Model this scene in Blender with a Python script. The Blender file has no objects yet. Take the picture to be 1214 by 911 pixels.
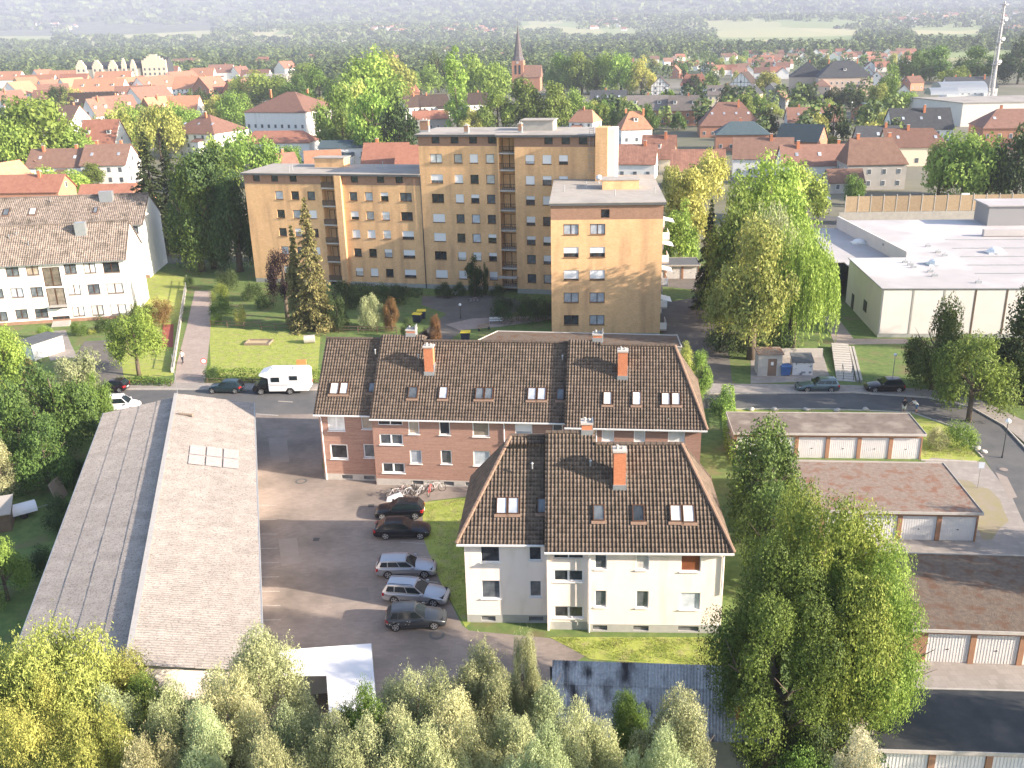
import bpy, bmesh, math, random
import numpy as np
from mathutils import Vector, Matrix
R_ = math.radians
scn = bpy.context.scene
COL = scn.collection
# ---------------------------------------------------------------- camera, sky, sun, exposure
F = 1130.0; CX, CY = 607.0, 455.5; CH = 38.0
_d = np.array([78, 3075, F]); _d /= np.linalg.norm(_d)
_f = np.array([0, 0, 1.0]); _f = _f - _d * (_f @ _d); _f /= np.linalg.norm(_f)
_r = np.cross(_d, _f)
if _r[0] < 0: _r = -_r
RM = np.stack([_r, _f, -_d])
def P(px, py, z=0.0):                       # where the line of sight through a pixel of the photograph meets height z
    w = RM @ np.array([px - CX, py - CY, F]); t = (z - CH) / w[2]
    return Vector((w[0] * t, w[1] * t, z))
def PY(px, py, Y):
    w = RM @ np.array([px - CX, py - CY, F]); t = Y / w[1]
    return Vector((w[0] * t, Y, CH + w[2] * t))
def HT(px, py, g):                          # height above ground point g of a pixel
    w = RM @ np.array([px - CX, py - CY, F]); t = (w[0] * g[0] + w[1] * g[1]) / (w[0] ** 2 + w[1] ** 2)
    return CH + w[2] * t
cam = bpy.data.cameras.new("camera"); cam.sensor_width = 36; cam.lens = 36 * F / 1214
cam.clip_start = 0.5; cam.clip_end = 60000
co = bpy.data.objects.new("camera", cam); COL.objects.link(co); scn.camera = co
m = Matrix([[RM[i][0], -RM[i][1], -RM[i][2], 0] for i in range(3)] + [[0, 0, 0, 1]])
co.matrix_world = Matrix.Translation((0, 0, CH)) @ m
SUN_EL, SUN_AZ = R_(20.5), math.atan2(0.940, -0.342)     # azimuth clockwise from +Y
wd = bpy.data.worlds.new("World"); scn.world = wd; wd.use_nodes = True
nt = wd.node_tree; bg = nt.nodes["Background"]
sk = nt.nodes.new("ShaderNodeTexSky"); sk.sky_type = 'NISHITA'; sk.sun_disc = False
sk.sun_elevation = SUN_EL; sk.sun_rotation = SUN_AZ; sk.altitude = 100; sk.dust_density = 1.6
nt.links.new(sk.outputs[0], bg.inputs[0]); bg.inputs[1].default_value = 0.118
sl = bpy.data.lights.new("sun", 'SUN'); sl.energy = 5.0; sl.angle = R_(0.6); sl.color = (1.0, 0.85, 0.685)
so = bpy.data.objects.new("sun", sl); COL.objects.link(so)
SD = Vector((math.sin(SUN_AZ) * math.cos(SUN_EL), math.cos(SUN_AZ) * math.cos(SUN_EL), math.sin(SUN_EL)))
so.rotation_euler = SD.to_track_quat('Z', 'Y').to_euler(); so.location = SD * 300
vs = scn.view_settings; vs.view_transform = 'Standard'; vs.look = 'None'; vs.exposure = 1.7; vs.gamma = 1
scn.cycles.max_bounces = 6; scn.cycles.diffuse_bounces = 3; scn.cycles.transparent_max_bounces = 8
scn.cycles.volume_bounces = 0; scn.cycles.use_denoising = True
rnd = random.Random(7)
# ---------------------------------------------------------------- materials
MATS = {}
def _n(nt, t, **k):
    n = nt.nodes.new(t)
    for a, b in k.items():
        if a.startswith('i_'): n.inputs[a[2:].replace('_', ' ')].default_value = b
        else: setattr(n, a, b)
    return n
def mat(name, c1, c2=None, scale=1.0, rough=0.85, bump=0.0, bscale=None, c3=None, s3=0.15, t3=(0.5, 0.7), metal=0.0, spec=0.3,
        stretch=(1, 1, 1), rnd_v=0.0, kind=None, world=False, detail=6, trans=0.0, kp=None, coat=0.0, st3=None, vattr=0.0):
    if name in MATS: return MATS[name]
    m = bpy.data.materials.new(name); m.use_nodes = True; nt = m.node_tree; L = nt.links.new
    b = nt.nodes["Principled BSDF"]; b.inputs["Roughness"].default_value = rough; b.inputs["Metallic"].default_value = metal
    b.inputs["Specular IOR Level"].default_value = spec
    if coat: b.inputs["Coat Weight"].default_value = coat; b.inputs["Coat Roughness"].default_value = 0.08
    if c2 is None and not rnd_v and kind is None and not bump:
        b.inputs["Base Color"].default_value = (*c1, 1); MATS[name] = m; return m
    tc = _n(nt, "ShaderNodeTexCoord"); src = tc.outputs["Object"]
    if world: g = _n(nt, "ShaderNodeNewGeometry"); src = g.outputs["Position"]
    mp = _n(nt, "ShaderNodeMapping"); mp.inputs["Scale"].default_value = stretch; L(src, mp.inputs[0]); src2 = mp.outputs[0]
    no = _n(nt, "ShaderNodeTexNoise"); no.inputs["Scale"].default_value = scale; no.inputs["Detail"].default_value = detail
    no.inputs["Roughness"].default_value = 0.65; L(src2, no.inputs["Vector"])
    ramp = _n(nt, "ShaderNodeMapRange"); ramp.inputs[1].default_value = 0.32; ramp.inputs[2].default_value = 0.68
    L(no.outputs[0], ramp.inputs[0])
    mx = _n(nt, "ShaderNodeMix", data_type='RGBA'); mx.inputs[6].default_value = (*c1, 1); mx.inputs[7].default_value = (*(c2 or c1), 1)
    L(ramp.outputs[0], mx.inputs[0]); colo = mx.outputs[2]
    hgt = no.outputs[0]
    if c3 is not None:
        n3 = _n(nt, "ShaderNodeTexNoise"); n3.inputs["Scale"].default_value = s3; n3.inputs["Detail"].default_value = 5; (mp3 := _n(nt, "ShaderNodeMapping")); mp3.inputs["Scale"].default_value = st3 or (1, 1, 1); L(src, mp3.inputs[0]); L(mp3.outputs[0], n3.inputs["Vector"])
        r3 = _n(nt, "ShaderNodeMapRange"); r3.inputs[1].default_value = t3[0]; r3.inputs[2].default_value = t3[1]; L(n3.outputs[0], r3.inputs[0])
        m3 = _n(nt, "ShaderNodeMix", data_type='RGBA'); m3.inputs[7].default_value = (*c3, 1); L(colo, m3.inputs[6]); L(r3.outputs[0], m3.inputs[0]); colo = m3.outputs[2]
    if kind in ('brick', 'pave', 'tile'):
        kp = kp or (0.25, 0.075, 0.02, (0.6, 0.6, 0.6), 0.6)   # length, height, mortar, mortar tint factor colour, strength
        sx = _n(nt, "ShaderNodeSeparateXYZ"); L(tc.outputs["Object"] if not world else src, sx.inputs[0])
        cb = _n(nt, "ShaderNodeCombineXYZ")
        if kind == 'brick':
            ad = _n(nt, "ShaderNodeMath", operation='ADD'); L(sx.outputs[0], ad.inputs[0]); L(sx.outputs[1], ad.inputs[1])
            L(ad.outputs[0], cb.inputs[0]); L(sx.outputs[2], cb.inputs[1])
        elif kind == 'tile':
            ad = _n(nt, "ShaderNodeMath", operation='ADD'); L(sx.outputs[1], ad.inputs[0]); L(sx.outputs[2], ad.inputs[1])
            L(sx.outputs[0], cb.inputs[0]); L(ad.outputs[0], cb.inputs[1])
        else:
            L(sx.outputs[0], cb.inputs[0]); L(sx.outputs[1], cb.inputs[1])
        bt = _n(nt, "ShaderNodeTexBrick"); bt.inputs["Scale"].default_value = 1.0
        bt.inputs["Brick Width"].default_value = kp[0]; bt.inputs["Row Height"].default_value = kp[1]; bt.inputs["Mortar Size"].default_value = kp[2]
        bt.inputs["Color1"].default_value = (1, 1, 1, 1); bt.inputs["Color2"].default_value = (.72, .72, .72, 1); bt.inputs["Mortar"].default_value = (*kp[3], 1)
        L(cb.outputs[0], bt.inputs[0])
        mm = _n(nt, "ShaderNodeMix", data_type='RGBA', blend_type='MULTIPLY'); mm.inputs[0].default_value = kp[4]
        L(colo, mm.inputs[6]); L(bt.outputs[0], mm.inputs[7]); colo = mm.outputs[2]
    if vattr:
        at = _n(nt, "ShaderNodeAttribute", attribute_name="v"); mv = _n(nt, "ShaderNodeMapRange"); mv.inputs[3].default_value = 1 - vattr; mv.inputs[4].default_value = 1 + vattr; L(at.outputs["Fac"], mv.inputs[0])
        hv0 = _n(nt, "ShaderNodeHueSaturation"); L(mv.outputs[0], hv0.inputs["Value"]); L(colo, hv0.inputs["Color"]); colo = hv0.outputs[0]
    if rnd_v:
        oi = _n(nt, "ShaderNodeObjectInfo"); hv = _n(nt, "ShaderNodeHueSaturation"); mr = _n(nt, "ShaderNodeMapRange")
        mr.inputs[3].default_value = 1 - rnd_v; mr.inputs[4].default_value = 1 + rnd_v; L(oi.outputs["Random"], mr.inputs[0])
        L(mr.outputs[0], hv.inputs["Value"]); L(colo, hv.inputs["Color"]); colo = hv.outputs[0]
    L(colo, b.inputs["Base Color"])
    if bump:
        bn = _n(nt, "ShaderNodeBump"); bn.inputs["Strength"].default_value = min(bump, 1); bn.inputs["Distance"].default_value = 0.05 * bump
        if bscale:
            n4 = _n(nt, "ShaderNodeTexNoise"); n4.inputs["Scale"].default_value = bscale; n4.inputs["Detail"].default_value = 4; L(src2, n4.inputs["Vector"]); hgt = n4.outputs[0]
        L(hgt, bn.inputs["Height"]); L(bn.outputs[0], b.inputs["Normal"])
    MATS[name] = m; return m
def leafmat(name, dark, light, tr=0.35, hue=0.02, rough=0.6, val=0.22):
    if name in MATS: return MATS[name]
    m = bpy.data.materials.new(name); m.use_nodes = True; nt = m.node_tree; L = nt.links.new
    b = nt.nodes["Principled BSDF"]; b.inputs["Roughness"].default_value = rough; b.inputs["Specular IOR Level"].default_value = 0.25
    at = _n(nt, "ShaderNodeAttribute", attribute_name="v"); mx = _n(nt, "ShaderNodeMix", data_type='RGBA')
    mx.inputs[6].default_value = (*dark, 1); mx.inputs[7].default_value = (*light, 1); L(at.outputs["Fac"], mx.inputs[0])
    oi = _n(nt, "ShaderNodeObjectInfo"); hs = _n(nt, "ShaderNodeHueSaturation")
    r1 = _n(nt, "ShaderNodeMapRange"); r1.inputs[3].default_value = 0.5 - hue; r1.inputs[4].default_value = 0.5 + hue; L(oi.outputs["Random"], r1.inputs[0]); L(r1.outputs[0], hs.inputs["Hue"])
    ml = _n(nt, "ShaderNodeMath", operation='MULTIPLY'); ml.inputs[1].default_value = 7.31; L(oi.outputs["Random"], ml.inputs[0])
    fr = _n(nt, "ShaderNodeMath", operation='FRACT'); L(ml.outputs[0], fr.inputs[0])
    r2 = _n(nt, "ShaderNodeMapRange"); r2.inputs[3].default_value = 1 - val; r2.inputs[4].default_value = 1 + val; L(fr.outputs[0], r2.inputs[0]); L(r2.outputs[0], hs.inputs["Value"])
    L(mx.outputs[2], hs.inputs["Color"]); L(hs.outputs[0], b.inputs["Base Color"])
    tb = _n(nt, "ShaderNodeBsdfTranslucent"); L(hs.outputs[0], tb.inputs[0]); ms = _n(nt, "ShaderNodeMixShader"); ms.inputs[0].default_value = tr
    L(b.outputs[0], ms.inputs[1]); L(tb.outputs[0], ms.inputs[2]); L(ms.outputs[0], nt.nodes["Material Output"].inputs[0])
    MATS[name] = m; return m
def glass(name, c, rough=0.08, spec=0.9):
    return mat(name, c, rough=rough, spec=spec)
# ---------------------------------------------------------------- mesh building
class MB:
    def __init__(s): s.v = []; s.f = []; s.mi = []; s.cur = 0
    def mat(s, i): s.cur = i; return s
    def poly(s, pts):
        b = len(s.v); s.v += [tuple(p) for p in pts]; s.f.append(tuple(range(b, b + len(pts)))); s.mi.append(s.cur); return s
    def grid_face(s, idx): s.f.append(tuple(idx)); s.mi.append(s.cur)
    def box(s, x0, x1, y0, y1, z0, z1):
        b = len(s.v)
        s.v += [(x0, y0, z0), (x1, y0, z0), (x1, y1, z0), (x0, y1, z0), (x0, y0, z1), (x1, y0, z1), (x1, y1, z1), (x0, y1, z1)]
        for f in ((0, 3, 2, 1), (4, 5, 6, 7), (0, 1, 5, 4), (1, 2, 6, 5), (2, 3, 7, 6), (3, 0, 4, 7)):
            s.f.append(tuple(b + i for i in f)); s.mi.append(s.cur)
        return s
    def hexa(s, p):          # 8 points, bottom 4 then top 4
        b = len(s.v); s.v += [tuple(q) for q in p]
        for f in ((0, 3, 2, 1), (4, 5, 6, 7), (0, 1, 5, 4), (1, 2, 6, 5), (2, 3, 7, 6), (3, 0, 4, 7)):
            s.f.append(tuple(b + i for i in f)); s.mi.append(s.cur)
        return s
    def prism(s, pts, z0, z1):       # plan polygon extruded
        n = len(pts); b = len(s.v)
        s.v += [(p[0], p[1], z0) for p in pts] + [(p[0], p[1], z1) for p in pts]
        s.f.append(tuple(b + n + i for i in range(n))); s.f.append(tuple(b + n - 1 - i for i in range(n))); s.mi += [s.cur] * 2
        for i in range(n): j = (i + 1) % n; s.f.append((b + i, b + j, b + n + j, b + n + i)); s.mi.append(s.cur)
        return s
    def extr(s, pts, axis, a0, a1):  # profile (2 coords) extruded along axis 'x' or 'y'
        n = len(pts); b = len(s.v)
        for a in (a0, a1): s.v += [((a, p[0], p[1]) if axis == 'x' else (p[0], a, p[1])) for p in pts]
        s.f.append(tuple(b + i for i in range(n))); s.f.append(tuple(b + 2 * n - 1 - i for i in range(n))); s.mi += [s.cur] * 2
        for i in range(n): j = (i + 1) % n; s.f.append((b + i, b + n + i, b + n + j, b + j)); s.mi.append(s.cur)
        return s
    def tube(s, p0, p1, r0, r1=None, n=8, caps=True):
        r1 = r0 if r1 is None else r1; p0 = Vector(p0); p1 = Vector(p1); d = (p1 - p0)
        if d.length < 1e-6: return s
        d.normalize(); a = d.cross(Vector((0, 0, 1)) if abs(d.z) < .95 else Vector((1, 0, 0))).normalized(); c = d.cross(a); b = len(s.v)
        for p, r in ((p0, r0), (p1, r1)):
            for k in range(n):
                t = 2 * math.pi * k / n; s.v.append(tuple(p + a * (r * math.cos(t)) + c * (r * math.sin(t))))
        for k in range(n): j = (k + 1) % n; s.f.append((b + k, b + j, b + n + j, b + n + k)); s.mi.append(s.cur)
        if caps: s.f.append(tuple(b + n - 1 - k for k in range(n))); s.f.append(tuple(b + n + k for k in range(n))); s.mi += [s.cur] * 2
        return s
    def path(s, pts, r, n=6):
        for i in range(len(pts) - 1):
            ra = r[i] if isinstance(r, (list, tuple)) else r; rb = r[i + 1] if isinstance(r, (list, tuple)) else r
            s.tube(pts[i], pts[i + 1], ra, rb, n)
        return s
    def ball(s, c, r, n=8, m=6, sz=1.0):
        b = len(s.v)
        for i in range(m + 1):
            th = math.pi * i / m
            for k in range(n): t = 2 * math.pi * k / n; s.v.append((c[0] + r * math.sin(th) * math.cos(t), c[1] + r * math.sin(th) * math.sin(t), c[2] + r * sz * math.cos(th)))
        for i in range(m):
            for k in range(n): j = (k + 1) % n; s.f.append((b + i * n + k, b + (i + 1) * n + k, b + (i + 1) * n + j, b + i * n + j)); s.mi.append(s.cur)
        return s
    def mesh(s, name, mats, smooth=False):
        me = bpy.data.meshes.new(name); me.from_pydata(s.v, [], s.f)
        for m in (mats if isinstance(mats, (list, tuple)) else [mats]): me.materials.append(m)
        if len(me.materials) > 1: me.polygons.foreach_set("material_index", s.mi)
        if smooth: me.shade_smooth()
        me.update(); return me
    def obj(s, name, mats, parent=None, loc=(0, 0, 0), rz=0.0, smooth=False, label=None, kind=None):
        return link(name, s.mesh(name, mats, smooth), parent, loc, rz, label, kind)
def link(name, me, parent=None, loc=(0, 0, 0), rz=0.0, label=None, kind=None):
    o = bpy.data.objects.new(name, me); COL.objects.link(o); o.parent = parent; o.location = loc; o.rotation_euler = (0, 0, rz)
    if label: o['label'] = label
    if kind: o['kind'] = kind
    return o
def thing(name, label, cat, loc=(0, 0, 0), rz=0.0, group=None, me=None):
    o = bpy.data.objects.new(name, me); COL.objects.link(o); o.location = loc; o.rotation_euler = (0, 0, rz)
    o['label'] = label; o['category'] = cat
    if group: o['group'] = group
    return o
def tag(o, label, cat, group=None):
    o['label'] = label; o['category'] = cat
    if group: o['group'] = group
    return o
def copy_tree(o, parent=None):
    c = o.copy(); COL.objects.link(c); c.parent = parent
    for ch in list(KIDS.get(o.name, [])) or [x for x in o.children]: copy_tree(ch, c)
    return c
KIDS = {}
def fastmesh(name, co, faces4, mats, v=None, smooth=False):
    """numpy quads -> mesh, with a per-face value 'v' (the leaf's own colour)"""
    me = bpy.data.meshes.new(name); nv, nf = len(co), len(faces4); k = faces4.shape[1]
    me.vertices.add(nv); me.vertices.foreach_set("co", co.astype(np.float32).ravel())
    me.loops.add(nf * k); me.loops.foreach_set("vertex_index", faces4.astype(np.int32).ravel())
    me.polygons.add(nf); me.polygons.foreach_set("loop_start", np.arange(0, nf * k, k, dtype=np.int32))
    for m in (mats if isinstance(mats, (list, tuple)) else [mats]): me.materials.append(m)
    if v is not None:
        a = me.attributes.new("v", 'FLOAT', 'FACE'); a.data.foreach_set("value", v.astype(np.float32))
    me.update(calc_edges=True); return me
# ---------------------------------------------------------------- building pieces
def wall(mb, o, u, W, Hh, holes=(), depth=0.12, top=None, ms=0):
    """upright wall from o along unit vector u (seen from outside, left to right); holes = (x, z, w, h); top = extra profile points above"""
    o = Vector(o); u = Vector((u[0], u[1], 0)).normalized(); n = Vector((u.y, -u.x, 0)); Z = Vector((0, 0, 1))
    xs = sorted({0, W, *[h[0] for h in holes], *[h[0] + h[2] for h in holes]}); zs = sorted({0, Hh, *[h[1] for h in holes], *[h[1] + h[3] for h in holes]})
    xs = [x for x in xs if -1e-6 <= x <= W + 1e-6]; zs = [z for z in zs if -1e-6 <= z <= Hh + 1e-6]
    mb.cur = ms
    for i in range(len(xs) - 1):
        run = None
        for j in range(len(zs) - 1):
            cx, cz = (xs[i] + xs[i + 1]) / 2, (zs[j] + zs[j + 1]) / 2
            hole = any(h[0] < cx < h[0] + h[2] and h[1] < cz < h[1] + h[3] for h in holes)
            if not hole and run is None: run = zs[j]
            if hole and run is not None:
                mb.poly([o + u * xs[i] + Z * run, o + u * xs[i + 1] + Z * run, o + u * xs[i + 1] + Z * zs[j], o + u * xs[i] + Z * zs[j]]); run = None
        if run is not None: mb.poly([o + u * xs[i] + Z * run, o + u * xs[i + 1] + Z * run, o + u * xs[i + 1] + Z * Hh, o + u * xs[i] + Z * Hh])
    for (x, z, w, h) in holes:
        a = o + u * x + Z * z; b = a + u * w; c = b + Z * h; d = a + Z * h; k = -n * depth
        for p, q in ((a, b), (b, c), (c, d), (d, a)): mb.poly([p, p + k, q + k, q])
    if top: mb.poly([o + u * p[0] + Z * p[1] for p in top])
    return mb
WCACHE = {}
def window(parent, o, u, x, z, w, h, st=None, depth=0.12, name='window'):
    """window unit set in a hole: frame mesh with panes as children"""
    u = Vector((u[0], u[1], 0)).normalized(); n = Vector((u.y, -u.x, 0)); st = st or {}
    fr = st.get('frame', 'white_frame'); nm = st.get('div', 1 if w < 1.25 else 2); pane = st.get('pane', 'pane_dark'); bl = st.get('blind', 0.0)
    ft = st.get('ft', 0.06); sill = st.get('sill', True)
    key = (round(w, 2), round(h, 2), fr, nm, pane, round(bl, 1), ft, sill, depth)
    if key not in WCACHE:
        mb = MB(); f = ft; dd = 0.05
        mb.box(0, w, 0, dd, 0, f).box(0, w, 0, dd, h - f, h).box(0, f, 0, dd, f, h - f).box(w - f, w, 0, dd, f, h - f)
        for k in range(1, nm): c = w * k / nm; mb.box(c - f * .7, c + f * .7, -0.005, dd, f, h - f)
        if sill: mb.box(-0.06, w + 0.06, -depth - 0.05, 0, -0.05, -0.004)
        me = mb.mesh('window', M[fr])
        pn = MB(); pn.box(f, w - f, 0.025, 0.04, f, h - f); pm = pn.mesh('pane', M[pane])
        bm = None
        if bl > 0: bb = MB(); bb.box(f * .3, w - f * .3, -0.03, -0.008, h - f - (h - 2 * f) * bl, h - f * .3); bm = bb.mesh('shutter', M[st.get('bmat', 'shutter_white')])
        WCACHE[key] = (me, pm, bm)
    me, pm, bm = WCACHE[key]
    loc = Vector(o) + u * x + Vector((0, 0, z)) - n * (depth - 0.05)
    wo = link(name, me, parent, loc, math.atan2(u.y, u.x))
    link('pane', pm, wo)
    if bm: link('shutter', bm, wo)
    return wo
def tiles(parent, A, B, C, D, matl, tw=0.30, th=0.35, hh=0.055, name='roof_tiles', flat=False):
    """pantiles over the trapezoid eave A-B, ridge D-C, real relief, joined"""
    A, B, C, D = map(Vector, (A, B, C, D)); u = (B - A).normalized(); n = u.cross(D - A).normalized(); 
    if n.z < 0: n = -n
    t = n.cross(u).normalized()
    if t.dot(D - A) < 0: t = -t
    T = (D - A).dot(t); sd = (D - A).dot(u); sc = (C - A).dot(u); W = (B - A).length
    rows = max(1, int(T / th)); th = T / rows
    prof = [(0, 0), (0.60, 0.0), (0.72, 1.0), (0.84, 1.0)]
    V = []; Q = []; vc = []
    for j in range(rows):
        t0, t1 = j * th, (j + 1) * th
        l0, l1 = sd * t0 / T, sd * t1 / T; r0, r1 = W + (sc - W) * t0 / T, W + (sc - W) * t1 / T
        lo, hi = min(l0, l1), max(r0, r1); k0, k1 = int(math.floor(lo / tw)), int(math.ceil(hi / tw))
        ss = [( (k + p[0]) * tw, p[1]) for k in range(k0, k1) for p in prof] + [(k1 * tw, 0)]
        ss = [s for s in ss if lo < s[0] < hi]; ss = [(lo, 0)] + ss + [(hi, 0)]
        b = len(V)
        for s, hgt in ss:
            z = hgt * hh; sa = min(max(s, l0), r0); sb = min(max(s, l1), r1); jit = rnd.uniform(-.004, .004)
            V.append(A + u * sa + t * t0 + n * (0.0)); V.append(A + u * sa + t * (t0 - 0.02) + n * (z + 0.006 + jit)); V.append(A + u * sb + t * t1 + n * (z + jit))
        for i in range(len(ss) - 1):
            a = b + 3 * i; c = a + 3; Q.append((a, c, c + 1, a + 1)); Q.append((a + 1, c + 1, c + 2, a + 2)); tv = math.sin(math.floor(ss[i][0] / tw + 1e-4) * 12.9898 + j * 78.233) * 43758.5; tv -= math.floor(tv); vc += [tv, tv]
    me = fastmesh(name, np.array([tuple(v) for v in V]), np.array(Q), matl, np.array(vc))
    return link(name, me, parent, kind='stuff' if parent else None)
def ridge(parent, pts, matl, r=0.13, name='ridge_tiles'):
    mb = MB()
    for i in range(len(pts) - 1):
        a, b = Vector(pts[i]), Vector(pts[i + 1]); n = max(1, int((b - a).length / 0.4))
        for k in range(n):
            p = a.lerp(b, k / n); q = a.lerp(b, (k + 1) / n); mb.tube(p, q, r * 1.12, r * .92, 7)
    return mb.obj(name, matl, parent, kind='stuff')
def chimney(parent, x, y, z0, z1, w=0.7, d=0.7, matl=None, cap=True, name='chimney', rz=0, label=None):
    mb = MB(); mb.box(-w / 2, w / 2, -d / 2, d / 2, z0, z1)
    if cap:
        mb.cur = 1; mb.box(-w / 2 - .07, w / 2 + .07, -d / 2 - .07, d / 2 + .07, z1 + .003, z1 + .12)
        mb.tube((-w * .2, 0, z1 + .12), (-w * .2, 0, z1 + .38), .1, .09, 8); mb.tube((w * .22, 0, z1 + .12), (w * .22, 0, z1 + .3), .1, .09, 8)
        mb.cur = 2; mb.box(-w / 2 - .05, w / 2 + .05, -d / 2 - .12, -d / 2 - .003, z0 - .25, z0 + .25).box(w / 2 + .003, w / 2 + .06, -d / 2, d / 2, z0 - .2, z0 + .9)
    return mb.obj(name, [matl or M['brick_orange'], M['concrete_light'], M['zinc']], parent, (x, y, 0), rz, label=label)
def on_plane(o, u, px, py):
    """pixel -> (x, z) on the upright plane through o along u"""
    o = Vector(o); u = Vector((u[0], u[1], 0)).normalized(); n = Vector((u.y, -u.x, 0))
    w = Vector(RM @ np.array([px - CX, py - CY, F])); c = Vector((0, 0, CH)); t = (o - c).dot(n) / w.dot(n); p = c + w * t
    return (p - o).dot(u), p.z
def on_roof(A, u, t, px, py):
    """pixel -> (s, t) on a sloped plane through A with in-plane axes u, t"""
    A = Vector(A); u = Vector(u).normalized(); t = Vector(t).normalized(); n = u.cross(t)
    w = Vector(RM @ np.array([px - CX, py - CY, F])); c = Vector((0, 0, CH)); k = (A - c).dot(n) / w.dot(n); p = c + w * k
    return (p - A).dot(u), (p - A).dot(t)
class Frame:      # a building's own axes: x along the front, y to the back
    def __init__(s, o, ang): s.o = Vector((o[0], o[1], 0)); s.a = ang; s.u = Vector((math.cos(ang), math.sin(ang), 0)); s.v = Vector((-math.sin(ang), math.cos(ang), 0))
    def loc(s, p): d = Vector(p) - s.o; return Vector((d.dot(s.u), d.dot(s.v), p[2] if len(p) > 2 else 0))
    def w(s, x, y, z=0): return s.o + s.u * x + s.v * y + Vector((0, 0, z))
    def px(s, px, py, y=0.0):     # pixel -> local (x, z) on the plane at depth y
        return on_plane(s.w(0, y), s.u, px, py)
# ---------------------------------------------------------------- palette
M = {}
M['cream'] = mat('cream_render', (.85, .765, .69), (.88, .80, .735), 1.2, .9, .15, c3=(.64, .56, .47), s3=1.1, t3=(.52, .88), st3=(1, 1, .18))
M['cream_plinth'] = mat('grey_plinth_render', (.42, .42, .40), (.36, .36, .35), 2)
M['white_wall'] = mat('white_render', (.80, .78, .75), (.74, .73, .71), .8, .9, .1, c3=(.62, .61, .58), s3=.9, t3=(.55, .85), st3=(1, 1, .15))
M['brick_red'] = mat('red_brown_brick', (.28, .165, .13), (.37, .235, .19), 1.3, .9, .3, stretch=(.35, .35, 7), kind='brick', kp=(.25, .083, .012, (1.25, 1.2, 1.15), .75))
M['brick_orange'] = mat('orange_chimney_brick', (.46, .17, .085), (.54, .215, .115), 5, .9, .3, kind='brick', kp=(.24, .08, .012, (1.1, 1.1, 1.1), .7))
M['brick_yellow'] = mat('ochre_facing_brick', (.74, .455, .235), (.82, .525, .285), 1.2, .9, .2, c3=(.50, .30, .17), s3=.7, t3=(.48, .80), st3=(1, 1, .15), kind='brick', kp=(.25, .085, .012, (.8, .8, .8), .7))
M['brick_brown'] = mat('brown_facing_brick', (.30, .18, .125), (.36, .22, .155), 1.5, .9, .2, kind='brick', kp=(.25, .085, .012, (.85, .85, .85), .7))
M['plinth_conc'] = mat('plinth_concrete', (.36, .36, .34), (.28, .29, .28), 1.0, .9)
M['concrete'] = mat('concrete', (.40, .38, .35), (.32, .31, .29), 1.5, .9, .2)
M['concrete_light'] = mat('light_concrete', (.46, .43, .40), (.38, .36, .335), 2.5, .9, .2)
M['zinc'] = mat('zinc', (.42, .44, .46), (.36, .38, .40), 3, .45, metal=.6)
M['white_frame'] = mat('white_window_frame', (.82, .82, .82), rough=.45)
M['brown_frame'] = mat('dark_brown_window_frame', (.07, .035, .02), rough=.5)
M['grey_frame'] = mat('grey_frame', (.25, .25, .26), rough=.5)
M['metal_white'] = mat('white_painted_metal', (.75, .76, .77), rough=.35)
def panemat(name, c1, c2, sc=1.3):
    return mat(name, c1, c2, sc, .12, spec=.8, rnd_v=.35, detail=2)
M['pane_dark'] = panemat('dark_window_pane', (.012, .016, .02), (.05, .06, .07))
M['pane_mid'] = panemat('grey_window_pane', (.06, .075, .09), (.15, .17, .19))
M['pane_sky'] = panemat('sky_reflection_pane', (.30, .34, .40), (.48, .52, .58))  # pale blue of mirrored sky put into the pane colour
M['pane_pale'] = panemat('net_curtain_pane', (.50, .50, .49), (.70, .70, .68))
M['pane_brown'] = panemat('brown_blind_pane', (.20, .07, .035), (.26, .10, .05))
M['pane_warm'] = panemat('warm_curtain_pane', (.24, .20, .16), (.36, .31, .25))
M['pane_stair'] = panemat('stairwell_pane', (.10, .09, .075), (.20, .17, .14))  # brownish-grey reflection put into the glass colour
M['shutter_white'] = mat('white_roller_shutter', (.74, .74, .76), rough=.5)
M['tiles_brown'] = mat('brown_pantile', (.108, .082, .065), (.150, .115, .092), 1.6, .8, .3, c3=(.085, .072, .055), s3=.9, t3=(.55, .80), vattr=.25)
M['tiles_grey'] = mat('grey_brown_pantile', (.20, .165, .145), (.28, .235, .205), 1.4, .8, .3, c3=(.11, .095, .08), s3=.6, t3=(.50, .75), vattr=.25)
M['ridge_rust'] = mat('rusty_ridge_tile', (.25, .165, .12), (.20, .135, .10), 3, .8)
M['fibre_cement'] = mat('weathered_fibre_cement', (.42, .355, .325), (.56, .485, .45), 1.6, .95, .5, c3=(.17, .135, .12), s3=3.0, t3=(.56, .72), bscale=9, stretch=(1, 1, 1))
M['fibre_grey'] = mat('lichen_grey_fibre_cement', (.20, .215, .245), (.34, .35, .38), 2.2, .95, .5, c3=(.035, .035, .04), s3=.55, t3=(.48, .66), bscale=8)
M['roof_felt'] = mat('grey_roofing_felt', (.30, .275, .25), (.37, .345, .315), .9, .95, .2, c3=(.23, .215, .20), s3=.12)
M['roof_felt_dark'] = mat('dark_roofing_felt', (.085, .095, .105), (.12, .125, .13), .9, .9, .2)
M['roof_black'] = mat('black_bitumen', (.025, .03, .034), (.05, .052, .055), .7, .75, .3, c3=(.09, .085, .08), s3=.5, t3=(.55, .8))
M['roof_moss'] = mat('mossy_gravel_roof', (.19, .145, .115), (.27, .215, .18), 3.5, .95, .8, c3=(.21, .11, .075), s3=1.3, t3=(.50, .66), bscale=10)
M['roof_moss2'] = mat('brown_gravel_roof', (.10, .08, .065), (.17, .13, .10), 3, .95, .8, c3=(.12, .07, .045), s3=1.1, t3=(.5, .66), bscale=12)
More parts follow.
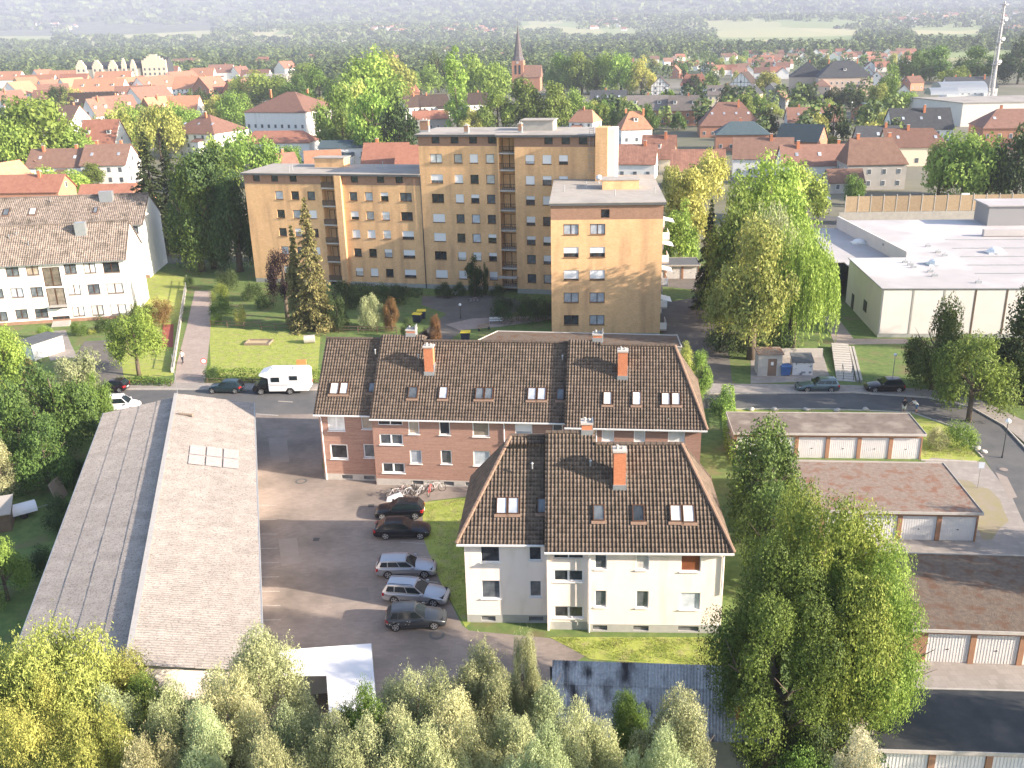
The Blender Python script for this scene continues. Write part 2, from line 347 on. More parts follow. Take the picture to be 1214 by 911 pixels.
M['roof_white'] = mat('white_roof_membrane', (.37, .355, .36), (.43, .41, .415), .25, .8, .05, c3=(.56, .54, .55), s3=.08)
M['panel_cream'] = mat('cream_wall_panel', (.62, .58, .55), (.67, .63, .60), .5, .8, rnd_v=.04)
M['panel_blue'] = mat('dark_blue_cladding', (.03, .045, .06), (.04, .055, .07), 1, .6)
M['garage_white'] = mat('white_garage_door', (.72, .71, .70), (.66, .65, .65), 1.5, .6, rnd_v=.05)
M['garage_post'] = mat('orange_brown_pier', (.34, .19, .115), (.28, .16, .105), 2, .9)
M['wood'] = mat('weathered_wood', (.20, .15, .11), (.28, .22, .17), 2, .9, .3, stretch=(1, 1, 6))
M['wood_dark'] = mat('dark_wood', (.10, .07, .05), (.14, .10, .07), 2, .9)
M['steel'] = mat('galvanised_steel', (.45, .46, .47), rough=.4, metal=.7)
M['dark_metal'] = mat('dark_metal', (.04, .045, .05), rough=.5)
M['white_lamp'] = mat('white_lamp_globe', (.85, .85, .85), rough=.3)
M['interior'] = mat('dark_interior', (.02, .02, .02), rough=.9)
def px_rects(Fm, y, x0, rects):
    """pixel rectangles -> wall-hole tuples relative to the wall's left end"""
    out = []
    for r in rects:
        cx, cy = (r[0] + r[2]) / 2, (r[1] + r[3]) / 2
        a, _ = Fm.px(r[0], cy, y); b, _ = Fm.px(r[2], cy, y); _, t = Fm.px(cx, r[1], y); _, q = Fm.px(cx, r[3], y)
        out.append((a - x0, q, b - a, t - q))
    return out
def solid_sides(mb, x0, x1, y0, y1, z1, m=0, z0=0, front=False):
    mb.cur = m
    if front: mb.poly([(x0, y0, z0), (x1, y0, z0), (x1, y0, z1), (x0, y0, z1)])
    mb.poly([(x1, y0, z0), (x1, y1, z0), (x1, y1, z1), (x1, y0, z1)]); mb.poly([(x1, y1, z0), (x0, y1, z0), (x0, y1, z1), (x1, y1, z1)])
    mb.poly([(x0, y1, z0), (x0, y0, z0), (x0, y0, z1), (x0, y1, z1)])
def skylights(parent, Fm, A, u, t, rects, panes):
    """roof windows given as pixel rectangles on the roof plane (local axes), frame > pane"""
    n = Vector(u).cross(Vector(t)).normalized(); Aw = Fm.w(*A); uw = Fm.u * u[0] + Fm.v * u[1] + Vector((0, 0, u[2])); tw = Fm.u * t[0] + Fm.v * t[1] + Vector((0, 0, t[2]))
    rot = Matrix((Vector(u), Vector(t), n)).transposed().to_euler()
    for r, pn in zip(rects, panes):
        cx, cy = (r[0] + r[2]) / 2, (r[1] + r[3]) / 2
        s0, _ = on_roof(Aw, uw, tw, r[0], cy); s1, _ = on_roof(Aw, uw, tw, r[2], cy); _, t1 = on_roof(Aw, uw, tw, cx, r[1]); _, t0 = on_roof(Aw, uw, tw, cx, r[3])
        w, h = s1 - s0, t1 - t0; mb = MB(); f = .07; H0, H1 = -.02, .13
        mb.box(0, w, 0, f, H0, H1).box(0, w, h - f, h, H0, H1).box(0, f, f, h - f, H0, H1).box(w - f, w, f, h - f, H0, H1)
        mb.cur = 1; mb.box(-.12, w + .12, -.22, -.003, .02, .075)
        o = mb.obj('roof_window', [M['brown_frame'] if pn != 'pane_x' else M['zinc'], M['ridge_rust']], parent); o.location = Vector(A) + Vector(u) * s0 + Vector(t) * t0; o.rotation_euler = rot
        pb = MB(); pb.box(f, w - f, f, h - f, .06, .09); pb.obj('pane', M[pn], o)
# ---------------------------------------------------------------- the two terraces of flats with brown pantile roofs
SL = R_(43.5)
TU = (0, math.cos(SL), math.sin(SL)); XU = (1, 0, 0)
def roof_ridge(Fm, ye, ze, px, py):
    A = Fm.w(0, ye, ze); _, t = on_roof(A, Fm.u, Fm.v * TU[1] + Vector((0, 0, TU[2])), px, py); return t
def roof_s(Fm, ye, ze, px, py):
    A = Fm.w(0, ye, ze); s, t = on_roof(A, Fm.u, Fm.v * TU[1] + Vector((0, 0, TU[2])), px, py); return s
def front_wall(root, Fm, y, x0, x1, zt, wins, base, wm, pm, plinth=.62, st=None, depth=.13):
    """front wall with window holes; wins = [(pixel rect, style)], base = basement window rects"""
    rects = px_rects(Fm, y, x0, [w[0] for w in wins]); rects = [(r[0], r[1], r[2], min(r[3], zt - .02 - r[1])) for r in rects]
    mb = MB(); wall(mb, (x0, y, plinth), (1, 0), x1 - x0, zt - plinth, [(r[0], r[1] - plinth, r[2], r[3]) for r in rects], depth)
    mb.obj('wall', wm, root)
    pb = MB(); br = px_rects(Fm, y - .03, x0, base); br = [(r[0], .12, r[2], .40) for r in br]
    wall(pb, (x0, y - .03, -.3), (1, 0), x1 - x0, plinth + .3, [(b[0], b[1] + .3, b[2], b[3]) for b in br], .2)
    pb.poly([(x0, y - .03, plinth), (x1, y - .03, plinth), (x1, y, plinth), (x0, y, plinth)]); pb.obj('plinth', pm, root)
    for r, w in zip(rects, wins): window(root, (x0, y, 0), (1, 0), r[0], r[1], r[2], r[3], w[1], depth)
    for r in br:
        b = MB(); b.box(0, r[2], 0, .03, 0, r[3]); b.cur = 1
        for k in range(4): b.box(.05, r[2] - .05, -.02, -.004, .05 + k * .09, .08 + k * .09)
        b.obj('basement_window', [M['pane_mid'], M['grey_frame']], root, (x0 + r[0], y + .14, r[1]))
def gutter(root, x0, x1, y, z, matl='metal_white', pipes=()):
    mb = MB(); mb.extr([(y - .14, z), (y - .12, z - .12), (y - .02, z - .13), (y, z)], 'x', x0, x1); mb.obj('gutter', M[matl], root)
    for (x, yw, zb) in pipes:
        p = MB(); p.path([(x, y - .06, z - .1), (x, yw - .08, z - .45), (x, yw - .08, zb)], .05, 8); p.obj('downpipe', M[matl], root)
W_, D_ = 'white_frame', {}
def S(pane='pane_dark', **k): return dict(pane=pane, frame=k.pop('frame', 'white_frame'), **k)
# --- cream house in front
FC = Frame((2.0, 54.78), R_(-3.6)); ZE = 6.35
cream = thing('apartment_house', 'cream rendered house with brown tiled roof and tall orange chimney beside the parked cars', 'house', FC.o, FC.a)
XR = 11.55
ye = -.42; yl = .95
tr = roof_ridge(FC, ye, ZE, 750, 527); th_ = roof_ridge(FC, ye, ZE, 680, 513); sr = roof_s(FC, ye, ZE, 808, 527); sh = roof_s(FC, ye, ZE, 706, 520)
tl = roof_ridge(FC, ye + yl, ZE, 630, 517); slh = roof_s(FC, ye + yl, ZE, 606, 517)
def pt(s, y0, t): return (s, y0 + TU[1] * t, ZE + TU[2] * t)
xe = XR + .5; xl = -5.55 - .45
M['tb'] = M['tiles_brown']
tiles(cream, pt(-.12, ye, 0), pt(xe, ye, 0), pt(sr, ye, tr), pt(-.12, ye, tr), M['tb'], .25, .31)
tiles(cream, pt(-.12, ye, tr), pt(sh, ye, tr), pt(sh, ye, th_), pt(-.12, ye, th_), M['tb'], .25, .31)
tiles(cream, pt(xl, ye + yl, 0), pt(-.12, ye + yl, 0), pt(-.12, ye + yl, tl), pt(slh, ye + yl, tl), M['tb'], .25, .31)
yr = ye + TU[1] * tr; zr = ZE + TU[2] * tr; yb = 2 * yr - ye
yrl = ye + yl + TU[1] * tl; zrl = ZE + TU[2] * tl
tiles(cream, (xe, ye, ZE), (xe, yb, ZE), (sr, yr + .01, zr), (sr, yr, zr), M['tb'], .25, .31)          # right hip
tiles(cream, (xl, yb + .3, ZE), (xl, ye + yl, ZE), (slh, yrl, zrl), (slh, yrl + .01, zrl), M['tb'], .25, .31)   # left hip
tiles(cream, (xe, yb, ZE), (xl, yb, ZE), (slh, yr, zr), (sr, yr, zr), M['tb'], .25, .31)
mb = MB(); yh, zh = ye + TU[1] * th_, ZE + TU[2] * th_
mb.poly([(sh, yr, zr - .1), (sh, yh, zh - .03), (sh, yh + 1.2, zr - .1)]).poly([(-.1, yr, zr - .1), (-.1, yh + 1.2, zr - .1), (-.1, yh, zh - .03)]).poly([(-.1, yh, zh), (-.1, yh + 1.2, zr - .1), (sh, yh + 1.2, zr - .1), (sh, yh, zh)])
mb.poly([(-.12, ye, ZE - .14), (-.12, ye + yl, ZE - .1), (-.12, yrl, zrl), (-.12, yr, zr)])   # step between the two roof planes
mb.box(-.14, xe - .05, ye + .05, yb - .05, ZE - .16, ZE - .05).box(xl + .05, -.15, ye + yl + .05, yb, ZE - .16, ZE - .05)
mb.obj('roof_verge', M['wood_dark'], cream)
ridge(cream, [(sr, yr, zr + .05), (xe, ye, ZE + .05)], M['ridge_rust']); ridge(cream, [(sh, yr, zr + .04), (sr, yr, zr + .05), (xe, yb, ZE)], M['tb']); ridge(cream, [(slh, yrl, zrl + .04), (-.15, yrl, zrl + .04)], M['tb'])
ridge(cream, [(xl, ye + yl, ZE + .05), (slh, yrl, zrl + .05)], M['ridge_rust']); ridge(cream, [(-.12, yh, zh + .03), (sh, yh, zh + .03)], M['tb'])
gutter(cream, -.15, xe, ye, ZE - .01, pipes=[(2.78, -.02, 0), (XR - .1, 0, 3.0)]); gutter(cream, xl, -.17, ye + yl, ZE - .01, pipes=[])
xb = FC.px(697, 700, 0)[0]
front_wall(cream, FC, 0, xb, XR, ZE - .05, [((705, 658, 719.5, 675), S('pane_mid')), ((754, 658, 769.5, 676), S('pane_pale')), ((807, 659, 831, 678), S('pane_brown', div=1)),
    ((705, 700.5, 719, 720), S('pane_mid')), ((754, 701, 769, 721), S('pane_mid')), ((806, 703, 830, 723), S('pane_sky', div=1))],
    [(703, 742, 720, 749), (751, 743, 769, 750), (804, 746, 828, 752)], M['cream'], M['cream_plinth'])
front_wall(cream, FC, .22, 0, xb, ZE - .05, [((656, 655, 692, 663), S(div=2, sill=False)), ((656, 676, 692, 690), S(div=2, ft=.1)), ((656.5, 719, 692, 733), S(div=2, ft=.1))], [], M['cream'], M['cream_plinth'])
front_wall(cream, FC, yl, -5.55, 0, ZE - .05, [((569.5, 645, 592.5, 667), S('pane_dark', div=1)), ((627, 646, 642, 665), S('pane_dark')), ((570.7, 688.5, 593, 710), S('pane_mid', div=1)), ((628, 689, 642, 708), S('pane_mid'))],
    [(571, 730, 587.5, 736), (627, 730, 644, 736)], M['cream'], M['cream_plinth'])
mb = MB(); D = yb - .42
mb.poly([(XR, 0, -.3), (XR, D, -.3), (XR, D, ZE - .05), (XR, 0, ZE - .05)]).poly([(XR, D, -.3), (-5.55, D, -.3), (-5.55, D, ZE - .05), (XR, D, ZE - .05)]).poly([(-5.55, D, -.3), (-5.55, yl, -.3), (-5.55, yl, ZE - .05), (-5.55, D, ZE - .05)])
mb.box(-.02, .12, .005, yl + .01, -.3, ZE - .06); mb.poly([(xb, 0, -.3), (xb, 0, ZE - .05), (xb, .22, ZE - .05), (xb, .22, -.3)])
mb.obj('side_wall', M['cream'], cream)
skylights(cream, FC, (0, ye, ZE + .05), XU, TU, [(703, 599, 717, 618), (749.5, 599, 764, 619), (794, 599, 808, 619), (809, 599, 823.5, 620)], ['pane_mid', 'pane_dark', 'pane_pale', 'pane_pale'])
skylights(cream, FC, (0, ye + yl, ZE + .05), XU, TU, [(588.5, 590, 601.5, 610), (602, 590, 615.5, 610), (637, 591, 648, 609)], ['pane_sky', 'pane_sky', 'pane_mid'])
def roof_chimney(root, Fm, ye_, px, pyb, pyt, w, d=.8):
    """chimney whose front foot is seen at (px, pyb) on the roof plane and whose head is at row pyt"""
    s, t = on_roof(Fm.w(0, ye_, ZE), Fm.u, Fm.v * TU[1] + Vector((0, 0, TU[2])), px, pyb)
    y = ye_ + TU[1] * t; zb = ZE + TU[2] * t; zt = HT(px, pyt, Fm.w(s, y)) - .3
    return chimney(root, s, y + d / 2, zb, zt, w, d)
roof_chimney(cream, FC, ye, 734.5, 579, 532, .80)
roof_chimney(cream, FC, ye, 696, 514, 499, .72)
def vent(root, x, y, z, h=.4, name='vent_pipe'): MB().tube((0, 0, 0), (0, 0, h), .06).tube((0, 0, h), (0, 0, h + .08), .11, .05).obj(name, M['zinc'], root, (x, y, z))
for (px, py) in ((700, 553), (631, 556)):
    s, t = on_roof(FC.w(0, ye, ZE), FC.u, FC.v * TU[1] + Vector((0, 0, TU[2])), px, py); vent(cream, *pt(s, ye, t))
# --- brick terrace behind it
FB = Frame((-12.45, 77.95), R_(-7.0)); ZE = 6.6; yl1 = .75; y3 = -.95
brick = thing('apartment_terrace', 'long red brick terrace with stepped brown tiled roofs behind the bicycles', 'house', FB.o, FB.a)
W2 = FB.loc(P(670, 502, 6.6))[0]; W3 = FB.loc(P(838, 507, 6.6))[0]
def ex(px, py, y): return roof_s(FB, y, ZE, px, py)
def et(px, py, y): return roof_ridge(FB, y, ZE, px, py)
yA, yB, yC = ye + yl1, ye, ye + y3
x1l = ex(371, 493, yA); t1 = et(420, 402, yA); t2 = et(600, 406, yB); t2h = et(470, 397, yB); s2h = ex(503, 400, yB); t3 = et(750, 410, yC); t3h = et(690, 403, yC); s3h = ex(712, 406, yC); s3 = ex(800, 410, yC)
tb = M['tb']
tiles(brick, pt(x1l, yA, 0), pt(-.1, yA, 0), pt(-.1, yA, t1), pt(x1l, yA, t1), tb, .26, .32)
tiles(brick, pt(-.1, yB, 0), pt(W2, yB, 0), pt(W2, yB, t2), pt(-.1, yB, t2), tb, .26, .32)
tiles(brick, pt(-.1, yB, t2), pt(s2h, yB, t2), pt(s2h, yB, t2h), pt(-.1, yB, t2h), tb, .26, .32)
tiles(brick, pt(W2, yC, 0), pt(W3, yC, 0), pt(s3, yC, t3), pt(W2, yC, t3), tb, .26, .32)
tiles(brick, pt(W2, yC, t3), pt(s3h, yC, t3), pt(s3h, yC, t3h), pt(W2, yC, t3h), tb, .26, .32)
rA = pt(0, yA, t1); rB = pt(0, yB, t2); rC = pt(0, yC, t3); ybk = 2 * rB[1] - yB + .2
tiles(brick, (W3, yC, ZE), (W3, ybk, ZE), (s3, rC[1] + .01, rC[2]), (s3, rC[1], rC[2]), tb, .26, .32)
mb = MB()
mb.poly([(x1l, rA[1], rA[2]), (0, rA[1], rA[2]), (0, ybk, ZE), (x1l, ybk, ZE)]).poly([(0, rB[1], rB[2]), (W2, rB[1], rB[2]), (W2, ybk, ZE), (0, ybk, ZE)]).poly([(W2, rC[1], rC[2]), (s3, rC[1], rC[2]), (W3, ybk, ZE), (W2, ybk, ZE)])
mb.poly([(-.1, yB, ZE - .14), (-.1, yA, ZE - .1), (-.1, rA[1], rA[2] + .02), (-.1, rB[1], rB[2])]).poly([(W2, yC, ZE - .14), (W2, yB, ZE - .1), (W2, rB[1], rB[2] + .02), (W2, rC[1], rC[2])])
for (a, b, yy, t0, t1_) in ((-.1, s2h, yB, t2, t2h), (W2, s3h, yC, t3, t3h)):
    q0, q1 = pt(0, yy, t0), pt(0, yy, t1_)
    for xx in (a, b): mb.poly([(xx, q0[1], q0[2] - .1), (xx, q1[1], q1[2] - .03), (xx, q1[1] + 1.2, q0[2] - .1)])
    mb.poly([(a, q1[1], q1[2]), (b, q1[1], q1[2]), (b, q1[1] + 1.2, q0[2] - .1), (a, q1[1] + 1.2, q0[2] - .1)])
mb.box(x1l + .02, -.12, yA + .05, ybk - .05, ZE - .16, ZE - .05).box(-.08, W2 - .02, yB + .05, ybk - .06, ZE - .17, ZE - .06).box(W2, W3 - .05, yC + .05, ybk - .05, ZE - .16, ZE - .05)
mb.box(x1l - .02, x1l + .1, rA[1] - .01, rA[1] + .01, ZE, rA[2] - .05)
mb.obj('rear_roof', M['tb'], brick)
ridge(brick, [(s3, rC[1], rC[2] + .05), (W3, yC, ZE + .05)], M['ridge_rust']); ridge(brick, [(s3h, rC[1], rC[2] + .05), (s3, rC[1], rC[2] + .05)], tb); ridge(brick, [(s2h, rB[1], rB[2] + .05), (W2, rB[1], rB[2] + .05)], tb); ridge(brick, [(x1l, rA[1], rA[2] + .05), (0, rA[1], rA[2] + .05)], tb)
gutter(brick, x1l, -.13, yA, ZE - .01, pipes=[(x1l + .55, yl1, 0)]); gutter(brick, -.1, W2 - .02, yB, ZE - .01, pipes=[(FB.px(598, 520, 0)[0], 0, 0)]); gutter(brick, W2, W3, yC, ZE - .01, pipes=[(FB.px(707, 515, y3)[0], y3, 0)])
xw = x1l + .35; zt = ZE - .05
front_wall(brick, FB, yl1, xw, 0, zt, [((388.5, 494, 408.5, 511), S('pane_pale', ft=.1)), ((428.5, 494, 441.5, 509), S('pane_warm')), ((391.5, 527, 412.5, 544.5), S('pane_dark', ft=.12, div=1)), ((431, 527, 445, 543), S('pane_mid', ft=.1))],
    [(405, 560, 418, 566), (431, 560, 444, 566)], M['brick_red'], M['concrete_light'])
front_wall(brick, FB, 0, 0, W2, zt, [((448, 499, 477, 504.5), S(div=2, sill=False)), ((450, 515, 477.5, 527.5), S('pane_mid', div=2, ft=.1)), ((453, 549, 480, 561), S(div=2, ft=.12)), ((484, 500, 497, 515), S('pane_warm', ft=.09)), ((520.5, 500, 533.5, 516), S('pane_dark', ft=.09)),
    ((560, 500.5, 580, 518), S('pane_warm', ft=.1, div=1)), ((486, 534, 500, 550), S('pane_sky', ft=.09)), ((522.5, 534, 535.5, 550.5), S('pane_mid', ft=.09)), ((561, 535, 581, 552.5), S('pane_sky', ft=.1, div=1)), ((610.5, 502, 631, 517), S('pane_sky', div=1, ft=.1, blind=.7)), ((655, 502, 667.5, 516), S('pane_mid', ft=.1))],
    [(489, 567, 502, 573), (525.5, 567, 538, 573), (551.5, 568, 564, 574)], M['brick_red'], M['concrete_light'])
front_wall(brick, FB, y3, W2 + .02, W3 - .45, zt, [((678.5, 507, 692, 512), S(sill=False)), ((713.5, 507, 728, 524), S('pane_pale', ft=.1)), ((751.5, 507, 765, 525), S('pane_pale', ft=.1)), ((792, 508, 812, 527), S('pane_pale', ft=.1, div=1))], [], M['brick_red'], M['concrete_light'])
mb = MB(); x1, x2 = xw, W3 - .45; D = ybk - .4
mb.poly([(x2, y3, -.3), (x2, D, -.3), (x2, D, zt), (x2, y3, zt)]).poly([(x2, D, -.3), (x1, D, -.3), (x1, D, zt), (x2, D, zt)])
mb.poly([(x1, D, -.3), (x1, yl1, -.3), (x1, yl1, zt), (x1, rA[1], rA[2] - .25), (x1, D, zt)]); mb.box(-.02, .1, .004, yl1 + .02, -.3, zt - .01).box(W2 + .02, W2 + .12, y3 + .004, .02, -.3, zt - .01)
mb.obj('side_wall', M['brick_red'], brick)
def sk(y, rects, panes): skylights(brick, FB, (0, y, ZE + .05), XU, TU, rects, panes)
sk(yA, [(391.5, 454, 402, 468), (403, 454, 413, 468), (437, 454, 444.5, 466)], ['pane_pale', 'pane_pale', 'pane_mid'])
sk(yB, [(484, 459, 495.5, 473), (520.5, 459, 531, 473.5), (563.7, 460, 573.7, 474), (574.5, 460, 584.5, 474), (625.5, 460, 636, 475), (637, 460, 647.5, 475), (660, 461, 669, 475)], ['pane_mid', 'pane_sky', 'pane_mid', 'pane_mid', 'pane_sky', 'pane_sky', 'pane_mid'])
sk(yC, [(715, 465, 725.5, 480.5), (749.5, 465, 760, 481), (784, 466, 794.5, 481), (796, 466, 806.5, 481)], ['pane_pale'] * 4)
for (y, px, b, t, w) in ((yB, 509, 444, 409, .82), (yB, 487, 398, 389, .8), (yC, 738, 449, 414, .82), (yC, 708.5, 404, 394, .8)): roof_chimney(brick, FB, y, px, b, t, w)
for (px, py) in ((496, 426), (722, 433), (445, 420), (667, 427)):
    s, t = on_roof(FB.w(0, yB, ZE), FB.u, FB.v * TU[1] + Vector((0, 0, TU[2])), px, py); vent(brick, *pt(s, yB, t))
# ---------------------------------------------------------------- ochre brick tower block with wings
GX = 0
def px_loc(Fm, y, r): return px_rects(Fm, y, 0, [r])[0]
rp = random.Random(11)
def rs(kinds=('pane_dark', 'pane_mid', 'pane_sky', 'pane_pale', 'pane_dark'), blinds=.45):
    st = dict(frame='brown_frame', pane=rp.choice(kinds), ft=.07, div=None or 1)
    if rp.random() < blinds: st['blind'] = rp.choice([.4, .7, 1.0])
    return st
def grid_facade(root, Fm, y, x0, x1, zt, cols, rows, wm, top=None, extra=(), skip=(), zb=.0, plinth=1.0, h=1.35, wide=()):
    """regular window grid: cols = local x centres and widths, rows = sill heights"""
    holes = []; sty = []
    for j, z in enumerate(rows):
        for i, (c, w) in enumerate(cols):
            if (i, j) in skip: continue
            holes.append((c - w / 2 - x0, z, w, h)); st = rs(); st['div'] = 2 if w > 1.5 else 1; sty.append(st)
    for (r, st) in extra: holes.append((r[0] - x0, r[1], r[2], r[3])); sty.append(st)
    tz = top or zt
    for (a, b, mt, nm) in ((plinth, tz, wm, 'wall'), (tz, zt, M['brick_brown'], 'attic_band'), (0, plinth, M['plinth_conc'], 'plinth')):
        if b - a < .01: continue
        mb = MB(); wall(mb, (x0, y, a), (1, 0), x1 - x0, b - a, [(q[0], q[1] - a, q[2], q[3]) for q in holes if a <= q[1] + .1 < b], .16); mb.obj(nm, mt, root)
    for q, st in zip(holes, sty): window(root, (x0, y, 0), (1, 0), q[0], q[1], q[2], q[3], st, .16)
FA = Frame((-13.35, 148.9), R_(-14.0))
tower = thing('apartment_tower', 'tall ochre brick apartment tower with a dark balcony column up its front', 'apartment block', FA.o, FA.a)
XW = FA.loc(P(722, 158, 24))[0]                     # right end of the tower
def colx(px, py, y=0): return FA.px(px, py, y)[0]
ZT = 24.0
cols = [(colx(518, 212), 1.95), (colx(544, 212), 1.3), (colx(562.5, 212), 1.3), (colx(581.5, 212), 1.3)]
rz = [FA.px(518, py, 0)[1] for py in (193.5, 217.5, 240.5, 264, 286.5, 308, 330)]
zatt = FA.px(518, 170.5, 0)[1]; ztop = FA.px(518, 172.5, 0)[1]
xs0, xs1 = colx(592, 250), colx(613, 250)
pro = .85
cols2 = [(FA.px(628.5, 212, -pro)[0], 1.35), (FA.px(648.5, 212, -pro)[0], 1.35), (FA.px(668, 212, -pro)[0], 1.35)]
att = lambda px, yy=0: ((FA.px(px, 166, yy)[0] - .6, zatt, 1.25, 1.2), dict(frame='brown_frame', pane='pane_dark', ft=.08, div=1, sill=False))
grid_facade(tower, FA, 0, 0, xs0, ZT - .3, cols, rz, M['brick_yellow'], top=zatt - .35, extra=[att(516), att(538.5), att(560.5), att(583)], plinth=rz[-1] - 1.0)
grid_facade(tower, FA, -pro, xs1, XW, ZT - .3, cols2, [r + .02 for r in rz], M['brick_yellow'], top=zatt - .35, extra=[att(650, -pro), att(670.5, -pro), att(691, -pro)], plinth=rz[-1] - 1.0)
mb = MB(); DT = 10.5   # recessed balcony column
yr_ = 1.5
mb.box(xs0, xs0 + .25, -.35, yr_, 0, ZT - .3).poly([(xs0, yr_, 0), (xs1, yr_, 0), (xs1, yr_, ZT - .3), (xs0, yr_, ZT - .3)]).poly([(xs1, yr_, 0), (xs1, -pro, 0), (xs1, -pro, ZT - .3), (xs1, yr_, ZT - .3)])
mb.poly([(0, DT, 0), (0, 0, 0), (0, 0, ZT - .3), (0, DT, ZT - .3)]).poly([(XW, -pro, 0), (XW, DT, 0), (XW, DT, ZT - .3), (XW, -pro, ZT - .3)]).poly([(XW, DT, 0), (0, DT, 0), (0, DT, ZT - .3), (XW, DT, ZT - .3)])
mb.obj('side_wall', M['brick_yellow'], tower)
fl = [r - 1.0 for r in rz]
for k, z in enumerate(fl + [zatt - 1.4]):
    if k == 0 and False: pass
    b = MB(); b.box(xs0 + .26, xs1 - .01, -.28, yr_ - .01, z - .12, z + .12); b.cur = 1
    for j in range(9): x = xs0 + .35 + (xs1 - xs0 - .5) * j / 8; b.box(x - .02, x + .02, -.26, -.22, z + .12, z + 1.0)
    b.box(xs0 + .27, xs1 - .02, -.27, -.21, z + .98, z + 1.04); b.obj('balcony', [M['concrete_light'], M['dark_metal']], tower)
    window(tower, (xs0, yr_, 0), (1, 0), .35, z + .2, (xs1 - xs0) - .6, 2.1, dict(frame='brown_frame', pane='pane_dark', div=2, ft=.08, sill=False), .04)
mb = MB(); mb.box(xs0 - .1, xs1 + .1, -pro - 1.0, -pro + .1, 2.5, 2.7); mb.obj('entrance_canopy', M['concrete_light'], tower)
mb = MB(); mb.box(-.35, XW + .3, -.4 - pro * 0, DT + .3, ZT - .3, ZT - .02).box(xs0, XW + .3, -pro - .4, -.4, ZT - .3, ZT - .021); mb.cur = 1; mb.box(-.38, XW + .33, -.43, DT + .33, ZT - .019, ZT + .06)
mb.box(xs0 - .02, XW + .33, -pro - .43, -.431, ZT - .0185, ZT + .058); mb.obj('roof', [M['roof_felt_dark'], M['roof_felt']], tower)
r0 = FA.loc(P(620, 150, 24.8)); mb = MB(); mb.box(r0[0] - .5, r0[0] + 4.4, 5.0, 8.2, 24.06, 25.5); mb.cur = 1; mb.box(r0[0] - .7, r0[0] + 4.6, 4.8, 8.4, 25.5, 25.65); mb.obj('lift_housing', [M['concrete'], M['roof_felt']], tower)
for (px, py, h, w) in ((504, 156, 2.0, 1.3), (553, 158, 1.3, .6), (617, 157, 1.5, .5)):
    q = FA.loc(P(px, py, 24.1)); chimney(tower, q[0], max(q[1], 1.2), 24.06, 24.1 + h * .8, w, .8, M['brick_brown'])
# pier at the right end with access ladder and pale side
q = FA.px(708, 200, -pro - .1)[0]; q2 = FA.px(721, 200, -pro)[0]
mb = MB(); mb.box(q, q + 1.75, -pro - 2.0, 0, 0, 25.2); mb.obj('stair_pier', M['brick_yellow'], tower)
mb = MB(); mb.box(q + 1.76, q + 2.75, -pro - 1.6, 1.2, 0, 25.0); mb.obj('stair_pier', M['white_wall'], tower, label='pale rendered stair shaft beside the brick pier')
lx = FA.px(701, 170, -pro - .2)[0]; mb = MB()
for s in (-.3, .3): mb.tube((lx + s, -pro - .25, 18.6), (lx + s, -pro - .25, 25.3), .03, n=5)
for k in range(20): mb.tube((lx - .3, -pro - .25, 18.9 + k * .32), (lx + .3, -pro - .25, 18.9 + k * .32), .02, n=4)
for k in range(6): mb.path([(lx - .4, -pro - .25, 20 + k), (lx - .4, -pro - .9, 20 + k), (lx + .4, -pro - .9, 20 + k), (lx + .4, -pro - .25, 20 + k)], .02, 4)
mb.obj('access_ladder', M['steel'], tower)
for px in (608.5,):
    mb = MB(); x = FA.px(px, 250, 0)[0]
# --- left wings, lower
mb = MB(); mb.tube((.05, -.1, 0), (.05, -.1, 18), .07, n=6); mb.obj('downpipe', M['dark_metal'], tower)
wing = thing('apartment_wing', 'six storey ochre brick wing left of the tower with white blinds and balcony column', 'apartment block', FA.o, FA.a)
ZW = 18.0; xl0 = FA.loc(P(283, 206, 18.0))[0]; xc = colx(408, 300)
def wc(px, py): return FA.px(px, py, .1)[0]
cA = [(wc(422, 256) + .0, 1.3), (wc(440, 256), 1.3), (wc(459.5, 256), 1.3), (wc(482.5, 256), 1.95)]
cA = [(wc(419, 233.5), 1.3), (wc(437.2, 233.5), 1.3), (wc(455.8, 233.5), 1.3), (wc(481, 234), 1.95)]
rA_ = [FA.px(440, py, .1)[1] for py in (238.5, 261, 283, 305, 328)]
cB = [(wc(331, 233.5), 1.35), (wc(350, 233.5), 1.35), (wc(369, 233.5), 1.35)]
rB_ = [FA.px(331, py, .1)[1] for py in (239, 262, 284, 306, 328)]
za = FA.px(440, 217, .1)[1]
xs3, xs4 = wc(383.5, 250), wc(400.5, 250)
def att2(px): return ((wc(px, 213) - .6, za, 1.2, 1.15), dict(frame='brown_frame', pane='pane_dark', ft=.08, div=1, sill=False))
grid_facade(wing, FA, .1, xs4 + 1.1, -.03, ZW - .3, cA, rA_, M['brick_yellow'], top=za - .35, extra=[att2(420), att2(451), att2(473)], plinth=rA_[-1] - .95)
grid_facade(wing, FA, .1, xl0 + .35, xs3, ZW - .3, cB, rA_, M['brick_yellow'], top=za - .35, extra=[att2(304), att2(325.5), att2(347.5)], plinth=rA_[-1] - .95)
mb = MB(); mb.box(xs4, xs4 + 1.1, -.5, 1.7, 0, ZW - .25).poly([(xs3, 1.6, 0), (xs4, 1.6, 0), (xs4, 1.6, ZW - .3), (xs3, 1.6, ZW - .3)]).poly([(xs3, .1, 0), (xs3, 1.6, 0), (xs3, 1.6, ZW - .3), (xs3, .1, ZW - .3)])
mb.poly([(xl0 + .35, 11, 0), (xl0 + .35, .1, 0), (xl0 + .35, .1, ZW - .3), (xl0 + .35, 11, ZW - .3)]).poly([(-.03, 11, 0), (xl0 + .35, 11, 0), (xl0 + .35, 11, ZW - .3), (-.03, 11, ZW - .3)])
mb.obj('side_wall', M['brick_yellow'], wing)
